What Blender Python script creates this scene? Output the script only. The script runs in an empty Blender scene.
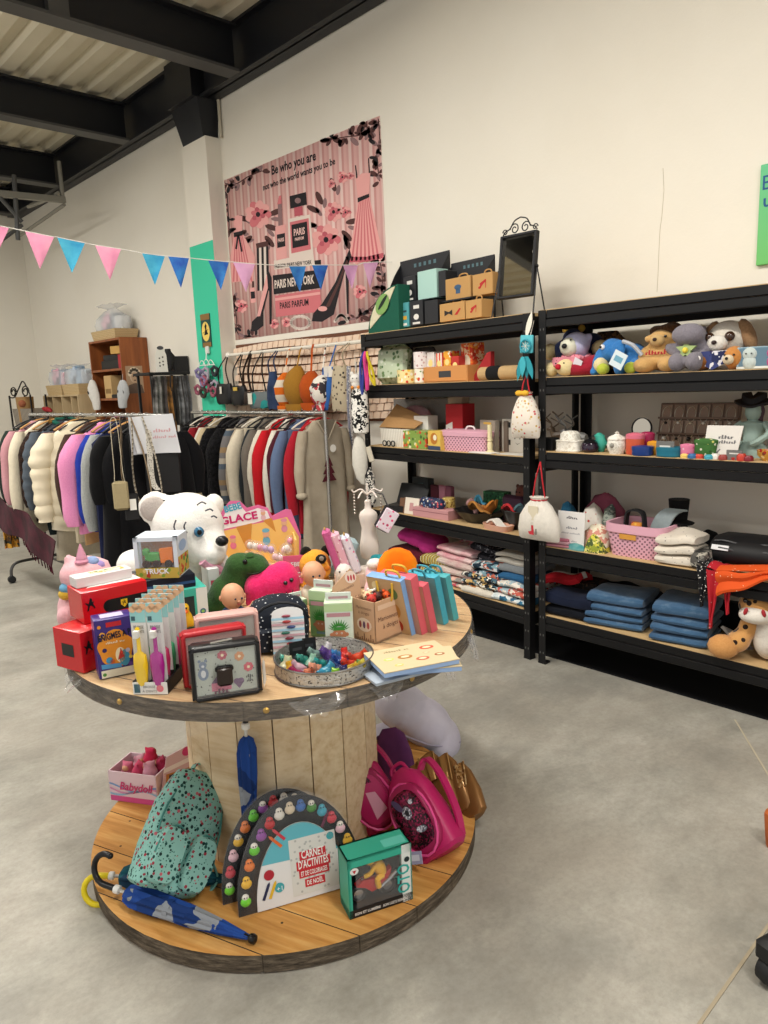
import bpy,bmesh,math,random
from mathutils import Vector as V,Matrix,Euler,noise
random.seed(7)
PI=math.pi
Rd=math.radians
SC=bpy.context.scene
COL=SC.collection
# ---------------------------------------------------------------- camera
FPX=720.0
EYE=V((0,0,1.45))
YAW,PIT,ROL=Rd(42.92),Rd(10.09),Rd(-2.22)
FW=V((math.sin(YAW)*math.cos(PIT),math.cos(YAW)*math.cos(PIT),-math.sin(PIT)))
_r0=V((math.cos(YAW),-math.sin(YAW),0))
_u0=_r0.cross(FW)
RT=_r0*math.cos(ROL)+_u0*math.sin(ROL)
UP=RT.cross(FW)
cam_d=bpy.data.cameras.new('camera')
cam=bpy.data.objects.new('camera',cam_d)
COL.objects.link(cam)
cam_d.sensor_fit='HORIZONTAL'
cam_d.sensor_width=36
cam_d.lens=36*FPX/768
cam_d.clip_start=0.05
cam.matrix_world=Matrix(((RT.x,UP.x,-FW.x,EYE.x),(RT.y,UP.y,-FW.y,EYE.y),(RT.z,UP.z,-FW.z,EYE.z),(0,0,0,1)))
SC.camera=cam
def ray(x,y):
 return FW+RT*((x-384)/FPX)-UP*((y-512)/FPX)
def hit(x,y,n,p):
 """where the sight line through photo point (x, y) meets the real plane (normal n, through p)"""
 n=V(n)
 d=ray(x,y)
 return EYE+d*((V(p)-EYE).dot(n)/d.dot(n))
def onz(x,y,z=0.0):return hit(x,y,(0,0,1),(0,0,z))
def onx(x,y,X):return hit(x,y,(1,0,0),(X,0,0))
def ony(x,y,Y):return hit(x,y,(0,1,0),(0,Y,0))
def mpp(p):
 """metres per photo pixel at point p"""
 return(V(p)-EYE).dot(FW)/FPX
def fitz(x0,x1,yb,yt,z):
 """base centre, width and height of an upright thing standing at height z"""
 c=onz((x0+x1)/2,yb,z)
 w=(x1-x0)*mpp(c)
 n=V((c.x,c.y,0)).normalized()
 t=hit((x0+x1)/2,yt,n,c)
 return c,w,t.z-z
 # ---------------------------------------------------------------- materials
def lin(h):
 h=h.lstrip('#')
 o=[]
 for i in(0,2,4):
  c=int(h[i:i+2],16)/255
  o.append(c/12.92 if c<=.04045 else((c+.055)/1.055)**2.4)
 return(*o,1)
_MC={}
class NT:
 def __init__(s,name):
  s.m=bpy.data.materials.new(name)
  s.m.use_nodes=True
  s.t=s.m.node_tree
  s.b=s.t.nodes['Principled BSDF']
  s.co=None
 def n(s,t,**k):
  a=s.t.nodes.new(t)
  for q,v in k.items():
   setattr(a,q,v)
  return a
 def l(s,a,b):s.t.links.new(a,b)
 def obj(s,scale=(1,1,1),rot=(0,0,0)):
  tc=s.n('ShaderNodeTexCoord')
  mp=s.n('ShaderNodeMapping')
  mp.inputs['Scale'].default_value=scale if not isinstance(scale,(int,float))else(scale,)*3
  mp.inputs['Rotation'].default_value=rot
  s.l(tc.outputs['Object'],mp.inputs[0])
  return mp.outputs[0]
 def mix(s,fac,a,b,mode='MIX'):
  x=s.n('ShaderNodeMix',data_type='RGBA',blend_type=mode)
  for sock,v in((x.inputs[0],fac),(x.inputs[6],a),(x.inputs[7],b)):
   if hasattr(v,'is_output'):
    s.l(v,sock)
   elif isinstance(v,str):
    sock.default_value=lin(v)
   else:
    sock.default_value=v
  return x.outputs[2]
 def ramp(s,fac,stops,interp='LINEAR'):
  r=s.n('ShaderNodeValToRGB')
  r.color_ramp.interpolation=interp
  e=r.color_ramp.elements
  while len(e)<len(stops):
   e.new(.5)
  for i,(p,c)in enumerate(stops):
   e[i].position=p
   e[i].color=lin(c)if isinstance(c,str)else(c,c,c,1)
  s.l(fac,r.inputs[0])
  return r.outputs[0]
 def noise(s,vec,scale,detail=4,rough=.55):
  a=s.n('ShaderNodeTexNoise')
  a.inputs['Scale'].default_value=scale
  a.inputs['Detail'].default_value=detail
  a.inputs['Roughness'].default_value=rough
  s.l(vec,a.inputs['Vector'])
  return a.outputs['Fac']
 def math(s,op,a,b=None):
  x=s.n('ShaderNodeMath',operation=op)
  for i,v in enumerate((a,b)):
   if v is None:
    continue
   if hasattr(v,'is_output'):
    s.l(v,x.inputs[i])
   else:
    x.inputs[i].default_value=v
  return x.outputs[0]
 def sep(s,vec):
  x=s.n('ShaderNodeSeparateXYZ')
  s.l(vec,x.inputs[0])
  return x.outputs
 def bump(s,h,strength=.3,dist=.01):
  b=s.n('ShaderNodeBump')
  b.inputs['Strength'].default_value=strength
  b.inputs['Distance'].default_value=dist
  s.l(h,b.inputs['Height'])
  s.l(b.outputs[0],s.b.inputs['Normal'])
 def color(s,c):
  if hasattr(c,'is_output'):
   s.l(c,s.b.inputs['Base Color'])
  else:
   s.b.inputs['Base Color'].default_value=lin(c)
 def fin(s,rough=.6,metal=0,spec=.4,sheen=0):
  s.b.inputs['Roughness'].default_value=rough
  s.b.inputs['Metallic'].default_value=metal
  s.b.inputs['Specular IOR Level'].default_value=spec
  if sheen:
   s.b.inputs['Sheen Weight'].default_value=sheen
  return s.m
def cached(f):
 def w(*a,**k):
  key=(f.__name__,repr(a),repr(sorted(k.items())))
  if key not in _MC:
   _MC[key]=f(*a,**k)
  return _MC[key]
 return w
@cached
def mt(h,rough=.55,metal=0,spec=.35):
 """plain surface"""
 n=NT('plain '+h)
 n.color(h)
 return n.fin(rough,metal,spec)
@cached
def cloth(h,h2=None,scale=60,bump=.25,rough=.9,fold=True):
 """woven or knitted cloth, faintly uneven in colour"""
 n=NT('cloth '+h)
 v=n.obj()
 f=n.noise(v,scale,3)
 n.color(n.mix(n.ramp(n.noise(v,9,3),[(.35,0.0),(.65,1.0)]),h,h2)if h2 else n.mix(n.math('MULTIPLY',f,.22),h,'#202020'))
 n.bump(f,bump,.006)
 return n.fin(rough,0,.12,.04)
@cached
def plush(h,h2=None,scale=140):
 """short pile"""
 n=NT('plush '+h)
 v=n.obj()
 f=n.noise(v,scale,4,.7)
 n.color(n.mix(n.ramp(f,[(.3,0.0),(.7,1.0)]),h,h2)if h2 else n.mix(n.math('MULTIPLY',f,.25),h,'#404040'))
 n.bump(f,.55,.006)
 return n.fin(.95,0,.1,.15)
@cached
def fur(h,h2):
 n=NT('fur '+h)
 v=n.obj((1,1,.35))
 f=n.noise(v,70,5,.75)
 n.color(n.ramp(f,[(.35,h),(.65,h2)]))
 n.bump(f,1,.02)
 return n.fin(.95,0,.1,.12)
@cached
def spots(base,cols,scale=30,thr=.3,rough=.8,bump=0):
 """small printed motifs scattered over a ground"""
 n=NT('print '+base)
 v=n.obj()
 vo=n.n('ShaderNodeTexVoronoi')
 vo.inputs['Scale'].default_value=scale
 n.l(v,vo.inputs['Vector'])
 r=n.sep(vo.outputs['Color'])[0]
 k=len(cols)
 c=n.ramp(r,[(i/k,cols[i])for i in range(k)],'CONSTANT')
 n.color(n.mix(n.math('LESS_THAN',vo.outputs['Distance'],thr),base,c))
 if bump:
  n.bump(n.noise(v,80),bump,.005)
 return n.fin(rough,0,.25)
@cached
def patches(cols,scale=20,rough=.8,warp=.5):
 """irregular patches of several colours: camouflage, mixed prints"""
 n=NT('patches '+cols[0])
 v=n.obj()
 no=n.n('ShaderNodeTexNoise')
 no.inputs['Scale'].default_value=scale*.8
 n.l(v,no.inputs['Vector'])
 w=n.mix(warp*.2,v,no.outputs['Color'],'ADD')
 vo=n.n('ShaderNodeTexVoronoi')
 vo.inputs['Scale'].default_value=scale
 n.l(w,vo.inputs['Vector'])
 r=n.sep(vo.outputs['Color'])[1]
 k=len(cols)
 n.color(n.ramp(r,[(i/k,cols[i])for i in range(k)],'CONSTANT'))
 n.bump(n.noise(v,50),.2,.005)
 return n.fin(rough,0,.2)
@cached
def bands(cols,freq=10,axis=2,rough=.8,rot=(0,0,0),bump=.15):
 """repeating bands of colour"""
 n=NT('bands '+cols[0])
 v=n.obj(1,rot)
 x=n.sep(v)[axis]
 f=n.math('FRACT',n.math('MULTIPLY',x,freq))
 k=len(cols)
 n.color(n.ramp(f,[(i/k,cols[i])for i in range(k)],'CONSTANT'))
 if bump:
  n.bump(n.noise(v,70),bump,.005)
 return n.fin(rough,0,.2)
@cached
def plaid(a,b,c,freq=14):
 n=NT('plaid '+a)
 o=n.sep(n.obj())
 fx=n.ramp(n.math('FRACT',n.math('MULTIPLY',n.math('ADD',o[0],o[1]),freq)),[(0,0.0),(.5,1.0)],'CONSTANT')
 fz=n.ramp(n.math('FRACT',n.math('MULTIPLY',o[2],freq)),[(0,0.0),(.55,1.0)],'CONSTANT')
 n.color(n.mix(fz,n.mix(fx,a,b),n.mix(fx,b,c)))
 return n.fin(.9,0,.15)
@cached
def pile(h,dark):
 """shaggy, clumped"""
 n=NT('clumped '+h)
 v=n.obj()
 f=n.noise(v,35,4,.7)
 n.color(n.ramp(f,[(.38,dark),(.6,h)]))
 n.bump(f,1,.03)
 return n.fin(.95,0,.1,.05)
@cached
def sequins(cols,scale=220):
 n=NT('sequins '+cols[0])
 v=n.obj()
 vo=n.n('ShaderNodeTexVoronoi')
 vo.inputs['Scale'].default_value=scale
 n.l(v,vo.inputs['Vector'])
 r=n.sep(vo.outputs['Color'])[0]
 k=len(cols)
 n.color(n.ramp(r,[(i/k,cols[i])for i in range(k)],'CONSTANT'))
 n.bump(n.sep(vo.outputs['Color'])[1],1,.01)
 return n.fin(.22,.6,.6)
@cached
def clear(h='#ffffff',rough=.05,alpha=.18,spec=.5):
 """thin clear plastic"""
 n=NT('clear plastic '+h)
 n.color(h)
 n.fin(.6,0,.2)
 tr=n.n('ShaderNodeBsdfTransparent')
 gl=n.n('ShaderNodeBsdfGlossy')
 gl.inputs['Roughness'].default_value=rough+.02
 lw=n.n('ShaderNodeLayerWeight')
 lw.inputs['Blend'].default_value=.5
 m1,m2=n.n('ShaderNodeMixShader'),n.n('ShaderNodeMixShader')
 m1.inputs[0].default_value=alpha*.35
 n.l(tr.outputs[0],m1.inputs[1])
 n.l(n.b.outputs[0],m1.inputs[2])
 n.l(n.math('ADD',n.math('MULTIPLY',n.math('POWER',lw.outputs['Facing'],3),spec*.5),.02),m2.inputs[0])
 n.l(m1.outputs[0],m2.inputs[1])
 n.l(gl.outputs[0],m2.inputs[2])
 n.l(m2.outputs[0],n.t.nodes['Material Output'].inputs['Surface'])
 return n.m
@cached
def gel(h):
 n=NT('gel '+h)
 n.color(h)
 n.b.inputs['Transmission Weight'].default_value=.55
 n.b.inputs['IOR'].default_value=1.35
 return n.fin(.12,0,.6)
 # ---------------------------------------------------------------- mesh builder
class B:
 """collects shapes into ONE mesh"""
 def __init__(s,T=None):
  s.bm=bmesh.new()
  s.mats=[]
  s.T=T or Matrix.Identity(4)
 def mi(s,m):
  if m not in s.mats:
   s.mats.append(m)
  return s.mats.index(m)
 def _add(s,verts,faces,m,T=None):
  M=s.T@T if T is not None else s.T
  vs=[s.bm.verts.new(M@V(v))for v in verts]
  k=s.mi(m)
  for f in faces:
   try:
    fc=s.bm.faces.new([vs[i]for i in f])
    fc.material_index=k
   except ValueError:
    pass
  return vs
 def box(s,c,d,m,rot=(0,0,0),bev=0,taper=1.0):
  x,y,z=d[0]/2,d[1]/2,d[2]/2
  T=Matrix.Translation(c)@Euler(rot).to_matrix().to_4x4()
  t=taper
  if bev>0:
   b=min(bev,x*.9,y*.9,z*.9)
   vs,ring=[],[]
   lay=[(-z,b),(-z+b,0),(z-b,0),(z,b)]
   for zz,ins in lay:
    kk=t if zz>0 else 1
    X,Y=(x-ins)*kk,(y-ins)*kk
    bb=b*.6
    vs+=[(-X+bb,-Y,zz),(X-bb,-Y,zz),(X,-Y+bb,zz),(X,Y-bb,zz),(X-bb,Y,zz),(-X+bb,Y,zz),(-X,Y-bb,zz),(-X,-Y+bb,zz)]
   fs=[tuple(range(7,-1,-1)),tuple(range(24,32))]
   for l in range(3):
    for i in range(8):
     j=(i+1)%8
     fs.append((l*8+i,l*8+j,l*8+8+j,l*8+8+i))
   s._add(vs,fs,m,T)
  else:
   vs=[(-x,-y,-z),(x,-y,-z),(x,y,-z),(-x,y,-z),(-x*t,-y*t,z),(x*t,-y*t,z),(x*t,y*t,z),(-x*t,y*t,z)]
   s._add(vs,[(3,2,1,0),(4,5,6,7),(0,1,5,4),(1,2,6,5),(2,3,7,6),(3,0,4,7)],m,T)
  return s
 def loft(s,loops,m,caps=True,closed=True,T=None):
  n=len(loops[0])
  vs=[p for l in loops for p in l]
  fs=[]
  for a in range(len(loops)-1):
   for i in range(n if closed else n-1):
    j=(i+1)%n
    fs.append((a*n+i,a*n+j,(a+1)*n+j,(a+1)*n+i))
  if caps:
   fs.append(tuple(range(n-1,-1,-1)))
   fs.append(tuple(range((len(loops)-1)*n,len(loops)*n)))
  s._add(vs,fs,m,T)
  return s
 def lathe(s,prof,m,c=(0,0,0),seg=20,T=None,caps=True,sx=1,sy=1):
  loops=[[(c[0]+r*sx*math.cos(2*PI*i/seg),c[1]+r*sy*math.sin(2*PI*i/seg),c[2]+z)for i in range(seg)]for r,z in prof]
  return s.loft(loops,m,caps,True,T)
 def ell(s,c,r,m,rot=(0,0,0),seg=16,T=None):
  if isinstance(r,(int,float)):
   r=(r,r,r)
  M=Matrix.Translation(c)@Euler(rot).to_matrix().to_4x4()@Matrix.Diagonal((*r,1))
  if T is not None:
   M=T@M
  h=max(6,seg//2)
  vs=[(0,0,-1)]+[(math.sin(PI*a/h)*math.cos(2*PI*i/seg),math.sin(PI*a/h)*math.sin(2*PI*i/seg),-math.cos(PI*a/h))for a in range(1,h)for i in range(seg)]+[(0,0,1)]
  fs=[]
  for i in range(seg):
   j=(i+1)%seg
   fs.append((0,1+j,1+i))
   fs.append((len(vs)-1,1+(h-2)*seg+i,1+(h-2)*seg+j))
   for a in range(h-2):
    fs.append((1+a*seg+i,1+a*seg+j,1+(a+1)*seg+j,1+(a+1)*seg+i))
  s._add(vs,fs,m,M)
  return s
 def tube(s,pts,r,m,seg=8,closed=False,flat=None,T=None):
  P=[V(p)for p in pts]
  n=len(P)
  rs=list(r)if hasattr(r,'__len__')else[r]*n
  loops=[]
  up=None
  for i in range(n):
   if closed:
    d=P[(i+1)%n]-P[i-1]
   else:
    d=P[min(i+1,n-1)]-P[max(i-1,0)]
   if d.length<1e-9:
    d=V((0,0,1))
   d.normalize()
   if up is None:
    up=V((0,0,1))if abs(d.z)<.9 else V((1,0,0))
   a=d.cross(up)
   if a.length<1e-6:
    a=d.cross(V((0,1,0)))
   a.normalize()
   b=a.cross(d).normalized()
   up=b
   fl=flat or 1
   loops.append([P[i]+a*(rs[i]*math.cos(2*PI*k/seg))+b*(rs[i]*fl*math.sin(2*PI*k/seg))for k in range(seg)])
  if closed:
   loops.append(loops[0])
  return s.loft([[tuple(p)for p in l]for l in loops],m,not closed,True,T)
 def ribbon(s,pts,w,t,m,side=(1,0,0),T=None):
  """strap along pts: width w along side, thickness t"""
  P=[V(p)for p in pts]
  sd=V(side).normalized()
  loops=[]
  for i,p in enumerate(P):
   d=(P[min(i+1,len(P)-1)]-P[max(i-1,0)]).normalized()
   nn=d.cross(sd).normalized()
   a,b=sd*(w/2),nn*(t/2)
   loops.append([tuple(p-a-b),tuple(p+a-b),tuple(p+a+b),tuple(p-a+b)])
  return s.loft(loops,m,True,True,T)
 def prism(s,poly,t,m,T=None):
  """outline in xy, from z=0 to z=t"""
  n=len(poly)
  A=sum(poly[i][0]*poly[(i+1)%n][1]-poly[(i+1)%n][0]*poly[i][1]for i in range(n))
  if A<0:
   poly=poly[::-1]
  vs=[(x,y,0)for x,y in poly]+[(x,y,t)for x,y in poly]
  fs=[tuple(range(n-1,-1,-1)),tuple(range(n,2*n))]+[(i,(i+1)%n,n+(i+1)%n,n+i)for i in range(n)]
  s._add(vs,fs,m,T)
  return s
 def flat(s,pts,m,layer=1,T=None):
  """printed shape lying on the xy plane of T"""
  n=len(pts)
  A=sum(pts[i][0]*pts[(i+1)%n][1]-pts[(i+1)%n][0]*pts[i][1]for i in range(n))
  if A<0:
   pts=pts[::-1]
  s._add([(x,y,layer*.0004)for x,y in pts],[tuple(range(n))],m,T)
  return s
 def rect(s,x0,y0,x1,y1,m,layer=1,T=None):
  return s.flat([(x0,y0),(x1,y0),(x1,y1),(x0,y1)],m,layer,T)
 def disc(s,x,y,rx,m,layer=1,T=None,ry=None,rot=0,seg=16):
  ry=ry or rx
  c,sn=math.cos(rot),math.sin(rot)
  return s.flat([(x+c*rx*math.cos(2*PI*i/seg)-sn*ry*math.sin(2*PI*i/seg),y+sn*rx*math.cos(2*PI*i/seg)+c*ry*math.sin(2*PI*i/seg))for i in range(seg)],m,layer,T)
 def text(s,st,x,y,size,m,layer=2,T=None,width=None,align='C',rot=0,bold=0,shear=0):
  vs,fs=text_mesh(st,bold,shear)
  xs=[v[0]for v in vs]
  w=max(xs)-min(xs)
  k=size
  kx=width/w if width else size
  ox={'C':(max(xs)+min(xs))/2,'L':min(xs),'R':max(xs)}[align]
  M=Matrix.Translation((x,y,layer*.0004))@Matrix.Rotation(rot,4,'Z')
  s._add([((v[0]-ox)*kx,v[1]*k,0)for v in vs],fs,m,T@M if T is not None else M)
  return s
 def sheet(s,f,nu,nv,m,t=.004,T=None):
  """two-sided cloth: f(u, v) -> point, u, v in 0..1"""
  P=[[V(f(i/nu,j/nv))for i in range(nu+1)]for j in range(nv+1)]
  N=[]
  for j in range(nv+1):
   row=[]
   for i in range(nu+1):
    a=P[j][min(i+1,nu)]-P[j][max(i-1,0)]
    b=P[min(j+1,nv)][i]-P[max(j-1,0)][i]
    q=a.cross(b)
    row.append(q.normalized()if q.length>1e-12 else V((0,0,1)))
   N.append(row)
  k=(nu+1)*(nv+1)
  vs=[tuple(P[j][i]+N[j][i]*t/2)for j in range(nv+1)for i in range(nu+1)]+[tuple(P[j][i]-N[j][i]*t/2)for j in range(nv+1)for i in range(nu+1)]
  I=lambda i,j:j*(nu+1)+i
  fs=[]
  for j in range(nv):
   for i in range(nu):
    q=(I(i,j),I(i+1,j),I(i+1,j+1),I(i,j+1))
    fs.append(q)
    fs.append(tuple(k+x for x in q[::-1]))
  for i in range(nu):
   fs.append((I(i+1,0),I(i,0),k+I(i,0),k+I(i+1,0)))
   fs.append((I(i,nv),I(i+1,nv),k+I(i+1,nv),k+I(i,nv)))
  for j in range(nv):
   fs.append((I(0,j),I(0,j+1),k+I(0,j+1),k+I(0,j)))
   fs.append((I(nu,j+1),I(nu,j),k+I(nu,j),k+I(nu,j+1)))
  s._add(vs,fs,m,T)
  return s
 def scrib(s,x,y,w,h,m,layer=1,T=None):
  """a line of marks too small to read"""
  n=max(4,int(w/h*1.5))
  for i in range(n):
   if(i*7)%11==5:
    continue
   k=(.55,.9,.6,1,.65)[(i*3)%5]
   x0=x-w/2+w*i/n
   s.rect(x0,y,x0+w/n*.55,y+h*k,m,layer,T)
   s.rect(x0,y+h*(.0 if i%2 else.4),x0+w/n*.9,y+h*(.16 if i%2 else.56),m,layer,T)
  return s
 def warp(s,f):
  for v in s.bm.verts:
   v.co=f(v.co)
  return s
 def jitter(s,scale,amp,seed=0):
  o=V((seed*3.7,seed*1.3,seed*2.1))
  s.bm.normal_update()
  for v in s.bm.verts:
   v.co=v.co+v.normal*(noise.noise(v.co*scale+o)*amp)
  return s
 def mesh(s,name,sharp=38,remesh=0,smooth=0,sub=0):
  me=bpy.data.meshes.new(name)
  if sub:
   bmesh.ops.remove_doubles(s.bm,verts=s.bm.verts,dist=1e-5)
  s.bm.normal_update()
  for f in s.bm.faces:
   f.smooth=True
  a=Rd(sharp)
  for e in s.bm.edges:
   if len(e.link_faces)==2 and e.calc_face_angle(0)>a:
    e.smooth=False
  s.bm.to_mesh(me)
  for m in s.mats:
   me.materials.append(m)
  if remesh or sub:
   o=bpy.data.objects.new('tmp',me)
   COL.objects.link(o)
   if remesh:
    r=o.modifiers.new('r','REMESH')
    r.mode='VOXEL'
    r.voxel_size=remesh
    r.use_smooth_shade=True
    if smooth:
     q=o.modifiers.new('s','SMOOTH')
     q.factor=.5
     q.iterations=smooth
   if sub:
    r=o.modifiers.new('u','SUBSURF')
    r.levels=sub
   dg=bpy.context.evaluated_depsgraph_get()
   m2=bpy.data.meshes.new_from_object(o.evaluated_get(dg),depsgraph=dg)
   bpy.data.objects.remove(o)
   m2.name=name
   if remesh:
    m2.materials.clear()
    m2.materials.append(s.mats[0])
    for p in m2.polygons:
     p.material_index=0
     p.use_smooth=True
   me=m2
  s.bm.free()
  return me
 def build(s,name,parent=None,label=None,**k):
  me=s.mesh(name,**k)
  o=bpy.data.objects.new(name,me)
  COL.objects.link(o)
  if parent is not None:
   o.parent=parent
  if label:
   o['label']=label
  return o
_TX={}
def text_mesh(st,bold=0,shear=0):
 key=(st,bold,shear)
 if key not in _TX:
  c=bpy.data.curves.new('t','FONT')
  c.body=st
  c.resolution_u=2
  c.offset=bold
  c.shear=shear
  o=bpy.data.objects.new('t',c)
  COL.objects.link(o)
  dg=bpy.context.evaluated_depsgraph_get()
  me=bpy.data.meshes.new_from_object(o.evaluated_get(dg),depsgraph=dg)
  _TX[key]=([tuple(v.co)for v in me.vertices],[tuple(p.vertices)for p in me.polygons])
  bpy.data.objects.remove(o)
  bpy.data.meshes.remove(me)
  bpy.data.curves.remove(c)
 return _TX[key]
def tag(o,label,cat,group=None):
 o['label']=label
 o['category']=cat
 if group:
  o['group']=group
 return o
def thing(name,label,cat,loc=(0,0,0),rz=0,group=None,rot=None):
 o=bpy.data.objects.new(name,None)
 o.empty_display_size=.05
 COL.objects.link(o)
 o.location=loc
 o.rotation_euler=rot if rot is not None else(0,0,rz)
 return tag(o,label,cat,group)
def one(b,name,label,cat,loc=(0,0,0),rz=0,group=None,rot=None,**k):
 """a thing that is a single mesh"""
 o=b.build(name,**k)
 o.location=loc
 o.rotation_euler=rot if rot is not None else(0,0,rz)
 return tag(o,label,cat,group)
def struct(name,b,**k):
 o=b.build(name,**k)
 o['kind']='structure'
 return o
def dup(root,loc,rot,label=None,group=None):
 """copy a thing with copies of its parts and sub-parts"""
 r=root.copy()
 COL.objects.link(r)
 r.location=loc
 r.rotation_euler=rot if hasattr(rot,'__len__')else(0,0,rot)
 if label:
  r['label']=label
 if group:
  r['group']=group
 for ch in list(root.children):
  c=ch.copy()
  COL.objects.link(c)
  c.parent=r
  for g in list(ch.children):
   d=g.copy()
   COL.objects.link(d)
   d.parent=c
 return r
def frame(o,ex,ey):
 """matrix whose xy plane is spanned by ex, ey at o"""
 ex,ey=V(ex).normalized(),V(ey).normalized()
 ez=ex.cross(ey)
 return Matrix(((ex.x,ey.x,ez.x,o[0]),(ex.y,ey.y,ez.y,o[1]),(ex.z,ey.z,ez.z,o[2]),(0,0,0,1)))
def front(y=0.0,z=0.0,x=0.0):return frame((x,y,z),(1,0,0),(0,0,1))
def topf(z=0.0,x=0.0,y=0.0):return frame((x,y,z),(1,0,0),(0,1,0))
def rightf(x=0.0,y=0.0,z=0.0):return frame((x,y,z),(0,1,0),(0,0,1))
def leftf(x=0.0,y=0.0,z=0.0):return frame((x,y,z),(0,-1,0),(0,0,1))
def arc(cx,cy,r,a0,a1,n=10,ry=None):
 ry=ry or r
 return[(cx+r*math.cos(Rd(a0+(a1-a0)*i/n)),cy+ry*math.sin(Rd(a0+(a1-a0)*i/n)))for i in range(n+1)]
def spline(pts,n=6):
 """smooth curve through points (Catmull-Rom)"""
 P=[V(p)for p in pts]
 out=[]
 for i in range(len(P)-1):
  a,b,c,d=P[max(i-1,0)],P[i],P[i+1],P[min(i+2,len(P)-1)]
  for k in range(n):
   t=k/n
   out.append(.5*((2*b)+(c-a)*t+(2*a-5*b+4*c-d)*t*t+(3*b-a-3*c+d)*t**3))
 out.append(P[-1])
 return out
WHITE,BLACK='#efece4','#17171a'
# ================================================================ the room
WX=3.50
EY=10.7
RZ=3.80
n=NT('poured concrete')
v=n.obj()
a=n.noise(v,1.3,6,.65)
b_=n.noise(n.obj((.8,1.25,1),(0,0,.5)),2.6,9,.72)
c_=n.noise(v,55,4,.75)
col=n.ramp(b_,[(.34,'#858279'),(.5,'#9c998f'),(.66,'#b2aea4')])
col=n.mix(n.ramp(a,[(.42,0.0),(.62,.5)]),col,'#9d9589')
col=n.mix(n.ramp(n.noise(v,.8,6,.7),[(.52,0.0),(.66,.6)]),col,'#7b7973')
col=n.mix(n.ramp(c_,[(.42,0.0),(.75,.3)]),col,'#6a655d')
vo=n.n('ShaderNodeTexVoronoi',feature='DISTANCE_TO_EDGE')
vo.inputs['Scale'].default_value=.55
n.l(v,vo.inputs['Vector'])
n.color(n.mix(n.ramp(vo.outputs['Distance'],[(0,.05),(.004,0.0)]),col,'#d8d2c2'))
n.bump(b_,.08,.01)
n.l(n.ramp(a,[(.3,.38),(.7,.6)]),n.b.inputs['Roughness'])
CONC=n.m
n.b.inputs['Specular IOR Level'].default_value=.35
n=NT('painted plaster')
v=n.obj()
f=n.noise(v,1.1,5,.6)
g=n.noise(v,45,4,.65)
n.color(n.mix(n.ramp(f,[(.35,0.0),(.7,.5)]),'#ebe6da','#e3dccd'))
n.bump(g,.12,.01)
PLASTER=n.fin(.85,0,.15)
n=NT('grey wood board')
BOARD=None
b=B()
b.box((0,3,-.05),(14,18,.1),CONC)
joint=mt('#9c907a',.9)
pa,pb=onz(773,919),onz(650,1095)
d=(pb-pa).normalized()
b.ribbon([pa-d*1.2+V((0,0,.0012)),pb+d*2+V((0,0,.0012))],.008,.002,joint,side=d.cross(V((0,0,1))))
pa,pb=onz(735,720),onz(776,788)
b.ribbon([pa+V((0,0,.0012)),pb+V((0,0,.0012)),pb+(pb-pa)+V((0,0,.0012))],.006,.002,mt('#b3a994',.9),side=(pb-pa).cross(V((0,0,1))).normalized())
struct('floor',b)
b=B()
b.box((WX+.1,3.35,2.5),(.2,14.7,5),PLASTER)
crack=mt('#b3a891',.9)
pts=[onx(x,y,WX)for x,y in((663,168),(664,190),(662,215),(660,230),(659,250),(658,275),(657,292))]
b.tube([p+V((-.0002,0,0))for p in pts],.0012,crack,4)
struct('wall_right',b)
b=B()
b.box((-1.5,EY+.1,2.5),(10,.2,5),PLASTER)
struct('wall_back',b)
# column standing out from the wall, its lower front painted mint
mint=mt('#3fc9a2',.7)
b=B()
cy0,cy1,cx=5.60,6.00,3.36
zt=ony(204,135,cy0).z
b.box(((cx+WX)/2,(cy0+cy1)/2,zt/2),(WX-cx,cy1-cy0,zt),PLASTER)
zm=onx(212,240,cx).z
b.rect(-.2,0,.2,zm,mint,2,frame((cx,(cy0+cy1)/2,0),(0,-1,0),(0,0,1)))
struct('trim_1',b)
# roof: corrugated deck on dark steel beams
n=NT('roof sheet')
v=n.obj()
n.color(n.mix(n.noise(v,2,4),'#e0d8c2','#cfc6ad'))
DECK=n.fin(.7,0,.2)
STEEL=mt('#1b1d22',.45,0,.4)
STEELG=mt('#4a4a49',.5,0,.4)
b=B()
dz=4.17
prof=[]
x=-4.0
while x<WX:
 prof+=[(x,dz),(x+.11,dz),(x+.14,dz+.05),(x+.22,dz+.05),(x+.25,dz)]
 x+=.25
prof=[p for p in prof if p[0]<WX+.1]
b.loft([[(p[0],yy,p[1])for p in prof]for yy in(-3,EY)],DECK,False,False)
b.loft([[(p[0],yy,p[1]+.01)for p in prof]for yy in(EY,-3)],DECK,False,False)
struct('ceiling',b,sharp=20)
k=2
for yy in(-.55,1.30,3.15,5.06,6.98,8.85,10.5):
 b=B()
 x0,x1=-4,3.33
 h=.33
 b.box(((x0+x1)/2,yy,RZ+.01),(x1-x0,.15,.02),STEELG)
 b.box(((x0+x1)/2,yy,RZ+h-.01),(x1-x0,.15,.02),STEEL)
 b.box(((x0+x1)/2,yy,RZ+h/2),(x1-x0,.015,h-.02),STEEL)
 for xx in(2.02,.2):
  b.box((xx,yy-.035,RZ+h/2),(.13,.06,h-.03),STEELG)
 struct('trim_%d'%k,b)
 k+=1
b=B()
xw=3.36
b.box((xw+.05,3.7,RZ+.01),(.16,13.9,.02),STEEL)
b.box((xw+.05,3.7,RZ+.36),(.16,13.9,.02),STEEL)
b.box((xw+.03,3.7,RZ+.18),(.016,13.9,.36),STEEL)
struct('trim_%d'%k,b)
k+=1
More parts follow.
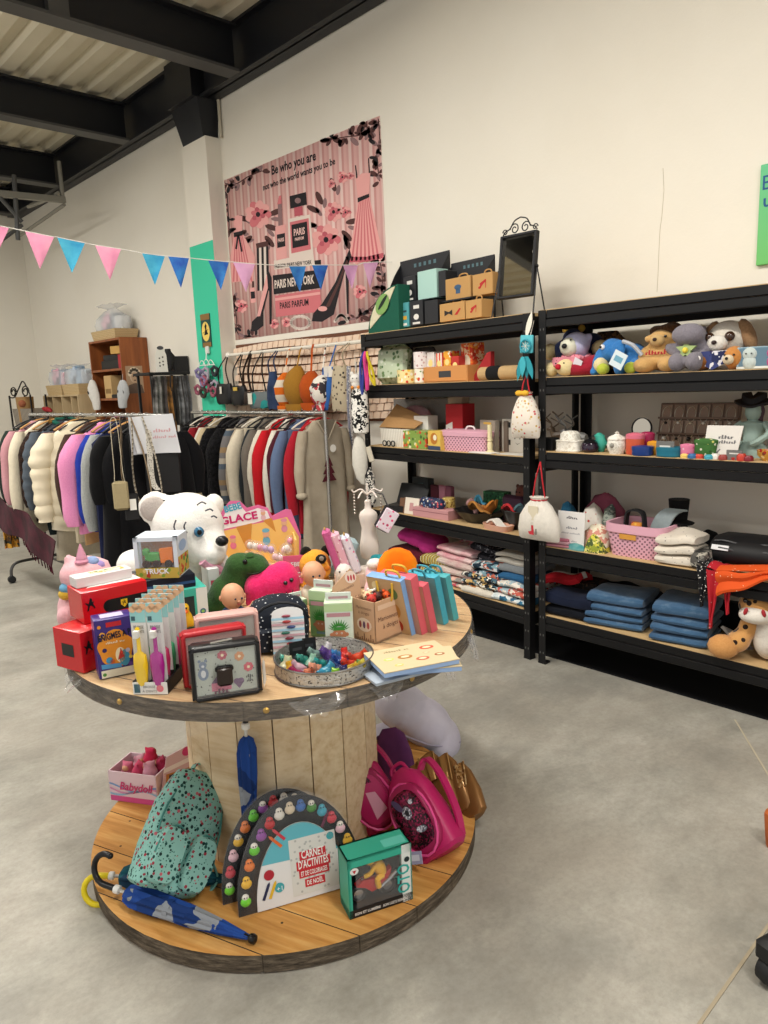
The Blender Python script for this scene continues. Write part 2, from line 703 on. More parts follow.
# steel shoe between column and beam
b=B()
b.loft([[(cx+.0,cy0+.03,zt),(WX,cy0+.03,zt),(WX,cy1-.03,zt),(cx,cy1-.03,zt)],[(cx-.06,cy0-.02,RZ),(WX,cy0-.02,RZ),(WX,cy1+.02,RZ),(cx-.06,cy1+.02,RZ)]],STEEL)
b.box((cx-.02,(cy0+cy1)/2,RZ+.17),(.16,.42,.34),STEEL)
b.tube([(WX-.02,cy0-.05,zt-.01),(WX-.02,cy0-.05,RZ)],.012,mt('#c4bca8'),6)
struct('trim_%d'%k,b)
# galvanised frame hanging from the roof by the end wall
GAL=mt('#8d8a80',.5,.3,.4)
t=thing('roof_truss','grey steel bracing frame under the dark roof beams, top left','truss',(0,0,0))
yq=7.9
p0,p1=ony(-40,190,yq),ony(65,200,yq)
b=B()
b.ribbon([p0,p1],.05,.06,GAL,side=(0,1,0))
b.build('rail',t)
q1=ony(66,203,yq)
pz=RZ
b=B()
b.tube([(p1.x-.02,yq,p1.z),(p1.x-.02,yq,pz)],.02,GAL,6)
b.tube([q1+V((-.02,0,-.02)),onx(18,237,q1.x)],.018,GAL,6)
b.tube([ony(52,198,yq),onx(28,207,q1.x-.1)],.018,GAL,6)
b.tube([ony(-4,193,yq),ony(22,222,yq),],.02,STEELG,6)
b.tube([ony(14,175,yq),ony(18,240,yq)],.022,STEELG,6)
b.tube([ony(2,240,yq),ony(22,225,yq)],.02,STEELG,6)
b.build('brace',t)
b=B()
for x,y in((57,194),):
 p=ony(x,y,yq)
 b.lathe([(.022,-.03),(.022,.03)],GAL,seg=8,T=Matrix.Translation(p)@Matrix.Rotation(PI/2,4,'X'))
b.build('bolt',t)
# ---------------------------------------------------------------- light
w=bpy.data.worlds.new('world')
SC.world=w
w.use_nodes=True
w.node_tree.nodes['Background'].inputs[0].default_value=(1,.975,.94,1)
w.node_tree.nodes['Background'].inputs[1].default_value=.72
def area(name,loc,sx,sy,power,rot=(0,0,0),col=(1,.965,.905)):
 l=bpy.data.lights.new(name,'AREA')
 l.shape='RECTANGLE'
 l.size,l.size_y=sx,sy
 l.energy=power
 l.color=col
 o=bpy.data.objects.new(name,l)
 COL.objects.link(o)
 o.location=loc
 o.rotation_euler=rot
 return o
area('unseen_overhead_light',(.9,2.2,3.7),.35,1.8,70)
area('unseen_overhead_light',(.2,5.6,3.7),.35,1.8,88)
area('unseen_overhead_light',(.8,8.6,3.7),.35,1.8,34)  # added fill, no fixture there, brightens the far left wall
area('unseen_overhead_light',(.9,-.8,3.7),.35,1.8,75)
area('unseen_overhead_light',(-2.2,3,3.7),.35,2.4,60)
for q_ in((1.0,2.4),(.4,5.8)):
 area('unseen_overhead_light',(*q_,3.62),.3,1.6,22,(PI,0,0))  # added upward fill without fixtures, lifts the roof deck
SC.view_settings.view_transform='Standard'
SC.view_settings.look='None'
SC.view_settings.exposure=.30
SC.view_settings.gamma=1
# ================================================================ shelving units
BLK=mt('#0b0b0d',.5,0,.3)
SLOT=mt('#5b5a58',.5)
n=NT('chipboard')
v=n.obj()
n.color(n.mix(n.noise(v,70,4,.7),'#cdb184','#b8976a'))
CHIP=n.fin(.7,0,.25)
LV_R=(1.765,1.452,1.095,.622,.263)
LV_L=(1.760,1.446,1.063,.654,.266)
def shelving(name,label,loc,rz,x0,x1,dep,levels,chip_edge):
 t=thing(name,label,'shelving unit',loc,rz)
 H=levels[0]-.002
 for(sx,xx)in((1,x0),(-1,x1)):
  for(sy,yy)in((1,0),(-1,dep)):
   b=B()
   b.box((xx+sx*.021,yy+sy*.0015,H/2),(.042,.003,H),BLK)
   b.box((xx+sx*.0015,yy+sy*.021,H/2),(.003,.042,H),BLK)
   z=.06
   while z<H-.05:
    for q in(.012,.030):
     b.box((xx+sx*q,yy+(-.0004 if sy==1 else.0004+0),z),(.005,.001,.010),SLOT)
    z+=.095
   b.box((xx+sx*.021,yy+sy*.021,.004),(.044,.044,.008),BLK)
   b.build('post',t)
 for L in levels:
  b=B()
  b.box(((x0+x1)/2,dep/2,L-.0075),(x1-x0-.012,dep-.012,.015),CHIP)
  b.build('board',t)
  for yy,sy in((.003,1),(dep-.003,-1)):
   b=B()
   xm,w=(x0+x1)/2,x1-x0-.084
   b.box((xm,yy+sy*.006,L-.022),(w,.010,.040),BLK,bev=.003)
   b.box((xm,yy+sy*.004,L-.063),(w,.014,.040),BLK,bev=.004)
   b.box((xm,yy+sy*.018,L-.019),(w,.03,.004),BLK)
   b.build('beam',t)
  for xx,sx in((x0+.003,1),(x1-.003,-1)):
   b=B()
   b.box((xx+sx*.006,dep/2,L-.05),(.006,dep-.09,.07),BLK,bev=.002)
   b.build('side_beam',t)
 return t
AL=Rd(5.2)
DR,DL=.42,.39
UR_O,UL_O=V((2.965,2.06,0)),V((2.966,2.112,0))
UR=Matrix.Translation(UR_O)@Matrix.Rotation(-PI/2,4,'Z')
UL=Matrix.Translation(UL_O)@Matrix.Rotation(-PI/2-AL,4,'Z')
shelving('shelving_unit','long black metal shelving unit on the right with plush toys and jeans',UR_O,-PI/2,0,1.62,DR,LV_R,1)
shelving('shelving_unit','shorter black metal shelving unit beside the clothes rail, mirror on top',UL_O,-PI/2-AL,-1.37,0,DL,LV_L,1)
b=B()
b.box((0,0,.004),(.36,3.3,.008),mt('#0f1013',.8,0,.15))  # thin black slab covering the floor below both units
one(b,'black_floor_strip','flat black strip on the floor beneath both black shelving units','mat',(3.245,1.9,0))
def put(U,lv,x0,x1,yt,dep,lift=0):
 """stand a thing on a board: world base point, rotation, width, height"""
 z=(LV_R if U is UR else LV_L)[lv]+lift
 nn=V(U.col[1][:3])
 p0=U@V((0,dep,0))
 ym=yt+8
 a,c,q=hit(x0,ym,nn,p0),hit(x1,ym,nn,p0),hit((x0+x1)/2,yt,nn,p0)
 I=U.inverted()
 a,c,q=I@a,I@c,I@q
 loc=U@V(((a.x+c.x)/2,dep,z))
 rz=-PI/2 if U is UR else-PI/2-AL
 return loc,rz,c.x-a.x,q.z-z
 # ================================================================ wall things
 # printed cloth banner
BX=WX-.004
def bz(x,y):
 p=onx(200+x/3.84,90+y/3.84,BX)
 return(-(p.y-4.6),p.z)
n=NT('banner ground')
v=n.obj()
f=n.math('FRACT',n.math('MULTIPLY',n.sep(v)[1],9.5))
st=n.ramp(f,[(0,'#e6bab4'),(.28,'#d49c98'),(.5,'#efd4cd'),(.78,'#dfaea9')],'CONSTANT')
n.color(n.mix(n.math('MULTIPLY',n.noise(v,7,5),.35),st,'#c98d89'))
n.bump(n.noise(v,5),.15,.02)
BG=n.fin(.85,0,.1)
PK1,PK2,PK3=mt('#d0747a',.85),mt('#e6a6a2',.85),mt('#bb5a66',.85)
CRM,DKB,BK=mt('#e3d3c8',.85),mt('#553634',.85),mt('#211c20',.8)
GRY,ROSE=mt('#8d6f70',.85),mt('#ecc4bd',.85)
b=B()
F0=frame((BX,4.6,0),(0,-1,0),(0,0,1))
TLc,TRc=(-(5.575-4.6),3.185),(-(3.655-4.6),3.165)
bl,br=(TLc[0]+.0,1.875),(TRc[0]+.015,1.885)
b.prism([TLc,TRc,br,bl],.003,BG,F0@Matrix.Translation((0,0,-.003)))
def Z(pts,m,lay=1):b.flat([(max(TLc[0]+.004,min(TRc[0]+.004,q[0])),max(1.885,min(3.175,q[1])))for q in(bz(*p)for p in pts)],m,lay,F0)
def ZE(x,y,rx,ry,m,lay=1,rot=0):
 """ellipse given by its size on the photo enlargement"""
 c,sn=math.cos(rot),math.sin(rot)
 Z([(x+c*rx*math.cos(t)-sn*ry*math.sin(t),y+sn*rx*math.cos(t)+c*ry*math.sin(t))for t in[2*PI*i/14 for i in range(14)]],m,lay)
def ZT(st,xa,ya,xb,yb,hpx,m,lay=3):
 """words from (xa, ya) to (xb, yb)"""
 A,C=V(bz(xa,ya)),V(bz(xb,yb))
 D=V(bz(xa,ya-hpx))
 b.text(st,A.x,A.y,(D-A).length/.72,m,lay,F0,(C-A).length,'L',math.atan2(C.y-A.y,C.x-A.x),.025)
rr=random.Random(3)
def vines(pts,nl,sz,lay=2):
 P=spline([(*p,0)for p in pts],8)
 for i in range(len(P)-1):
  d=(P[i+1]-P[i]).normalized()
  q=V((-d.y,d.x,0))*2.2
  Z([(P[i]+q)[:2],(P[i+1]+q)[:2],(P[i+1]-q)[:2],(P[i]-q)[:2]],DKB,lay)
 for i in range(nl):
  p=P[rr.randrange(len(P))]
  a=rr.uniform(0,2*PI)
  s=sz*rr.uniform(.7,1.25)
  ZE(p.x+math.cos(a)*s*1.3,p.y+math.sin(a)*s*1.3,s,s*.5,rr.choice((DKB,DKB,BK,GRY)),lay+1+i%2,a)
  # border vines in the corners
vines([(97,360),(140,360),(190,330),(240,310)],26,13)
vines([(105,400),(108,460),(112,520),(108,560)],16,11)
vines([(500,190),(560,180),(620,170),(690,120)],26,17)
vines([(685,110),(690,190),(680,260),(690,350)],26,15)
vines([(640,120),(650,180),(690,220)],16,15)
vines([(128,800),(140,870),(150,940),(230,945)],30,12)
vines([(690,650),(700,720),(690,800),(600,880)],34,15)
vines([(560,890),(640,860),(690,860)],22,14)
def flower(x,y,r,lay=4):
 for k in range(9):
  a=k*2*PI/9
  ZE(x+.55*r*math.cos(a),y+.62*r*math.sin(a),.48*r,.34*r,(PK1,PK2,PK2)[k%3],lay+k%2,a)
 for k in range(6):
  a=k*2*PI/6+.3
  ZE(x+.28*r*math.cos(a),y+.3*r*math.sin(a),.28*r,.2*r,(PK3,PK1)[k%2],lay+2+k%2,a)
 ZE(x,y,.17*r,.2*r,BK,lay+4)
def leaf(x,y,l,a,m=None):ZE(x+math.cos(a)*l*.5,y+math.sin(a)*l*.5,l*.5,l*.2,m or DKB,3,a)
# dresses
Z([(598,340),(622,320),(655,318),(648,405),(608,425)],PK2,4)
Z([(608,425),(650,405),(706,640),(690,662),(640,655),(600,668),(570,655)],PK2,4)
for k in range(7):
 Z([(612+k*5.5,424-k*2.4),(615+k*5.5,423-k*2.4),(588+k*17,655-k*1),(580+k*17,657-k*1)],PK1,5)
Z([(606,415),(650,398),(651,412),(607,432)],BK,6)
Z([(596,290),(600,289),(606,338),(601,340)],BK,6)
Z([(646,262),(650,262),(654,318),(649,320)],BK,6)
Z([(570,640),(640,640),(706,625),(704,645),(640,660),(572,662)],PK3,5)
Z([(128,490),(145,480),(163,484),(163,548),(132,555)],PK2,4)
Z([(132,555),(163,548),(212,640),(205,745),(160,735),(122,740),(118,640)],PK2,4)
for k in range(6):
 Z([(135+k*5,556),(138+k*5,555),(133+k*14,735),(126+k*14,736)],PK1,5)
Z([(130,548),(165,540),(165,558),(132,566)],BK,6)
Z([(146,556),(152,556),(165,620),(158,622)],BK,6)
Z([(150,556),(144,556),(136,610),(143,612)],BK,6)
# stacked books
Z([(284,655),(436,628),(442,672),(286,690)],CRM,5)
Z([(280,712),(462,690),(466,760),(284,785)],BK,5)
Z([(288,790),(462,765),(468,850),(292,872)],PK1,5)
Z([(288,800),(462,775),(463,785),(289,810)],PK2,6)
Z([(440,655),(465,652),(466,690),(442,692)],BK,4)
ZT('FASHION PARIS NEW YORK',288,685,430,668,15,BK,7)
ZT('PARIS NEW YORK',288,762,440,742,32,CRM,7)
ZT('PARIS PARFUM',308,840,418,826,24,BK,7)
# perfume bottle and lipstick
Z([(338,496),(424,478),(436,630),(344,645)],CRM,6)
Z([(346,508),(418,492),(427,612),(352,628)],PK1,7)
Z([(352,518),(412,505),(418,595),(357,608)],BK,8)
ZT('PARIS',362,560,404,552,26,ROSE,9)
ZT('PARFUM',366,580,400,573,12,ROSE,9)
Z([(362,452),(394,446),(396,480),(364,486)],PK3,7)
Z([(345,408),(408,392),(412,440),(348,456)],BK,8)
ZE(377,425,12,11,GRY,9)
Z([(290,525),(330,516),(335,645),(294,655)],PK2,6)
Z([(296,556),(327,549),(329,600),(298,607)],BK,7)
ZT('PARIS',300,585,324,580,14,ROSE,8)
Z([(300,440),(314,435),(318,518),(302,522)],GRY,7)
Z([(298,440),(304,408),(312,404),(315,436)],PK1,8)
# flowers
for x,y,a in((190,500,3.4),(180,540,2.7),(250,520,.3),(265,480,-.4),(200,560,2.4),(250,560,.9),(460,470,3.6),(450,520,3.2),(545,540,.8),(560,510,-.2),(520,390,-1.9),(555,560,1.2),(470,440,-2)):
 leaf(x,y,55,a)
 leaf(x+8,y+14,40,a+.5,GRY)
flower(224,478,50)
flower(485,575,56)
flower(514,468,36)
flower(548,335,22)
flower(505,360,16)
flower(580,330,14)
flower(560,470,22)
# striped pot, shoes, beads
for k in range(5):
 Z([(218+k*9,605-k),(227+k*9,604-k),(230+k*9,770),(221+k*9,772)],(BK,CRM)[k%2],4)
Z([(215,590),(265,578),(262,600),(218,608)],DKB,5)
Z([(262,690),(276,720),(276,900),(268,900),(266,760),(244,850),(244,905),(215,928),(196,925),(200,890),(225,865)],BK,6)
Z([(258,705),(262,760),(232,868),(220,870),(240,780)],PK2,7)
Z([(575,610),(583,640),(556,700),(530,800),(515,862),(470,890),(430,888),(436,858),(470,820),(520,740)],BK,6)
Z([(560,640),(572,640),(572,860),(566,860),(560,720)],BK,6)
Z([(565,650),(570,660),(535,750),(500,830),(480,838),(530,740)],DKB,7)
ZE(472,840,18,10,PK2,8)
for k in range(22):
 a=2*PI*k/22
 ZE(387+36*math.cos(a),893+24*math.sin(a),6,6,CRM,7)
for k in range(14):
 ZE(520+3.6*k,888-30*math.sin(k/13*PI)*.8,6,6,CRM,7)
for x,y in((286,898),(332,892)):
 flower(x,y,18,5)
Z([(192,760),(212,758),(216,815),(196,818)],PK2,5)
Z([(195,775),(211,773),(213,800),(197,802)],BK,6)
Z([(200,735),(208,734),(209,758),(201,759)],DKB,6)
flower(160,830,24,4)
flower(615,775,26,4)
ZT('Be who you are',276,326,446,268,36,BK,4)
ZT('not who the world wants you to be',243,386,520,284,24,BK,4)
one(b,'banner','large pink printed cloth banner with perfume bottles and dresses on the wall','banner',sharp=180)
# green board at the right edge
b=B()
n=NT('green board')
v=n.obj()
n.color(n.ramp(n.sep(v)[2],[(0,'#6fc06a'),(.5,'#66c596'),(1,'#6fcfa6')]))
GB=n.fin(.6)
p0,p1=onx(761,165,WX-.02),onx(758,265.5,WX-.02)
hh=p0.z-p1.z
b.box((.3,.01,hh/2),(.6,.02,hh),GB,bev=.002)
TB=front(-.0004)
q=onx(764.5,187,WX-.02)
INK=mt('#2c5a8c',.7)
b.text('B',.012,hh-.105,.085,INK,1,TB,align='L')
b.text('u',.018,hh-.175,.075,INK,1,TB,align='L',bold=.02)
one(b,'wall_board','green board with blue lettering on the wall at the right edge','board',(WX-.021,p0.y,p1.z),-PI/2)
# scalloped wicker covering below the banner
n=NT('woven strips')
v=n.obj()
n.color(n.mix(n.noise(v,9,4),'#eed9c2','#dfbfa6'))
STRAW=n.fin(.8,0,.2)
n=NT('woven edge')
n.color('#6b4633')
EDGE=n.fin(.9)
b=B()
y0,y1=3.42,5.57
z=1.20
row=0
b.box((WX-.006,(y0+y1)/2,1.51),(.010,y1-y0,.64),EDGE)
while z<1.82:
 yy=y0+(.038 if row%2 else 0)
 while yy<y1-.05:
  w_=.073
  o=.012*math.sin(yy*4+row*.8)
  b.loft([[(WX-.012,yy+.002,z+.006+o),(WX-.012,yy+w_,z+.006+o),(WX-.012,yy+w_,z+.056+o),(WX-.012,yy+.002,z+.056+o)],[(WX-.040,yy+.008,z+.003+o),(WX-.040,yy+w_-.006,z+.003+o),(WX-.028,yy+w_-.004,z+.052+o),(WX-.028,yy+.006,z+.052+o)]],STRAW)
  yy+=.076
 z+=.062
 row+=1
one(b,'wall_covering','peach scalloped woven covering on the wall below the pink banner','wall covering')
# thin white rail on the wall with hooks
RAILX=3.38
pA,pB=onx(228,349,RAILX),onx(366,349,RAILX)
zr=(pA.z+pB.z)/2
b=B()
b.tube([(RAILX,pA.y,zr),(RAILX,pB.y,zr)],.014,mt('#e8e2d4',.4),8)
b.ell((RAILX,pA.y,zr),.026,mt('#f0ece2',.4),seg=10)
for yy in(pA.y-.05,4.5,pB.y+.05):
 b.tube([(RAILX,yy,zr),(WX,yy,zr)],.01,mt('#e8e2d4',.4),6)
one(b,'wall_rail','white horizontal rail on the wall below the banner holding hung bags','rail')
# flying witch plaque on the mint column
b=B()
c=onx(207,347,cx-.01)
w_=.078
hz=onx(207,313.5,cx-.01).z-c.z
b.box((0,.004,hz/2),(w_*2,.008,hz),mt('#214b45',.7))
T_=front(-.0002)
BRN=mt('#8a6a3c',.8)
b.rect(-w_,hz*.82,w_,hz,BRN,1,T_)
b.rect(-w_*.8,0,w_,hz*.14,BRN,1,T_)
b.disc(0,hz*.47,w_*.85,mt('#f0cf6a',.7),1,T_,hz*.3)
wk=mt('#0e0e10',.8)
b.flat([(-.03,hz*.36),(.04,hz*.38),(.02,hz*.5),(.005,hz*.62),(-.012,hz*.48)],wk,2,T_)
b.disc(.004,hz*.58,.014,wk,2,T_)
b.flat([(-.02,hz*.6),(.028,hz*.62),(.008,hz*.72)],wk,2,T_)
b.flat([(-.055,hz*.42),(.05,hz*.52),(.05,hz*.535),(-.055,hz*.435)],wk,2,T_)
one(b,'hanging_plaque','small dark plaque with witch before yellow moon on the mint column','plaque',(cx-.010,c.y,c.z),-PI/2)
# pennant bunting strung across the room
flags=[((-34,219),(-5,226),(-20,257),'p'),((-6,224),(9,228),(0,245),'p'),((25,231),(54,237),(40,269),'p'),((57,237),(85,243),(72,273),'b'),((95,245),(121,249),(110,280),'p'),((142,253),(165,256),(155,285),'b'),((168,256),(189,258),(181,288),'d'),((208,260),(229,262),(221,290),'d'),((233,262),(255,264),(246,292),'v'),((289,266),(306,266),(300,292),'d'),((312,265),(328,265),(321,290),'d'),((343,265),(358,265),(352,289),'v'),((363,263),(378,262),(370,288),'v')]
E1=EYE+ray(0,225)*3.75
E2=onx(392,262,WX-.01)
bn=(E2-E1).cross(V((0,0,1))).normalized()
PH=lambda x,y:hit(x,y,bn,E1)
@cached
def wash(a,c):
 n=NT('wash '+a)
 v=n.obj()
 n.color(n.mix(n.ramp(n.noise(v,9,4),[(.35,0.0),(.65,1.0)]),a,c))
 return n.fin(.8,0,.15)
FC={'p':wash('#e79db6','#d987a8'),'b':wash('#58b7cf','#3a93bf'),'d':wash('#2f55a8','#3f86c4'),'v':wash('#d7a4c4','#c893bb')}
FN={'p':'pink','b':'turquoise','d':'deep blue','v':'lilac pink'}
t=thing('bunting','string of pink and blue triangular pennants hung across the room','bunting',(0,0,0))
b=B()
sp=[]
for f in flags:
 sp+=[PH(*f[0]),PH(*f[1])]
b.tube([EYE+ray(-120,190)*3.4+V((0,0,.02))]+sp[:1]+sp[4:]+[E2],.0025,mt('#d8d4cc'),5)
b.build('string',t)
for i,f in enumerate(flags):
 if i==0:
  continue
 a,c,d=PH(*f[0]),PH(*f[1]),PH(*f[2])
 if i==1:
  a=PH(-20,221);d=PH(-5,258)
 b=B()
 sw=bn*(.012*(-1)**i)
 b.sheet(lambda u,v:(a.lerp(c,u)).lerp(d+sw*0,v*.999)+bn*(.012*math.sin(u*PI)*v*(1-v)*4*(-1)**i),4,6,FC[f[3]],.0015)
 b.build('pennant',t,FN[f[3]]+' paper pennant')
 # ================================================================ clothes rails
CHR=mt('#b9b8b4',.25,.85,.5)
CHD=mt('#5c5b5a',.3,.8,.5)
RUB=mt('#1a1a1b',.6)
def rail_rack(label,p0,p1,zr,base_z=.14,inset=0):
 """rail on two posts with looped feet on castors, p0 -> p1 on the floor"""
 a,c=V((*p0,0)),V((*p1,0))
 d=(c-a).normalized()
 s=V((d.y,-d.x,0))
 t=thing('clothes_rack',label,'clothes rack',a)
 L=(c-a).length
 b=B()
 b.tube([(0,0,zr),tuple(d*L+V((0,0,zr)))],.0135,CHR,10)
 b.build('rail',t)
 for o in(V((0,0,0)),d*(L-inset)):
  b=B()
  b.tube([o+V((0,0,base_z)),o+V((0,0,zr+.01))],.0125,CHR if o.length else CHD,10)
  b.build('post',t)
  b=B()
  w=.29
  pts=[o-s*w+V((0,0,.05)),o-s*(w-.01)+V((0,0,.12)),o-s*(w-.07)+V((0,0,base_z+.02)),o+V((0,0,base_z+.02)),o+s*(w-.07)+V((0,0,base_z+.02)),o+s*(w-.01)+V((0,0,.12)),o+s*w+V((0,0,.05))]
  b.tube(spline(pts,5),.012,CHD,8)
  ft=b.build('foot',t)
  for k in(-1,1):
   b=B()
   b.lathe([(.012,-.019),(.028,-.017),(.030,0),(.028,.017),(.012,.019)],RUB,seg=16,T=Matrix.Translation(o+s*(k*w)+V((0,0,.030)))@Matrix.Rotation(math.atan2(s.y,s.x),4,'Z')@Matrix.Rotation(PI/2,4,'X'))
   b.box(tuple(o+s*(k*w)+V((0,0,.052))),(.03,.03,.02),RUB,bev=.006)
   b.build('castor',ft)
 b=B()
 b.tube([V((0,0,base_z+.02)),d*L+V((0,0,base_z+.02))],.011,CHD,8)
 b.build('cross_bar',t)
 return t
RA0,RA1,RAZ=(1.90,6.12),(1.975,3.97),1.315
RB0,RB1,RBZ=(3.01,5.56),(2.98,3.74),1.275
rail_rack('chrome clothes rail on castors at the left, hung with coats and black dresses',RA0,RA1,RAZ,inset=.44)
rail_rack('clothes rail behind the round spool table, grey tunic at its near end',RB0,RB1,RBZ)
def hanger(loc,rz,m,label,group,hang_wood=False):
 b=B()
 hk=[(-.0,0,-.055),(0,0,-.018)]+[(.018*math.sin(Rd(a))*-1+0,0,.0-.018*math.cos(Rd(a))+.0)for a in range(20,220,25)]
 hk=[(0,0,-.03),(.004,0,-.024)]+[(.0175*math.cos(Rd(a)),0,.0175*math.sin(Rd(a)))for a in range(-40,200,24)]
 b.tube(hk,.0022,CHR,5)
 b.tube(spline([(-.17,0,-.095),(-.10,0,-.058),(0,0,-.03),(.10,0,-.058),(.17,0,-.095)],3),.009 if not hang_wood else.011,m,6,flat=.6)
 b.tube([(-.165,0,-.097),(.165,0,-.097)],.004,m,5)
 one(b,'clothes_hanger',label,'clothes hanger',loc,rz,group)
def garment(name,label,cat,loc,rz,m,L=.75,w=.215,th=.045,sl=.55,flare=1.1,sm=None,quilt=0,fold=.012,collar=None,seed=0,sw=.052,open_=False,group=None,trim=None):
 """clothing hung from a hanger, local z = 0 at the rail"""
 t=thing(name,label,cat,loc,rz,group)
 N=28
 rg=random.Random(seed)
 ph=[rg.uniform(0,6.3)for _ in range(4)]
 b=B()
 loops=[]
 zs=[-.040,-.048,-.062,-.085,-.115,-.16,-.22]+[-.22-(L-.22)*i/9 for i in range(1,10)]
 if quilt:
  zs=[-.040,-.048,-.062,-.085]+[-.10-(L-.10)*i/34 for i in range(35)]
 for z in zs:
  k=min(1,max(0,(-z-.035)/.12))
  hw=.05+(w-.05)*(k**.9)
  f=max(0,(-z-.2)/max(.1,L-.2))
  hw*=1+(flare-1)*f
  tt=.022+(th-.022)*min(1,(-z-.035)/.25)
  q=1
  if quilt:
   q=.82+.3*abs(math.sin((-z)/quilt*PI))**.6
  lp=[]
  for i in range(N):
   a=2*PI*i/N
   c,s_=math.cos(a),math.sin(a)
   x=hw*math.copysign(abs(c)**.8,c)
   y=tt*q*math.copysign(abs(s_)**.75,s_)
   fo=fold*(.3+f)*(math.sin(x*34+ph[0]+2*z)+.6*math.sin(x*61+ph[1]))
   lp.append((x*(.98+.03*q),y+fo*(.6+.4*math.copysign(1,s_)),z+.012*f*math.sin(x*20+ph[2])))
  loops.append(lp)
 b.loft(loops,m)
 if trim:
  trim(b,w,th,L)
 b.build('body',t)
 if sl:
  for sx in(-1,1):
   b=B()
   loops=[]
   nseg=26 if quilt else 10
   for i in range(nseg+1):
    f=i/nseg
    z=-.11-sl*f
    x=sx*(w*.90+(.035+.045*math.sin(f*2.2))*min(1,f*4))
    r=sw*(1-.25*f)*(1+.1*math.sin(f*9+ph[3]))
    if f<.12:
     r*=.55+f*3.7
    if quilt:
     r*=.85+.27*abs(math.sin(z/quilt*PI))**.6
    if f>.93:
     r*=.85
    loops.append([(x+r*math.cos(2*PI*j/12)*1.0,.006*math.sin(f*5+ph[2])+r*.8*math.sin(2*PI*j/12),z)for j in range(12)])
   b.loft(loops,sm or m)
   b.build('sleeve',t)
 if collar:
  b=B()
  b.tube(spline([(-.075,-.02,-.04),(-.05,-.045,-.06),(0,-.05,-.085),(.05,-.045,-.06),(.075,-.02,-.04),(.05,.03,-.03),(-.05,.03,-.03)],4),.016,collar,7)
  b.build('collar',t)
 return t
def rail_y(e,yy,X0):
 d=ray(e,yy)
 return X0*d.y/d.x
KN,GREYC=cloth,'#8d8d8e'
rackA=[(0,'coat','dark green coat hung at the far left end of the chrome rail','coat',dict(m=cloth('#28352f'),L=.62)),(2,'jacket','grey beige jacket beside the pink one at the far left','jacket',dict(m=cloth('#8a8172'),L=.5,sl=.5)),(3,'long_coat','dusty pink coat between grey beige and burgundy clothes on left rail','coat',dict(m=cloth('#c9939a'),L=.66)),(11,'cardigan','burgundy cardigan next to the long cream cardigan on left rail','cardigan',dict(m=cloth('#5a1626'),L=.62)),(14,'long_cardigan','long cream knitted cardigan hanging before the brown fur coat','cardigan',dict(m=cloth('#e2d7bf',None,45,.5),L=.86,sl=.6,w=.235,flare=1.2)),(24,'fur_coat','dark brown fur coat with golden collar on the left rail','coat',dict(m=pile('#3e2b22','#1f1512'),L=.78,th=.06,collar=pile('#8a6328','#4d3a1a'),sw=.058)),(33,'quilted_jacket','grey blue quilted jacket between brown fur and checked coat','jacket',dict(m=cloth('#565f69'),L=.72,quilt=.075,collar=cloth('#1f5d4f'))),(39,'checked_coat','black and white checked coat behind the cream puffer jacket','coat',dict(m=plaid('#d8d2cc','#8f4a4a','#232326',13),L=.72)),(40,'dark_trousers','dark green top hanging lower below the cream puffer jacket','coat',dict(m=cloth('#202a2a'),L=.92,sl=.7)),(46,'puffer_jacket','cream quilted puffer jacket with horizontal padding on left rail','jacket',dict(m=mt('#ded2b8',.6),L=.78,quilt=.085,th=.085,w=.235,sw=.075,sl=.6,fold=.004)),(59,'cardigan','oatmeal cardigan right after the cream puffer jacket','cardigan',dict(m=cloth('#c9bba0',None,45,.5),L=.84)),(62,'jacket','thin dark brown jacket beside the oatmeal cardigan','jacket',dict(m=cloth('#45332b'),L=.7)),(66,'coat','camel coat with wide shoulders before the pink sweater','coat',dict(m=cloth('#c0986a'),L=.84)),(64,'sweater','bright pink fluffy sweater with wide hanging sleeves','sweater',dict(m=plush('#e493bb','#d982b0'),L=.74,w=.225,th=.08,sw=.085,sl=.58,flare=1.15)),(77,'sweater','royal blue sweater beside the bright pink one','sweater',dict(m=cloth('#1d2f86','#23389a',60,.5),L=.72,sw=.06)),(84,'sweater','fluffy light grey sweater between blue and black clothes','sweater',dict(m=plush('#a9aba8','#8f918f'),L=.78,sl=.6)),(88,'navy_skirt','long navy dress behind the light grey sweater','dress',dict(m=cloth('#1b2142'),L=.9,sl=0)),(90,'sequin_blouse','black top with silver sequin hem on left rail','top',dict(m=cloth('#121214'),L=.58,sl=.36,th=.07,sw=.07,w=.235)),(100,'black_dress','long plain black dress near the right end of left rail','dress',dict(m=cloth('#0e0e10'),L=1.05,sl=.4,th=.08,w=.23,flare=1.3)),(112,'black_dress','long black dress hidden behind bags at left rail end','dress',dict(m=cloth('#101013'),L=1.05,sl=.4,th=.07,w=.22,flare=1.3)),]
ax=V((*RA1,0))-V((*RA0,0))
arz=math.atan2(ax.y,ax.x)+PI/2
def spread(ys,top,low,gap):
 """keep the order along the rail with at least a gap between neighbours"""
 last=top+gap
 o=[]
 for y in ys:
  last=min(y,last-gap)
  o.append(last)
 last=low-gap
 for i in range(len(o)-1,-1,-1):
  o[i]=last=max(o[i],last+gap)
 return o
YA=spread([rail_y(q[0],470,1.93-.27)for q in rackA],6.03,4.2,.082)
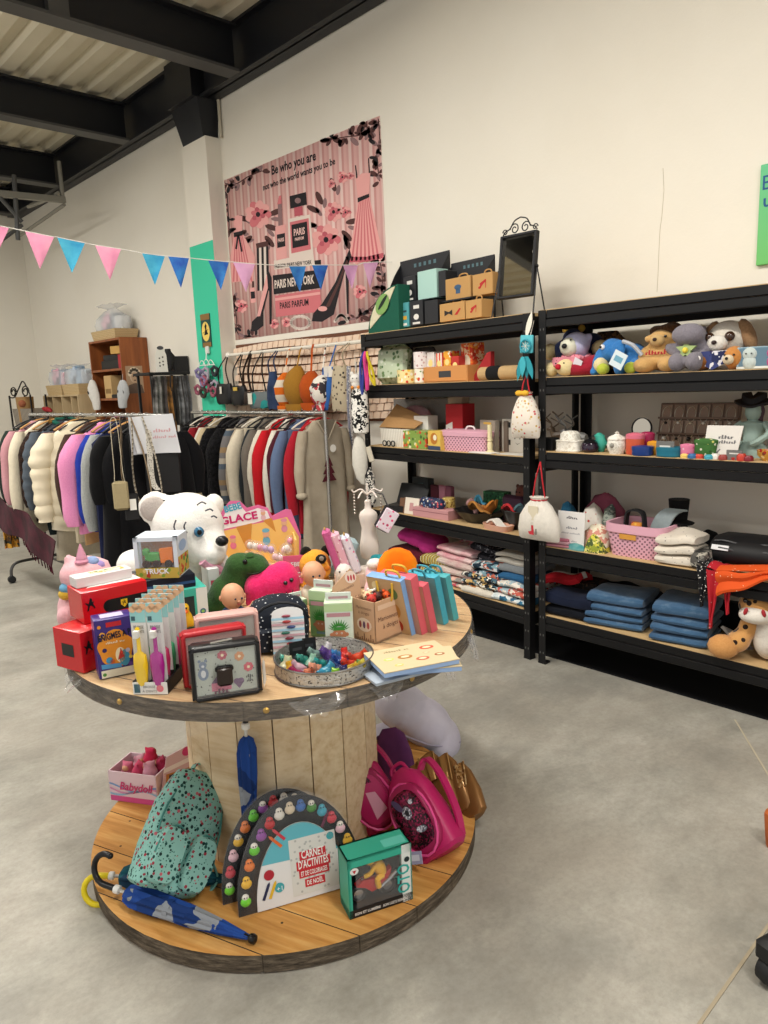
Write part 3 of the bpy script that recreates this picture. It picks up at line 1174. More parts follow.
for i,(e,nm,lb,ct,kw)in enumerate(rackA):
 Y=YA[i]
 f=(Y-RA0[1])/(RA1[1]-RA0[1])
 loc=(RA0[0]+f*(RA1[0]-RA0[0]),Y,RAZ)
 garment(nm,lb,ct,(loc[0]+.03*math.sin(i*2.7),Y,RAZ),arz+.13*math.sin(i*1.9),seed=i,**kw)
 hanger(loc,arz,mt('#b98a52',.5)if i%3==2 else mt('#1d1d20',.5),'clothes hanger carrying clothes on the left chrome rail','hangers on the left rail',i%3==2)
 # silver sequins on the black top, as its own part
for o in list(COL.objects):
 if o.name.startswith('sequin_blouse')and o.type=='EMPTY':
  b=B()
  b.loft([[(.24*math.cos(2*PI*i/24)*k,.078*math.sin(2*PI*i/24),z)for i in range(24)]for z,k in((-.44,1.02),(-.5,1.05),(-.585,1.06))],sequins(('#9aa0a6','#3c4046','#c9ced2','#15161a')))
  b.build('sequin_hem',o,'silver sequin hem')
rackB=[(180,'jacket','black jacket at the far end of the rear clothes rail','jacket',dict(m=cloth('#141416'),L=.8)),(186,'blouse','pale grey blouse between black jacket and red sweater, rear rail','blouse',dict(m=cloth('#cfc8bc'),L=.76)),(190,'sweater','dark red sweater near the far end of rear clothes rail','sweater',dict(m=cloth('#8e1f28'),L=.74)),(195,'blouse','white blouse right of the dark red sweater','blouse',dict(m=cloth('#d9d3c4'),L=.72)),(199,'cardigan','pale beige cardigan left of the black fur coats','cardigan',dict(m=cloth('#c9b794'),L=.76)),(204,'fur_coat','first black fur coat from the left on the rear rail','coat',dict(m=pile('#17161a','#070708'),L=.9,th=.085,sw=.08)),(218,'fur_coat','second black fur coat, beside the striped grey cardigan','coat',dict(m=pile('#1c1b1e','#0a0a0b'),L=.95,th=.085,sw=.075)),(225,'striped_cardigan','grey cardigan with blue and ochre stripes beside black fur','cardigan',dict(m=bands(('#6d6a6a','#6d6a6a','#4f5a66','#a39a8c','#6d6a6a','#8a7254'),4.2,2,.9),L=.8,sw=.06)),(235,'cardigan','beige knitted cardigan right of the striped grey cardigan','cardigan',dict(m=cloth('#b3a48e',None,45,.5),L=.86,sw=.06)),(243,'sweater','cream sweater between beige cardigan and dark green jacket','sweater',dict(m=cloth('#d8cdb6'),L=.88,sw=.06)),(251,'jacket','dark slate jacket right of the cream sweater, rear rail','jacket',dict(m=cloth('#23282c'),L=.84)),(256,'cardigan','taupe grey cardigan beside the dark slate jacket','cardigan',dict(m=cloth('#6e675e'),L=.84)),(262,'long_cardigan','ivory cardigan with wide sleeve left of the bright red sweater','cardigan',dict(m=cloth('#dcd5c3',None,45,.5),L=.84,sw=.065)),(274,'sweater','bright red sweater on the rear clothes rail','sweater',dict(m=cloth('#c01a24'),L=.9,sw=.055)),(281,'blouse','off white blouse between bright red and maroon sweaters','blouse',dict(m=cloth('#ddd6c8'),L=.88)),(288,'sweater','maroon sweater right of the off white blouse','sweater',dict(m=cloth('#4a1a26'),L=.85)),(292,'shirt','slate blue shirt between maroon and red sweaters','shirt',dict(m=cloth('#5f708f'),L=.85)),(297,'sweater','crimson sweater directly behind the grey tunic','sweater',dict(m=cloth('#a51c2b'),L=.8)),]
bx=V((*RB1,0))-V((*RB0,0))
brz=math.atan2(bx.y,bx.x)+PI/2
YB=spread([rail_y(q[0],465,2.995-.225)for q in rackB],5.48,3.88,.078)
for i,(e,nm,lb,ct,kw)in enumerate(rackB):
 Y=YB[i]
 f=(Y-RB0[1])/(RB1[1]-RB0[1])
 loc=(RB0[0]+f*(RB1[0]-RB0[0]),Y,RBZ)
 garment(nm,lb,ct,(loc[0]+.02*math.sin(i*2.7),Y,RBZ),brz+.10*math.sin(i*1.9),seed=40+i,**{'w':.175,**kw})
 hanger(loc,brz,mt('#d5cfc2',.5)if i%4==1 else mt('#1d1d20',.5),'clothes hanger carrying clothes on the rear rail','hangers on the rear rail',False)
 # grey tunic facing the room at the near end
YT=RB1[1]+.06
loc=(RB1[0]+.02,YT,RBZ)
TUN=cloth('#ab9f8c','#9f9380',80,.3)
t=thing('tunic','loose taupe v-neck tunic with dark red tree print','tunic',loc,brz)
b=B()
N=40
loops=[]
for z in[-.045,-.055,-.07,-.095,-.13,-.18,-.26,-.36,-.46,-.58,-.7,-.8,-.9]:
 k=min(1,max(0,(-z-.035)/.10))
 f=max(0,(-z-.2)/.7)
 hw=(.07+.10*k**.9)*(1+.18*f)
 lp=[]
 for i in range(N):
  a=2*PI*i/N
  c,s_=math.cos(a),math.sin(a)
  x=hw*math.copysign(abs(c)**.75,c)
  neck=0
  zz=z
  if z>-.075 and s_<0:
   zz=z-max(0,.12-1.7*abs(x))*(1 if z>-.05 else.85)
  lp.append((x,.045*math.copysign(abs(s_)**.7,s_)+.013*f*math.sin(x*42+1.2+3*z)+.006*f*math.sin(x*80),zz))
 loops.append(lp)
b.loft(loops,TUN)
b.build('body',t)
for sx in(-1,1):
 b=B()
 loops=[]
 for i in range(12):
  f=i/11
  z=-.11-.42*f
  x=sx*(.165+.045*math.sin(min(1,f*1.6)*1.4))
  r=(.042+.015*math.sin(f*3))*(1-.25*f)*(1+.08*math.sin(f*11))
  loops.append([(x+r*.75*math.cos(2*PI*j/12),-.01+r*.8*math.sin(2*PI*j/12),z)for j in range(12)])
 b.loft(loops,TUN)
 b.ell((sx*.208,-.015,-.53),(.036,.042,.026),TUN)
 b.build('sleeve',t)
FT=front(-.066,0,-.012)
b=B()
TR=mt('#4f1420',.9)
for k,(w_,z0,z1)in enumerate(((.062,-.45,-.38),(.05,-.40,-.335),(.036,-.35,-.295))):
 b.flat([(-w_,z0),(w_,z0),(.012,z1),(0,z1+.012),(-.012,z1)],TR,1+k,FT)
b.rect(-.007,-.455,.007,-.43,TR,1,FT)
b.disc(0,-.285,.010,TR,2,FT,seg=8)
b.build('tree_print',t,'dark red tree print')
b=B()
b.disc(.035,-.235,.026,mt('#e8e4dc',.7),1,front(-.062))
b.build('round_tag',t,'white round tag')
b=B()
VN=[(-.075,-.052),(-.05,-.095),(0,-.175),(.05,-.095),(.075,-.052)]
b.flat([*VN,(.04,-.04),(-.04,-.04)],cloth('#7f7566'),1,front(-.058))
b.tube([(x,-.060,z)for x,z in VN],.005,TUN,6)
b.build('neckline',t,'v-shaped neckline')
hanger(loc,brz,mt('#b01c26',.5),'red clothes hanger carrying the taupe tunic',None)
# ---------------------------------------------------------------- bags and sign at the right end of the left rail
def strap_bag(name,label,loc,rz,w,h,d,m,sm,drop,sw=.03,cat='bag',flap=None,tagm=None):
 t=thing(name,label,cat,loc,rz)
 b=B()
 b.box((0,0,-drop-h/2),(w,d,h),m,bev=min(d*.4,.02))
 b.build('body',t)
 b=B()
 pts=[(-w/2+.01,0,-drop-.02),(-w/2+.02,0,-drop+.05),(-.018,0,-.03),(0,0,.016),(.018,0,-.03),(w/2-.02,0,-drop+.05),(w/2-.01,0,-drop-.02)]
 b.ribbon(spline(pts,5),sw,.003,sm,side=(0,1,0))
 b.build('strap',t)
 if flap:
  b=B()
  b.box((0,-d/2-.003,-drop-h*.25),(w*.98,.008,h*.5),flap,bev=.004)
  b.build('flap',t)
 if tagm:
  b=B()
  b.box((w*.1,-d/2-.004,-drop-h*.4),(w*.45,.003,h*.4),tagm)
  b.build('price_tag',t,'white price tag')
 return t
CAMZ=math.atan2(-1.6,4.4)
fr=lambda Y,k=0:(RA0[0]+(Y-RA0[1])/(RA1[1]-RA0[1])*(RA1[0]-RA0[0])+k,Y,RAZ)
def hook_at(px_,py_,Xr=1.955):
 """point of the left rail seen at photo column px_"""
 Y=rail_y(px_,py_,Xr)
 return V((RA0[0]+(Y-RA0[1])/(RA1[1]-RA0[1])*(RA1[0]-RA0[0]),Y,RAZ))
def END(px_):
 p=ony(px_,418,4.0)
 return V((p.x,p.y,RAZ-.01))
strap_bag('crossbody_bag','beige crossbody bag on a wide cream strap, left clothes rail',END(113),CAMZ-.1,.085,.17,.035,cloth('#a69774'),cloth('#c9bfa8'),.34,.022)
strap_bag('phone_pouch','small black pouch with white card tag on left clothes rail',END(123),CAMZ-.1,.08,.16,.02,mt('#19191b',.5),mt('#1b1b1c',.6),.42,.012,'pouch',None,mt('#ece9e2',.6))
b=B()
st=[]
for dx in(-.04,.02):
 pts=[(dx-.03,0,.016),(dx-.035,-.01,-.12),(dx-.05,0,-.3),(dx-.03,0,-.47),(dx+.04,0,-.52),(dx+.1,0,-.45),(dx+.08,0,-.2),(dx+.03,0,.012)]
 b.ribbon(spline(pts,6),.028,.003,bands(('#bdb3a0','#8b8170','#d8d0c0'),40,2)if dx>0 else cloth('#a58f73'),side=(.3,1,0))
one(b,'bag_strap','loops of tan and beige bag strap at left rail end','strap',END(133),CAMZ)
b=B()
b.ribbon(spline([(0,0,.016),(.005,-.012,-.1),(.0,0,-.35),(.03,-.01,-.42)],6),.034,.003,spots('#d4cfc4',('#55524d','#8a857c'),130,.33),side=(1,.1,0))
one(b,'patterned_strap','grey speckled wide bag strap hanging beside tan strap loops','strap',END(146),CAMZ)
strap_bag('shoulder_bag','black shoulder bag at the right end of left clothes rail',END(160)+V((0,.02,0)),CAMZ,.2,.3,.09,mt('#141416',.5),mt('#1b1b1c',.6),.16,.02)
t=thing('paper_sign','white paper sign in a clear sleeve at left rail end','sign',END(155)+V((-.02,-.05,0)),CAMZ-.05)
b=B()
b.sheet(lambda u,v:(-.15+.245*u+.03*v,.02*math.sin(u*3)+.01*v,.012-.21*v-.02*u*(v-.5)),8,6,mt('#d3d4d8',.35,0,.5),.002)
sht=b.build('sheet',t)
b=B()
FT=front(-.012)
RED=mt('#c79a9e',.8)
b.scrib(.03,-.08,.10,.02,RED,1,FT)
b.scrib(.04,-.115,.13,.016,RED,1,FT)
b.build('lettering',sht,'faint red lettering')
b=B()
b.box((-.03,.03,-.10),(.24,.002,.21),mt('#b9bac0',.4))
b.build('rear_sheet',t)
# shawl draped over the far foot of the left rail
SH=cloth('#4a1424','#2f1018',30)
b=B()
SHX=1.575
def shp(u,v):
 p=onx(-6+62*u-4*v,492+48*u+26*v+3*math.sin(u*9),SHX)
 return(p.x+.012*math.sin(u*16),p.y,p.z)
b.sheet(shp,18,8,SH,.006)
for i in range(14):
 p=V(shp(.5+i/26,1))
 b.tube([p+V((0,0,.008)),p+V((.005,-.006,-.05))],.004,SH,4)
one(b,'fringed_shawl','burgundy fringed shawl trailing low under the left rail coats','shawl')
b=B()
b.sheet(lambda u,v:(1.60+.1*u,6.13+.02*math.sin(u*12),.60-.32*v),10,8,patches(('#b9722b','#6b4a2a','#d19a3c','#3a3a30'),25),.008)
one(b,'fringed_scarf','mustard and brown scarf hanging low at the far left','scarf')
garment('long_cream_dress','long cream skirt reaching low beneath the left rail jackets','skirt',fr(5.15,.02),arz,cloth('#cfc4ad'),L=.98,sl=0,flare=1.35,seed=91)
# ================================================================ furniture along the long wall, left part
n=NT('cherry veneer')
v=n.obj((1,1,.12))
n.color(n.ramp(n.noise(v,14,5),[(.35,'#7d4420'),(.6,'#97562b'),(.75,'#a8642f')]))
CHERRY=n.fin(.45,0,.4)
n=NT('pale birch')
v=n.obj((1,1,.15))
n.color(n.ramp(n.noise(v,12,4),[(.35,'#c9b48e'),(.7,'#b8a079')]))
BIRCH=n.fin(.6)
bx0,byR=3.20,7.28
Hb=ony(120,337,byR).z
t=thing('bookcase','tall reddish brown wooden bookcase against the left wall','bookcase',(bx0,byR,0),-PI/2)
Wb,Db=.80,WX-bx0-.005
for x in(-.01,-Wb+.01):
 b=B()
 b.box((x,Db/2,Hb/2),(.02,Db,Hb),CHERRY)
 b.build('side_panel',t)
b=B()
b.box((-Wb/2,Db-.004,Hb/2),(Wb-.04,.006,Hb),mt('#4b2a16',.6))
b.build('back_panel',t)
SHZ=[]
for y in(370.5,399.5,430,465):
 SHZ.append(onx(106,y,bx0).z)
for z in[Hb-.011,*SHZ,.06]:
 b=B()
 b.box((-Wb/2,Db/2-.004,z),(Wb-.04,Db-.012,.022),CHERRY)
 b.build('shelf',t)
def PB(dx,z,dy=.03):
 """point in the bookcase, dx from its right side, dy behind its front"""
 return(bx0+dy,byR+dx,z)
def bxx(name,label,cat,loc,rz,d,m,group=None,extra=None,bev=.002,rot=None):
 b=B()
 b.box((0,d[1]/2,d[2]/2),d,m,bev=bev)
 if extra:
  extra(b)
 return one(b,name,label,cat,loc,rz,group,rot)
z1,z2=SHZ[0]+.011,SHZ[1]+.011
bxx('black_box','long black box lying on the bookcase upper shelf','box',PB(.33,z1),-PI/2,(.5,.2,.09),mt('#161617',.5))
bxx('black_box','smaller black box stacked on the long black bookcase box','box',PB(.36,z1+.09,.06),-PI/2+.15,(.34,.16,.06),mt('#232325',.5))
bxx('cardboard_box','small kraft box on the black boxes in the bookcase','box',PB(.17,z1+.15,.03),-PI/2+.3,(.18,.12,.08),mt('#c39a55',.7))
bxx('red_box','red box at the right end of bookcase upper shelf','box',PB(.08,z1,.02),-PI/2,(.09,.12,.14),mt('#a8202e',.5))
bxx('wine_carton','tall kraft carton on the bookcase middle shelf','carton',PB(.47,z2),-PI/2,(.18,.12,.24),mt('#c6a571',.7),extra=lambda b:b.rect(-.07,.05,.07,.1,mt('#8a6c40'),1,front(-.0)))
b=B()
b.lathe([(.05,0),(.055,.01),(.06,.08),(.045,.13),(.02,.15)],mt('#4a4a50',.4),seg=16)
one(b,'dark_vase','dark grey vase beside the carton in the bookcase','vase',PB(.2,z2,.12))
bxx('black_case','flat black case on the bookcase middle shelf','case',PB(.22,z2,.01),-PI/2,(.26,.05,.04),mt('#141415',.5))
# picture stuck on the bookcase side
b=B()
wq=.001
p0,p1=ony(125,366,byR-wq),ony(144.5,393,byR-wq)
pw,ph_=p1.x-p0.x,p0.z-p1.z
b.box((pw/2,.0005,ph_/2),(pw,.001,ph_),mt('#a98d72',.7))
T_=front(-.0001)
b.disc(pw*.5,ph_*.62,pw*.28,mt('#cbb49a'),1,T_,ph_*.24)
for k in range(7):
 a=PI*k/6
 b.disc(pw*.5+pw*.26*math.cos(a),ph_*.7+ph_*.18*math.sin(a),pw*.13,mt('#d8c6ae'),2,T_)
b.disc(pw*.5,ph_*.58,pw*.2,mt('#b89a7e'),3,T_,ph_*.2)
b.disc(pw*.42,ph_*.62,pw*.04,mt('#3d2c24'),4,T_,seg=8)
b.disc(pw*.58,ph_*.62,pw*.04,mt('#3d2c24'),4,T_,seg=8)
b.disc(pw*.5,ph_*.48,pw*.07,mt('#5a342c'),4,T_,ph_*.025,seg=8)
b.flat([(0,0),(pw,0),(pw*.9,ph_*.3),(pw*.5,ph_*.38),(pw*.1,ph_*.3)],mt('#5c4a40'),2,T_)
one(b,'portrait_print','sepia portrait print stuck to the bookcase side','print',(p0.x,byR-wq,p1.z))
# gift baskets wrapped in film
CELLO=clear('#eef1f5',.12,.95,.3)
WICK=bands(('#cfb78c','#b99c6c','#d8c49c','#a98b5d'),60,2,.8)
def gift_basket(label,loc,rz,w,d,h,H,cols,bow):
 t=thing('gift_basket',label,'gift basket',loc,rz)
 b=B()
 b.loft([[(x*w/2*k,y*d/2*k,z)for x,y in((-1,-1),(1,-1),(1,1),(-1,1))]for z,k in((0,.9),(h,1.0),(h,.94),(.01,.86))],WICK)
 b.build('basket',t)
 rg=random.Random(len(label))
 b=B()
 N=20
 loops=[]
 for z,k in((h*.9,.93),(h*1.6,1.0),(h*2.3,.9),(H*.82,.45),(H*.9,.22),(H*.96,.5),(H,.8)):
  loops.append([(w/2*k*math.copysign(abs(math.cos(2*PI*i/N))**.6,math.cos(2*PI*i/N))*rg.uniform(.9,1.06),d/2*k*math.copysign(abs(math.sin(2*PI*i/N))**.6,math.sin(2*PI*i/N))*rg.uniform(.9,1.06),z*rg.uniform(.97,1.03))for i in range(N)])
 b.loft(loops,CELLO,False)
 b.build('film_wrap',t,'clear film wrapping')
 b=B()
 for k in range(5):
  a=2*PI*k/5
  b.ell((.05*math.cos(a),-d*.30+.02*math.sin(a),h*1.9+.05*math.sin(a)),(.05,.02,.03),mt(bow,.6),(0,a,0),10)
 b.build('bow',t)
 for k in range(5):
  b=B()
  x=w*(-.34+.17*k)
  hh=rg.uniform(.16,.27)
  b.box((x,rg.uniform(-.04,.04),h*.5+hh/2),(w*.19,d*.42,hh+h*.3),mt(cols[k%len(cols)],.7),(rg.uniform(-.1,.1),rg.uniform(-.15,.15),rg.uniform(-.3,.3)),bev=.012)
  b.build('gift',t)
 return t
c=V(PB(Wb*.55,Hb,Db/2))
gift_basket('gift basket in clear film with pink bow on the bookcase top',c,-PI/2,.62,.26,.10,.36,('#d8d8d6','#b7b7b4','#e7d3d6','#9aa0a6'),'#e6b7c4')
# pale cube shelf with two more baskets
cY=8.85
Lc=V((3.12,cY,0))
zc=onx(60,395,3.12).z
zc=hit(62,395,(1,0,0),Lc).z
t=thing('cube_shelf','pale birch cube shelf left of the brown bookcase','shelf',Lc,-PI/2)
for x in(-.62,-.3,0,.3,.5):
 b=B()
 b.box((x,.16,zc/2),(.018,.32,zc),BIRCH)
 b.build('upright',t)
for z in(zc-.01,zc-.28,zc-.56,.04):
 b=B()
 b.box((-.06,.16,z),(1.14,.318,.018),BIRCH)
 b.build('shelf',t)
b=B()
b.box((-.06,.318,zc/2),(1.14,.004,zc-.02),mt('#a08a66'))
b.build('back_panel',t)
gift_basket('blue and pink gift basket on the cube shelf, left one',(3.27,cY+.32,zc),-PI/2,.52,.24,.12,.36,('#8fb0cc','#d8b3bd','#7f9dbb'),'#d9a3b4')
gift_basket('light blue gift basket on the cube shelf beside the bookcase',(3.27,cY-.22,zc),-PI/2,.52,.24,.12,.34,('#9db9cf','#c5cfd8','#8aa6c0'),'#b9c9da')
b=B()
for k in(0,.1):
 b.ell((k,0,.03),(.07,.03,.025),mt('#a3202b',.35),(0,.35,.2),10)
 b.tube([(k+.06,0,.04),(k+.07,0,0)],.006,mt('#a3202b',.35),6)
one(b,'red_shoe','pair of red high heeled shoes behind the coats at left','shoes',onx(46,412,3.0),-PI/2)
# iron scroll stand with basket
IRON=mt('#26221f',.5,.4)
t=thing('scroll_stand','black iron scroll stand with grey basket, far left','stand',(2.9,9.35,0),-PI/2+.3)
p=onx(17,402,2.9)
zb=p.z-.14
b=B()
for x in(-.2,.2):
 for y in(-.1,.1):
  b.tube([(x,y,0),(x,y,zb+.22)],.012,IRON,6)
for cx_,r_ in((-.11,.06),(.12,.07)):
 b.tube([(cx_+r_*(1-a/900)*math.cos(Rd(a)),-.1,zb+.26+r_*(1-a/900)*math.sin(Rd(a)))for a in range(0,560,30)],.008,IRON,5)
b.tube(spline([(-.2,-.1,zb+.2),(-.1,-.1,zb+.2),(0,-.1,zb+.3),(.1,-.1,zb+.38),(.2,-.1,zb+.22)],5),.008,IRON,5)
b.build('frame',t)
b=B()
b.loft([[(sx*.19*k,sy*.09*k,z)for sx,sy in((-1,-1),(1,-1),(1,1),(-1,1))]for z,k in((zb-.16,.9),(zb+.06,1),(zb+.06,.92),(zb-.15,.83))],bands(('#8d8478','#a39a8c','#6f675d'),40,0,.8))
b.build('basket',t)
b=B()
b.lathe([(.09,0),(.1,.3)],mt('#a07c4e',.7),(-.06,0,zb-.1),12)
b.ell((-.02,-.06,zb+.12),.05,mt('#9a5a3c',.7),seg=10)
b.build('brown_pot',t)
# white printed pouches hung on the bookcase front
for(x0,x1,y0,y1,lb,Y_)in((85,99,380,410,'white hanging cloth pouch left of the bookcase shelves',0),(115,130,380,408,'grey white cloth pouch hung before the bookcase right edge',1)):
 X_=3.16
 c=onx((x0+x1)/2,y0,X_)
 c2=onx((x0+x1)/2,y1,X_)
 w_=(x1-x0)*mpp(c)*1.05
 h_=c.z-c2.z
 b=B()
 M_=cloth('#e2dfd8' if Y_==0 else '#bfc1c2')
 loops=[]
 for f,k,o in((0,.25,0),(.06,.5,0),(.25,.85,-.02),(.5,.95,.05*(-1)**Y_),(.75,.7,.18*(-1)**Y_),(.95,.62,.2*(-1)**Y_),(1,.5,.2*(-1)**Y_)):
  loops.append([(w_/2*k*math.cos(2*PI*i/14)+o*w_,.03*(.4+k)*math.sin(2*PI*i/14),-f*h_)for i in range(14)])
 b.loft(loops,M_)
 b.tube([(0,0,0),(0,.01,.06)],.003,M_,4)
 for q in(-.25,.15):
  b.disc(q*w_,-h_*.42,.012,mt('#2a2a2c'),1,front(-.034),.02,.4,8)
 one(b,'cloth_pouch',lb,'pouch',c,-PI/2+.35)
 # black display stand with scarves
sx0,sx1=ony(150,372,6.35),ony(187,372,6.35)
zs_=(sx0.z+sx1.z)/2
wS=sx1.x-sx0.x
t=thing('display_stand','black display stand between bookcase and mint column','display stand',(sx0.x,6.35,0))
BM=mt('#1b1b1d',.5)
b=B()
b.box((wS/2,.15,zs_-.012),(wS+.04,.34,.024),BM,bev=.003)
b.build('top',t)
for x in(.015,wS-.015):
 for y in(.015,.29):
  b=B()
  b.box((x,y,(zs_-.024)/2),(.022,.022,zs_-.024),BM)
  b.build('leg',t)
b=B()
b.box((wS/2,.15,.9),(wS-.03,.28,.02),BM)
b.build('shelf',t)
b=B()
b.tube([(0,-.01,zs_-.04),(wS,-.01,zs_-.04)],.006,BM,6)
b.build('bar',t)
for k,(f,col_,lb)in enumerate(((.12,'#9a9793','pale grey scarf at the left of the black display stand'),(.28,'#5e5654','charcoal scarf on the black display stand'),(.45,'#a6743c','amber scarf in the middle of the black display stand'),(.60,'#3c3937','dark scarf right of the amber one on display stand'),(.76,'#8f9194','silver grey scarf on the black display stand'),(.90,'#6d6f73','slate scarf at the right of the black display stand'))):
 b=B()
 ln=.46+.05*((k*7)%3)
 b.sheet(lambda u,v:((u-.5)*.085+.006*math.sin(v*7+k),.012*math.sin(u*12+k)*(.5+v),.0-ln*v),8,10,cloth(col_,'#2f2b2a',30),.008)
 one(b,'scarf',lb,'scarf',(sx0.x+wS*f,6.335,zs_-.035))
q=lambda px_,dy=.1:ony(px_,372,6.35+dy).x
b=B()
b.loft([[(x*w_,-.002*s_+.02,z)for x in(-1,1)]+[(x*w_,.002+.02,z)for x in(1,-1)]for z,w_,s_ in((0,.055,1),(.16,.05,1),(.2,.035,1),(.23,.03,1))],mt('#e4e0d6',.6))
b.disc(0,.225,.03,mt('#4a4a4c'),1,front(.016),.018)
for z in(.06,.09,.13):
 b.disc(-.015,z,.008,mt('#55504a'),1,front(.0165),seg=8)
 b.disc(.015,z+.01,.008,mt('#55504a'),1,front(.0165),seg=8)
one(b,'jewellery_card','white earring card standing on the black display stand','card',(q(161),6.42,zs_),-.35)
for k,(px_,h_,lb)in enumerate(((170,.22,'left black necklace bust on the display stand'),(175,.20,'right black necklace bust on the display stand'))):
 b=B()
 b.loft([[(w_*math.cos(2*PI*i/14),.3*w_*math.sin(2*PI*i/14)+o,z)for i in range(14)]for z,w_,o in((0,.05,0),(.012,.05,0),(.02,.02,0),(h_*.4,.045,.01),(h_*.7,.06,.02),(h_*.88,.03,.03),(h_,.026,.035))],mt('#111112',.5))
 one(b,'necklace_bust',lb,'jewellery bust',(q(px_),6.46+.09*k,zs_),-.5)
bxx('black_box','square black box at the right of the display stand top','box',(q(182),6.44,zs_),-.2,(.13,.12,.15),mt('#19191b',.5))
# accessories hanging by the column
t=thing('accessory_hanger','white wire hanger of hair accessories on the mint column','accessory hanger',(cx-.03,5.80,onx(207,350,cx-.03).z),-PI/2+.1)
WW=mt('#e9e7e2',.4)
b=B()
b.box((0,.012,0),(.05,.02,.07),mt('#dcdad4',.4),bev=.008)
b.tube([(0,0,-.02),(0,-.01,-.08)],.006,WW,6)
for k in(-1,0,1):
 b.tube([(x*.05+k*.065,-.012,-.13+.05*(1-x*x)-.008*abs(k))for x in[i/4-1 for i in range(9)]],.004,WW,5)
b.tube([(-.12,-.012,-.13),(-.115,-.012,-.24)],.004,WW,5)
b.tube([(.12,-.012,-.13),(.115,-.012,-.24)],.004,WW,5)
b.tube([(-.12,-.012,-.13),(.12,-.012,-.13)],.004,WW,5)
b.build('wire_frame',t)
rg=random.Random(12)
for k in range(13):
 x,z=rg.uniform(-.13,.13),-.17-.038*(k%6)-rg.uniform(0,.03)
 m_=cloth(rg.choice(('#8a7fa8','#4b3f3a','#6f6a86','#9c5a6a','#3a3a40','#b0a6b4','#5a4334')))
 b=B()
 b.tube([(x+.036*math.cos(2*PI*i/12),-.02-.012*(k%3)+.006*math.sin(i*2.1),z+.036*math.sin(2*PI*i/12))for i in range(12)],[.012+.004*(i%2)for i in range(12)],m_,6,True)
 b.build('scrunchie',t)
 # ---------------------------------------------------------------- bags and caps hung from the wall rail
def on_rail(px_):return V((RAILX,onx(px_,352,RAILX).y,zr))
def at_rail(px_,py_,dx=-.03):return onx(px_,py_,RAILX+dx)
def ssize(x0,x1,y0,y1,X_):
 a,c,e=onx(x0,(y0+y1)/2,X_),onx(x1,(y0+y1)/2,X_),onx((x0+x1)/2,y1,X_)
 f_=onx((x0+x1)/2,y0,X_)
 return(a+c)/2,abs(a.y-c.y),f_.z,e.z
def hung_bag(name,label,x0,x1,ytop,y0,y1,m,sm,d=.06,cat='bag',shape=None,rz=-PI/2,dx=-.06,sw=.012,extra=None):
 X_=RAILX+dx
 c,w,zt_,zb_=ssize(x0,x1,y0,y1,X_)
 t=thing(name,label,cat,(X_,c.y,zb_),rz)
 h=zt_-zb_
 b=B()
 sh=shape or((0,.8),(.06,.95),(.3,1),(.75,.92),(.95,.85),(1,.8))
 b.loft([[(w/2*k*math.copysign(abs(math.cos(2*PI*i/18))**.7,math.cos(2*PI*i/18)),d/2*(.5+.5*math.sin(PI*min(1,f*.8+.15)))*math.copysign(abs(math.sin(2*PI*i/18))**.8,math.sin(2*PI*i/18)),f*h+.006*math.sin(i*2))for i in range(18)]for f,k in sh],m)
 b.build('body',t)
 zh=zr-zb_
 b=B()
 b.ribbon(spline([(-w*.3,-dx*0,h*.97),(-w*.22,-.01,(h+zh)/2),(-.012,-dx*.8,zh-.01),(0,-dx,zh+.016),(.012,-dx*.8,zh-.01),(w*.22,-.01,(h+zh)/2),(w*.3,0,h*.97)],5),sw,.003,sm,side=(0,1,0))
 b.build('handle',t)
 if extra:
  extra(t,w,h,d)
 return t
lea=mt('#17171a',.4)
hung_bag('mini_bag','small black handbag with white tag, far left of wall rail',217,233,366,384,404,lea,lea,.07,extra=lambda t,w,h,d:B().box((0,-d*.55,h*.7),(.03,.002,.06),mt('#dcd6c8')).build('tag',t,'white tag'))
hung_bag('mini_bag','black handbag with gold clasp next to the tagged one',232,247,362,386,405,lea,lea,.07,extra=lambda t,w,h,d:B().box((0,-d*.52,h*.85),(.06,.006,.03),mt('#c9a94a',.4)).build('clasp',t,'gold clasp'))
hung_bag('shoulder_bag','dark brown shoulder bag with long loop strap on wall rail',243,254,360,392,404,mt('#2a1c16',.5),mt('#2a1c16',.5),.05,sw=.02)
hung_bag('shopping_bag','grey and teal shopping bag with black handles on wall rail',250,271,365,392,408,patches(('#6d7576','#5f6869','#2d8f8c'),9),mt('#222326',.5),.07,extra=lambda t,w,h,d:B().box((-w*.3,-d*.55,h*.6),(.06,.003,h*.7),mt('#ded8ca')).build('tag',t,'cream tag'))
DEN=cloth('#26344f','#39496a',70)
hung_bag('denim_bag','dark denim bag hanging in the middle of wall rail',268,280,358,372,409,DEN,DEN,.07,shape=((0,.9),(.3,1),(.6,.85),(.8,.6),(1,.4)))
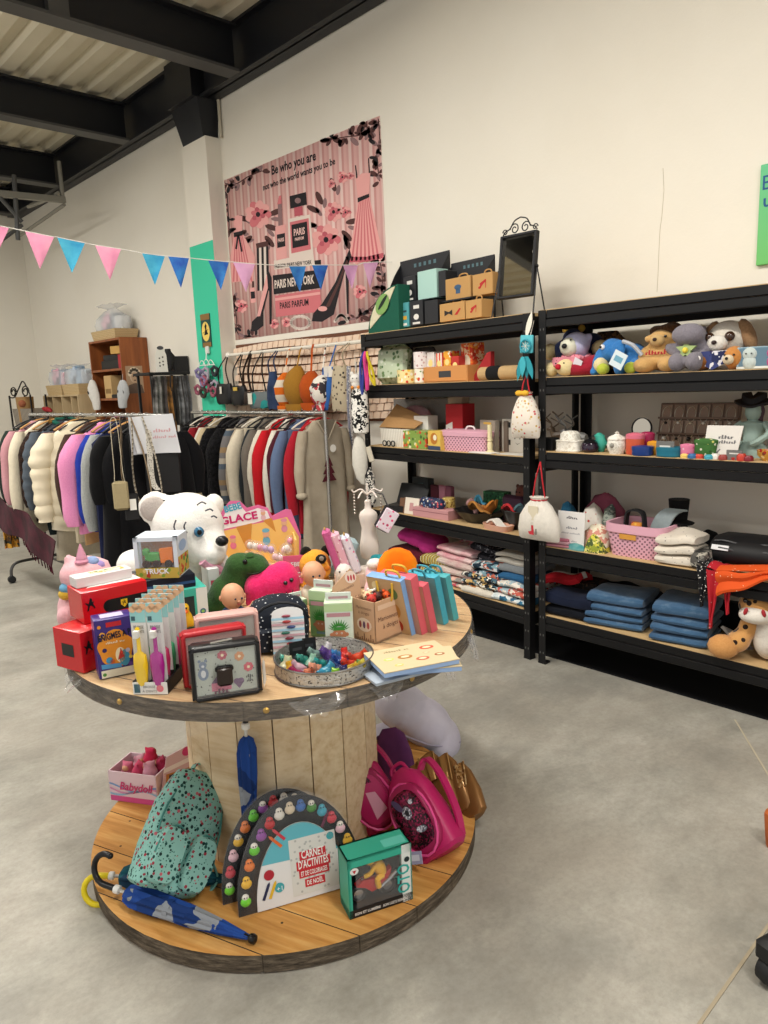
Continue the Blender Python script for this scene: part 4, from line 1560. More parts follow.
def cap(label,px_,y0,y1,wpx,m,brim=None,dx=-.07,tilt=0):
 X_=RAILX+dx
 c,w,zt_,zb_=ssize(px_-wpx/2,px_+wpx/2,y0,y1,X_)
 h=zt_-zb_
 t=thing('cap',label,'cap',(X_,c.y,zb_),-PI/2+tilt)
 b=B()
 loops=[]
 for f,k,o in((0,.45,0),(.08,.8,0),(.3,1,-.02),(.6,1,-.03),(.85,.75,-.01),(1,.3,.01)):
  loops.append([(w/2*k*math.cos(2*PI*i/18),.07*k*math.sin(2*PI*i/18)+o,f*h)for i in range(18)])
 b.loft(loops,m)
 b.ell((0,-.07,h*.45),.008,m,seg=8)
 b.build('crown',t)
 b=B()
 b.sheet(lambda u,v:((u-.5)*w*.9*(1-.3*v*v),-.045-.02*math.cos((u-.5)*3)-.004,h*.1-v*h*.22),8,4,brim or m,.006)
 b.build('brim',t)
 b=B()
 b.ribbon([(0,.0,h*.95),(0,-dx*.6,zr-zb_-.02),(0,-dx,zr-zb_+.015)],.015,.003,m,side=(1,0,0))
 b.build('strap',t)
 return t
cap('orange and white cap left of the mustard cap',286,372,409,9,bands(('#d2691e','#d9cdb8'),9,2,.85))
cap('mustard yellow cap hung on the wall rail',298,366,408,18,cloth('#a5762a'))
cap('burnt orange cap hung right of the mustard cap',312,371,406,14,cloth('#b9521c'),tilt=.5)
cap('white cap with red and black print on wall rail',323,374,408,14,patches(('#e4ded2','#e4ded2','#b8434a','#3a3538','#e4ded2'),26))
b=B()
c,w,zt_,zb_=ssize(325,336,367,410,RAILX-.08)
b.sheet(lambda u,v:((u-.5)*w*(1.2-.3*v)-.09*v,.02*math.sin(u*6),(zt_-zb_)*(1-v)),8,8,mt('#2e62a8',.8),.012)
b.sheet(lambda u,v:((u-.5)*w*.9,.02*math.sin(u*6)-.008,(zt_-zb_)*(1.02-.25*v)),8,4,mt('#dcd6cc',.8),.01)
b.ribbon([(0,0,zt_-zb_),(0,.08,zr-zb_+.015)],.012,.003,mt('#2e62a8',.8),side=(1,0,0))
one(b,'folded_cloth','blue cloth with white top hanging before the patterned tote','cloth',(RAILX-.08,c.y,zb_),-PI/2)
hung_bag('tote_bag','beige tote bag printed with small dark animals',333,350,358,366,411,spots('#b7a98f',('#4a4038','#6a5a4a','#33302c'),32,.28),cloth('#b7a98f'),.1,shape=((0,.95),(.05,1),(.4,.95),(.8,.8),(1,.7)),dx=-.1)
b=B()
for k in range(3):
 b.ribbon(spline([(.012*k-.015,0,.0),(.012*k-.02,-.01,-.3),(.012*k-.012,0,-.62)],6),.014,.004,spots(('#8d8a94','#6a6f80','#a09a98')[k],('#33343c','#d2cfc8'),60,.3),side=(1,.4,0))
one(b,'lanyards','grey patterned lanyards hanging beside the tote bag','lanyard',at_rail(349,366,-.16),-PI/2)
# at the end of the left shelving unit
ex=3.02
def EP(x,y):return onx(x,y,ex)
t=thing('cow_print_bag','black and white cow print long pouch beside the shelving','bag',EP(361,434),-PI/2+.5)
z_=EP(361,388).z-EP(361,434).z
b=B()
COW=patches(('#e6e3dc','#e6e3dc','#141416','#141416','#dedbd4'),30,.8,1)
b.loft([[(.055*k*math.cos(2*PI*i/16),.04*k*math.sin(2*PI*i/16),f*z_)for i in range(16)]for f,k in((0,.6),(.04,.95),(.5,1.05),(.9,.95),(1,.7))],COW)
b.build('body',t)
b=B()
b.ribbon([(-.02,0,z_),(-.01,.0,z_+.16),(.01,0,z_+.16),(.02,0,z_)],.012,.003,COW,side=(0,1,0))
b.build('strap',t)
c=EP(357,388)
t=thing('plush_keyring','small white plush animal with orange paws above cow print pouch','plush toy',c,-PI/2+.6)
PW=plush('#ece8e0')
b=B()
b.ell((0,-.02,.055),(.038,.034,.034),PW)
b.ell((0,-.02,.025),(.03,.028,.03),PW)
for s_ in(-1,1):
 b.ell((s_*.024,-.02,.088),(.012,.008,.016),PW,(0,s_*.3,0),8)
b.build('body',t)
for nm,pts,m_ in(('foot',((-.02,-.04,.004),(.02,-.04,.004)),mt('#d98a3a',.8)),('eye',((-.012,-.052,.06),(.014,-.052,.06)),mt('#222',.3)if 0 else mt('#222222',.3))):
 for p in pts:
  b=B()
  b.ell(p,.011 if nm=='foot' else.004,m_,seg=8)
  b.build(nm,t)
b=B()
b.tube([(0,-.02,.09),(0,-.02,.2)],.002,mt('#cfc9bd'),4)
b.build('loop',t)
c=EP(367,352)
for k,(col_,lb)in enumerate((('#d8c332','yellow shoelace hanging from the left shelving post'),('#d8488a','bright pink lace hanging from the left shelving post'),('#3d4a9a','blue cord hanging from the left shelving post'))):
 b=B()
 o=(.03,.0,-.02)[k]
 b.tube(spline([(0,0,0),(o*.6,-.02,-.04),(o*1.4,-.01,-.12),(o*(1.5-.4*(k==1)),0,-.2-.03*k),(o*.6+.01*(k==1),-.005,-.14),(o*.2,.01,-.03)],6),.008 if k!=1 else.011,cloth(col_),6)
 one(b,'lace',lb,'lace',c+V((0,.012*k,0)),-PI/2+.3)
c=EP(361,484)
hh=EP(361,436).z-c.z
t=thing('white_pouch','plain white long pouch hanging below the cow print pouch','bag',c,-PI/2+.5)
b=B()
b.loft([[(.052*k*math.cos(2*PI*i/16)+o,.035*k*math.sin(2*PI*i/16),f*hh)for i in range(16)]for f,k,o in((0,.35,.02),(.12,.75,.01),(.4,1,0),(.7,.95,0),(.93,.6,.0),(1,.3,0))],cloth('#dcd8cd'))
b.build('body',t)
b=B()
b.tube([(0,0,hh),(.0,.0,hh+.1)],.003,cloth('#dcd8cd'),5)
b.box((.07,0,hh*.62),(.035,.01,.1),cloth('#d4cbb8'),(0,-.25,0),bev=.004)
b.build('cord',t)
c=EP(371,505)
b=B()
b.loft([[(.035*k*math.cos(2*PI*i/12),.02*k*math.sin(2*PI*i/12),f*.24)for i in range(12)]for f,k in((0,.5),(.1,1),(.8,.9),(1,.3))],patches(('#d8d4cc','#1b1b1d','#c9c4ba','#232325'),60))
one(b,'small_pouch','speckled black and white pouch right of the plain white pouch','bag',c,-PI/2+.5)
# ================================================================ helpers for goods
def blob(name,parent,m,items,vox=.007,sm=4,label=None,spec=None):
 """one soft continuous body grown from overlapping ellipsoids"""
 b=B()
 for it in items:
  b.ell(it[0],it[1],m,it[2]if len(it)>2 else(0,0,0),20)
 return b.build(name,parent,label,remesh=vox,smooth=sm)
def bit(name,parent,c,r,m,rot=(0,0,0),label=None,seg=12):
 b=B()
 b.ell(c,r,m,rot,seg)
 return b.build(name,parent,label)
def eyes(parent,pts,r,m=None):
 for p in pts:
  bit('eye',parent,p,r,m or mt('#121214',.15,0,.6))
def folded(name,label,cat,loc,rz,w,d,h,m,group=None,seed=0,amp=.006,layers=1,tilt=0):
 """a folded garment, its rolled fold to the front; origin at the front bottom centre"""
 b=B()
 N,K=16,12
 for L in range(layers):
  hh=h/layers
  loops=[]
  for i in range(K+1):
   u=i/K
   e=min(1,min(u,1-u)*K*.5+.72)
   lp=[]
   for j in range(N):
    a=2*PI*j/N
    c,s_=math.cos(a),math.sin(a)
    y=d/2-d/2*math.copysign(abs(c)**.55,c)
    z=hh*L+hh/2+hh/2*e*math.copysign(abs(s_)**.6,s_)*(1-.15*(y/d))
    lp.append(((u-.5)*w,y,z))
   loops.append(lp)
  b.loft(loops,m)
 o=V((seed*1.7,seed*.9,seed*2.3))
 def wr(co):
  k=noise.noise(V((co.x*9,co.y*9,co.z*5))+o)
  f=min(1,co.z/h*1.5)
  return V((co.x+.4*amp*noise.noise(co*14+o),co.y+.6*amp*noise.noise(co*11-o),max(0,co.z+amp*k*f+tilt*(co.x)*f)))
 b.warp(wr)
 return one(b,name,label,cat,loc,rz,group)
def box_at(name,label,cat,loc,rz,w,d,h,m,prints=None,bev=.002,group=None,rot=None,parts=None):
 t=thing(name,label,cat,loc,rz,group,rot)
 b=B()
 b.box((0,d/2,h/2),(w,d,h),m,bev=bev)
 if prints:
  prints(b,w,d,h)
 b.build('carton',t)
 if parts:
  parts(t,w,d,h)
 return t
def simple(name,label,cat,loc,rz,w,d,h,m,prints=None,bev=.002,group=None,rot=None):
 b=B()
 b.box((0,d/2,h/2),(w,d,h),m,bev=bev)
 if prints:
  prints(b,w,d,h)
 return one(b,name,label,cat,loc,rz,group,rot)
def up(loc,dz=0,dx=0,dy=0,rz=0):
 """shift a base point along the thing's own axes"""
 c,s_=math.cos(rz),math.sin(rz)
 return V((loc[0]+c*dx-s_*dy,loc[1]+s_*dx+c*dy,loc[2]+dz))
 # ================================================================ left shelving unit
 # ---- top
loc,rz,w,h=put(UL,0,366,397,287,.03)
t=thing('arched_cushion','green and cream arched cushion at the left end of shelf top','cushion',loc,rz)
GRN,CRE=cloth('#1f5c4a'),cloth('#ded7b8')
b=B()
pl=[(-w/2,0)]+[(-w/2+w*(1-math.cos(Rd(a))),h*math.sin(Rd(a)))for a in range(8,91,8)]+[(w/2,h),(w/2,0)]
TT=frame((0,.14,0),(1,0,0),(0,0,1))
b.prism(pl,.13,GRN,TT)
b.jitter(9,.006)
b.build('body',t)
b=B()
pl2=[(-w/2+.02,h*.12)]+[(-w/2+w*(1-math.cos(Rd(a)))+.012,h*math.sin(Rd(a))*.97)for a in range(14,91,8)]+[(w*.42,h*.96),(w*.12,h*.5)]
b.prism(pl2,.004,CRE,frame((0,.009,0),(1,0,0),(0,0,1)))
b.disc(-.01*0+w*.02,h*.62,w*.24,mt('#7da35c',.8),12,frame((0,.005,0),(1,0,0),(0,0,1)),h*.2,.6)
b.disc(w*.04,h*.66,w*.2,mt('#1e2b22',.8),14,frame((0,.005,0),(1,0,0),(0,0,1)),h*.05,.7)
b.build('cream_panel',t,'cream panel with green oval')
DKC,KRF,MNT=mt('#202125',.5),mt('#b98f58',.75),mt('#a9cdc4',.6)
def display(label,x0,x1,yt,dep,sxx):
 loc,rz,w,h=put(UL,0,x0,x1,yt,dep+.19)
 loc=up(loc,0,0,-.19,rz)
 t=thing('counter_display',label,'display',loc,rz)
 b=B()
 b.box((0,.10,.008),(w,.2,.016),DKC)
 b.box((0,.195,h/2),(w,.008,h),DKC)
 b.box((0,.10,h*.36),(w,.19,.008),DKC)
 for s_ in(-1,1):
  pl=[(0,0),(.2,0),(.2,h*.98),(.14,h*.8),(.0,h*.25)]
  b.prism(pl,.005,DKC,frame((s_*(w/2-.0025)-.0025,0,0),(0,1,0),(0,0,1)))
 for k in range(5):
  b.rect(-w*.2+k*w*.1,h*.88,-w*.2+k*w*.1+w*.05,h*.93,mt('#54727a',.6),1,front(.1905))
 b.build('stand',t)
 return loc,rz,w,h
def gbox(label,loc,rz,w,d,h,m,kind,group):
 def pr(b,w,d,h):
  T_=front(-.0002)
  if kind=='shoe':
   r=mt('#b02325',.6)
   b.flat([(-w*.2,h*.3),(-w*.1,h*.3),(w*.02,h*.48),(w*.2,h*.62),(w*.17,h*.72),(-.02,h*.55),(-w*.12,h*.42),(-w*.2,h*.4)],r,2,T_)
   b.flat([(w*.14,h*.3),(w*.17,h*.3),(w*.19,h*.64),(w*.15,h*.62)],r,2,T_)
  if kind=='bow':
   k=mt('#2a2522',.7)
   b.flat([(-w*.3,h*.62),(-w*.12,h*.5),(w*.02,h*.62),(w*.02,h*.3),(-w*.12,h*.42),(-w*.3,h*.3)],k,2,T_)
   r=mt('#b02325',.6)
   b.flat([(w*.1,h*.3),(w*.3,h*.65),(w*.36,h*.6),(w*.22,h*.3)],r,2,T_)
  if kind=='cup':
   k=mt('#3d5a7a',.7)
   b.disc(0,h*.55,w*.14,k,2,T_,h*.12)
   b.rect(-w*.08,h*.25,w*.1,h*.5,k,2,T_)
  if kind=='hand':
   k=mt('#d8d6d0',.7)
   b.rect(-w*.2,h*.68,w*.24,h*.82,k,2,T_)
   b.disc(0,h*.35,w*.2,k,2,T_,h*.12)
   b.rect(-w*.28,h*.06,w*.28,h*.14,k,2,T_)
  if kind=='bar':
   b.rect(-w*.3,h*.6,w*.3,h*.68,mt('#2c4448'),2,T_)
   b.rect(-w*.3,h*.3,w*.3,h*.45,mt('#d8a83c'),2,T_)
   b.rect(-w*.3,h*.06,w*.3,h*.16,mt('#e4e2da'),2,T_)
 t=thing('gift_box',label,'gift box',loc,rz,group)
 b=B()
 b.box((0,d/2,h/2),(w,d,h),m,bev=.002)
 pr(b,w,d,h)
 b.build('carton',t)
 if m is KRF:
  b=B()
  b.tube(spline([(-w*.2,d/2,h-.002),(-w*.12,d/2,h+.02),(w*.12,d/2,h+.02),(w*.2,d/2,h-.002)],4),.004,KRF,6)
  b.build('handle',t)
L1=display('black counter display of dark and mint boxes, left one',400,449,256,.10,1)
L2=display('black counter display of kraft shoe boxes, next to the mirror',451,494,259,.10,1)
for D_,rows in((L1,((399,412,271,296,DKC,'hand','black gift box with white hand print, upper row',1),(413,433,266,294,MNT,'','pale mint gift box in the upper row of display',1),(434,442,268,293,DKC,'','black gift box right of the pale mint one',1),(398,409,298,323,mt('#4d9aa0',.6),'bar','teal gift box in the lower row of display',0),(409,423,296,322,DKC,'hand','black gift box with white print, lower row',0),(424,438,296,319,DKC,'','plain black gift box at lower right of display',0))),(L2,((441,467,276,297,KRF,'cup','kraft handled box with blue cup print',1),(468,489,272,293,KRF,'shoe','kraft handled box with red stiletto, upper row',1),(439,465,298,316,KRF,'bow','kraft handled box with dark bow and red shoe',0),(465,482,297,315,KRF,'shoe','kraft handled box with red stiletto, lower row',0)))):
 for x0,x1,y0,y1,m_,kd,lb,row in rows:
  l2,rz2,w2,h2=put(UL,0,x0+.5,x1-.5,y0,.10 if row else.075)
  zz=D_[3]*.36+.006 if row else.018
  hh=(y1-y0)*mpp(l2)*.98
  gbox(lb,up(l2,zz,0,0.03 if row else.0,rz2),rz2,w2,.09,min(hh,D_[3]*.36-.02)if not row else hh,m_,kd,None)
  # ornate standing mirror
loc,rz,w,h=put(UL,0,500,536,233,.14)
loc=up(loc,.0,0,0,rz)
t=thing('standing_mirror','black wire framed swivel mirror with scroll crest on the shelf top','mirror',loc,rz+.12)
wm,hm,zb=w*.86,h*.74,h*.16
zb+=.035
tl=Matrix.Translation((0,.0,zb+hm*.5))@Matrix.Rotation(Rd(-7),4,'X')@Matrix.Translation((0,0,-hm*.5))
b=B(tl)
FRM=mt('#17171a',.45,.2)
for x in(-wm/2,wm/2):
 b.box((x,0,hm/2),(.014,.03,hm+.014),FRM,bev=.003)
for z in(0,hm):
 b.box((0,0,z),(wm,.03,.014),FRM,bev=.003)
b.box((0,.012,hm/2),(wm,.004,hm),FRM)
b.build('frame',t)
b=B(tl)
b.box((0,.004,hm/2),(wm-.012,.003,hm-.012),mt('#c9c4b8',.03,1,.5))
b.build('glass',t)
b=B(tl)
for s_ in(-1,1):
 b.tube([(s_*(wm*.16+.028*(1-a/700)*math.cos(Rd(a))*1),0,hm+.035+.03*(1-a/700)*math.sin(Rd(a)))for a in range(0,520,30)],.0032,FRM,5)
 b.tube(spline([(s_*wm*.5,0,hm+.012),(s_*wm*.42,0,hm+.03),(s_*wm*.3,0,hm+.04),(s_*wm*.18,0,hm+.075),(0,0,hm+.088)],5),.0035,FRM,5)
 b.tube([(s_*(wm*.44+.016*(1-a/600)*math.cos(Rd(a))),0,hm+.026+.016*(1-a/600)*math.sin(Rd(a)))for a in range(0,420,30)],.003,FRM,5)
b.build('crest',t)
for s_ in(-1,1):
 b=B()
 x=s_*(wm/2+.012)
 b.tube([(x+s_*.012,-.055,.0),(x,0,zb+hm*.45),(x+s_*.014,.055,.0)],.004,FRM,6)
 b.tube([(x+s_*.012,-.055,.004),(x+s_*.014,.055,.004)],.004,FRM,6)
 b.ell((x,0,zb+hm*.45),.009,FRM,seg=8)
 b.build('leg',t)
b=B()
b.tube([(-wm/2-.02,.05,.006),(wm/2+.02,.05,.006)],.004,FRM,6)
b.build('stretcher',t)
# ---- second board
FLR=spots('#c3d0b4',('#6f8a5c','#8fa57c','#dfe5d2','#5a7a58'),34,.36)
loc,rz,w,h=put(UL,1,379,401,345,.10)
b=B()
b.box((0,.04,h/2),(w*1.1,.08,h),FLR,(-.12,0,0),bev=.035)
b.jitter(10,.006)
one(b,'floral_cushion','pale green floral cushion at left of second board','cushion',loc,rz+.2)
b=B()
b.box((0,.035,h*.46),(w,.07,h*.92),cloth('#6f6c6e'),(-.1,0,0),bev=.03)
one(b,'grey_cushion','plain grey cushion behind the pale green floral one','cushion',up(loc,0,.09,.16,rz),rz-.1)
def mug(label,px0,px1,yt,dep,m,lift=0,hk=1):
 loc,rz,w,h=put(UL,1,px0,px1,yt,dep,lift)
 t=thing('mug',label,'mug',loc,rz)
 r=w*.42
 h*=hk
 b=B()
 b.lathe([(r*.9,0),(r,.005),(r,h),(r*.92,h),(r*.88,h*.1)],m,(0,r,0),20)
 b.build('cup',t)
 b=B()
 b.tube([(r+.018*math.cos(Rd(a)),r,h*.5+h*.3*math.sin(Rd(a)))for a in range(-100,101,25)],.005,m,6)
 b.build('handle',t)
 return loc,rz,h
YM=spots('#e8d79a',('#c8432e','#e9b93c','#5c7a3a','#efe9da','#d98a2a'),45,.4,.3)
mug('yellow mug with red flowers at left front of second board',391,409,370,.02,YM)
l_,r_,h_=mug('yellow and white printed mug beside the red flowered one',410,423,369,.03,spots('#ece6d6',('#e2b53a','#c8432e','#6a8a4a'),42,.36,.3))
mug('pale pink mug standing on the yellow and white mug',409,422,352,.03,spots('#e6dcd8',('#c9a8a4','#b99a98'),50,.3,.3),h_)
l2,r2,w2,h2=put(UL,1,424,467,366,.03)
t=thing('wooden_tray','orange wooden display tray of small boxed toys, second board','tray',l2,r2)
OW=mt('#c98a4e',.6)
b=B()
dT=.2
for y in(.004,dT):
 b.box((0,y,h2/2),(w2,.008,h2),OW)
for x in(-w2/2,w2/2):
 b.box((x,dT/2,h2/2),(.008,dT,h2),OW)
b.box((0,dT/2,.004),(w2,dT,.008),OW)
b.rect(-.05,h2*.3,.05,h2*.7,mt('#3a3a3c',.6),1,front(-.0002))
b.build('tray',t)
for k,(x0,x1,yt,m_,lb)in enumerate(((426,435,352,mt('#dcd3cc',.6),'white carton at the left in the orange tray'),(435,443,353,bands(('#d4543c','#eadfcf'),40,0),'red and white striped carton in the orange tray'),(443,451,351,spots('#e6a23a',('#c8382a','#f0e6c8'),40,.4),'yellow toy carton in the orange tray'),(451,459,356,mt('#b8302a',.5),'red toy carton in the orange tray'))):
 l3,r3,w3,h3=put(UL,1,x0,x1,yt,.07,.009)
 simple('toy_carton',lb,'carton',l3,r3+.05*(k-2),w3*.9,.07,h3,m_,lambda b,w,d,h:b.disc(0,h*.62,w*.3,mt('#f0d98a',.6),1,front(-.0002)))
l3,r3,w3,h3=put(UL,1,459,474,343,.12)
simple('orange_carton','tall orange and red carton right of the wooden tray','carton',l3,r3-.2,w3,.08,h3,patches(('#d6572c','#e08a34','#c8382a','#e6c8a0'),40),lambda b,w,d,h:b.disc(0,h*.5,w*.32,mt('#efe0c0'),1,front(-.0002),h*.2))
l3,r3,w3,h3=put(UL,1,468,488,352,.06)
b=B()
b.prism([(-w3/2,0),(w3/2,0),(w3/2,h3),(w3*.3,h3*.95)],.03,mt('#9c1f22',.7),frame((0,.05,0),(1,0,0),(0,0,1)))
one(b,'red_napkin','red triangular folded cloth leaning on second board','cloth',l3,r3)
l3,r3,w3,h3=put(UL,1,473,512,366,.02)
t=thing('rolled_mat','tan rolled mat with wide black band on second board','mat',up(l3,0,0,.03,r3),r3)
b=B()
rr_=h3*.5
RX=Matrix.Rotation(PI/2,4,'Y')
b.lathe([(rr_*.2,-w3/2),(rr_,-w3/2),(rr_,w3/2),(rr_*.2,w3/2)],cloth('#c2a274'),seg=20,T=Matrix.Translation((0,rr_,rr_))@RX)
b.tube([(-w3/2-.001,rr_+rr_*(a/1100)*math.cos(Rd(a)),rr_+rr_*(a/1100)*math.sin(Rd(a)))for a in range(60,1080,40)],.0018,mt('#7a5c38'),4)
b.build('roll',t)
b=B()
b.lathe([(rr_*1.02,-.05),(rr_*1.06,-.045),(rr_*1.06,.035),(rr_*1.02,.04)],cloth('#19191b'),seg=20,T=Matrix.Translation((-w3*.1,rr_,rr_))@RX,caps=False)
b.build('band',t,'black band')
# ---- third board
l3,r3,w3,h3=put(UL,2,379,407,429,.03)
t=thing('white_basket','white ribbed basket with tan felt flap, left of third board','basket',l3,r3)
RIB=bands(('#e3ded2','#e3ded2','#c8c2b4'),60,0,.7)
b=B()
b.loft([[(sx*w3/2*k,.11+sy*.1*k,z)for sx,sy in((-1,-1),(1,-1),(1,1),(-1,1))]for z,k in((0,.92),(h3,1),(h3,.94),(.008,.86))],RIB)
b.build('basket',t)
l4,r4,w4,h4=put(UL,2,378,413,409,.06)
b=B()
b.sheet(lambda u,v:((u-.45)*w4*(1.0-.15*v),.02+.13*v,h3+.006+(h4-h3)*v*(1.15-.75*u)),8,6,cloth('#b48a5a'),.006)
b.build('felt_flap',t,'tan felt flap')
l4,r4,w4,h4=put(UL,2,392,431,402,.22)
t=thing('plush_bag','mauve plush toy in clear bag behind the white basket','plush toy',l4,r4)
blob('body',t,plush('#9b5c63','#86505a'),[((0,.04,h4*.55),(w4*.42,.05,h4*.38)),((w4*.2,.03,h4*.4),(w4*.3,.05,h4*.36)),((-w4*.25,.03,h4*.35),(w4*.25,.05,h4*.32))],.009)
b=B()
b.loft([[(sx*w4*.52*k,.04+sy*.07*k,z)for sx,sy in((-1,-1),(1,-1),(1,1),(-1,1))]for z,k in((0.001,1),(h4*.8,1),(h4*1.02,.7))],clear('#ffffff',.1,.14))
b.build('clear_bag',t)
simple('flat_carton','large grey flat carton behind the mauve plush bag','carton',up(l4,0,-.01,.1,r4),r4,w4*1.5,.02,h4*1.06,mt('#7f7a74',.6))
l4,r4,w4,h4=put(UL,2,414,428,416,.13)
simple('white_carton','small white carton behind the green printed box','carton',l4,r4,w4,.08,h4,mt('#dcd8d0',.6))
b=B()
b.lathe([(.018,-.06),(.02,-.058),(.02,.058),(.018,.06)],mt('#6c7078',.4),seg=14,T=Matrix.Translation((0,.02,.02))@RX)
l4,r4,w4,h4=put(UL,2,407,419,428,.10)
one(b,'grey_roll','short grey cylinder lying before the white carton','roll',l4,r4+.3)
l4,r4,w4,h4=put(UL,2,379,393,443,.0)
b=B()
for k in range(3):
 b.tube([(w4*.3*(k-1)+.018*math.cos(2*PI*i/10),.025,.020+.016*math.sin(2*PI*i/10))for i in range(10)],.004,mt('#1c1b1a',.4),6,True)
one(b,'dark_bangles','small dark bangles at the front left of third board','bangles',l4,r4)
l4,r4,w4,h4=put(UL,2,403,426,431,.02)
simple('picture_box','green box printed with fruit and leaves, third board','box',l4,r4,w4,.12,h4,spots('#7f9a4a',('#c8432e','#dfe0b8','#3f5f2c','#e2b84a','#e6e2d4'),40,.42,.5))
l4,r4,w4,h4=put(UL,2,427,441,431,.01)
simple('picture_box','yellow box with dark blue base, third board','box',l4,r4-.1,w4,.1,h4,mt('#d9b658',.5),lambda b,w,d,h:(b.rect(-w*.5,0.001,w*.5,h*.22,mt('#3a4660'),1,front(-.0002)),b.disc(0,h*.6,w*.28,mt('#b8742c'),1,front(-.0002)),b.disc(.01,h*.66,w*.14,mt('#e9e0c4'),2,front(-.0002))))
l4,r4,w4,h4=put(UL,2,447,461,404,.16)
simple('red_carton','tall red carton standing behind the pink lidded basket','carton',l4,r4,w4*1.2,.1,h4,mt('#a51620',.5),lambda b,w,d,h:(b.flat([(-w*.5,h*.25),(-w*.1,h*.25),(-w*.1,h*.6),(-w*.5,h*.52)],mt('#dcd6d0'),1,front(-.0002)),b.scrib(-w*.3,h*.34,w*.32,.03,mt('#b02028'),2,front(-.0002))))
l4,r4,w4,h4=put(UL,2,449,461,397,.24)
simple('brown_carton','pale brown carton behind the tall red carton','carton',l4,r4,w4*1.2,.06,h4,mt('#a89680',.7))
# perforated baskets
PINK=mt('#d7a3b4',.5)
n=NT('perforated pink')
v=n.obj()
o_=n.sep(v)
a_=n.math('ADD',n.math('ABSOLUTE',n.math('SUBTRACT',n.math('FRACT',n.math('MULTIPLY',n.math('ADD',n.math('ADD',o_[0],o_[1]),o_[2]),42)),.5)),n.math('ABSOLUTE',n.math('SUBTRACT',n.math('FRACT',n.math('MULTIPLY',n.math('SUBTRACT',n.math('ADD',o_[0],o_[1]),o_[2]),42)),.5)))
n.color(n.mix(n.math('LESS_THAN',a_,.36),'#d9a6b7','#7c5563'))
PERF=n.fin(.5,0,.3)
l4,r4,w4,h4=put(UL,2,438,484,430,.03)
t=thing('lidded_basket','pink perforated lidded basket in the middle of third board','basket',l4,r4+.05)
d4=.17
def rring(w,d,z,n=20,c=(0,0),p=.35):return[(c[0]+w/2*math.copysign(abs(math.cos(2*PI*i/n))**p,math.cos(2*PI*i/n)),c[1]+d/2*math.copysign(abs(math.sin(2*PI*i/n))**p,math.sin(2*PI*i/n)),z)for i in range(n)]
b=B()
b.loft([rring(w4*.9,d4*.9,0,c=(0,d4/2)),rring(w4,d4,h4*.72,c=(0,d4/2))],PERF)
b.build('basket',t)
b=B()
b.loft([rring(w4*1.03,d4*1.05,h4*.7,c=(0,d4/2)),rring(w4*1.05,d4*1.07,h4*.9,c=(0,d4/2)),rring(w4*.9,d4*.9,h4*.97,c=(0,d4/2))],PINK)
b.tube(spline([(-.035,d4/2,h4*.96),(-.02,d4/2,h4*1.1),(.02,d4/2,h4*1.1),(.035,d4/2,h4*.96)],4),.005,mt('#e6dcda',.4),6)
b.build('lid',t)
l4,r4,w4,h4=put(UL,2,478,497,420,.12)
for k,(dx,m_,lb)in enumerate(((0,'#8f8578','grey brown boxed frame nearest the pink lidded basket'),(.1,'#6d5f55','second, darker boxed frame beside the pink lidded basket'),(.145,'#9a8f80','third boxed frame, next to the white drawing board'))):
 simple('boxed_frame',lb,'frame',up(l4,0,dx,.02*k,r4),r4-.25,w4*(1.1,.5,.3)[k],.025,h4*(1,.97,.99)[k],mt(m_,.5),(lambda b,w,d,h:b.rect(-w*.25,h*.86,w*.25,h*.93,mt('#c9a24a',.5),1,front(-.0002)))if k==0 else None)
l4,r4,w4,h4=put(UL,2,483,490,425,.03)
b=B()
rb=w4/2
b.lathe([(rb,0),(rb,.006),(rb*.5,.015),(rb*.6,h4*.3),(rb*.45,h4*.4),(rb*.7,h4*.45),(rb*.5,h4*.48),(rb*.5,h4)],mt('#e0d3a8',.5),seg=14)
one(b,'candlestick','cream and gold candlestick before the boxed frames','candlestick',up(l4,0,0,rb,r4),r4)
l4,r4,w4,h4=put(UL,2,503,526,419,.14)
def prx(b,w,d,h):
 T_=front(-.0002)
 k=mt('#1b1b1d',.6)
 for z in(.3,.82):
  b.rect(-w*.42,h*(z-.08),-w*.15,h*(z+.08),k,1,T_)
 for s_ in(-1,1):
  b.disc(w*.12+s_*w*.1,h*.42,w*.025,k,1,T_,seg=8)
 b.flat([(w*.02,h*.3),(w*.12,h*.26),(w*.24,h*.3),(w*.12,h*.24)],k,1,T_)
simple('drawing_board','white board with black squares and smiling line drawing','board',l4,r4,w4*1.1,.02,h4,mt('#b9b3a8',.6),prx)
l4,r4,w4,h4=put(UL,2,468,490,446,.0)
simple('price_sheet','white flat paper lying at the front of third board','paper',l4,r4,w4,.08,.006,mt('#e2ddd4',.6))
l4,r4,w4,h4=put(UL,2,496,524,448,.02)
simple('price_sheet','white flat paper beneath the drawing board, third board','paper',l4,r4,w4,.1,.004,mt('#d6d2ca',.6))
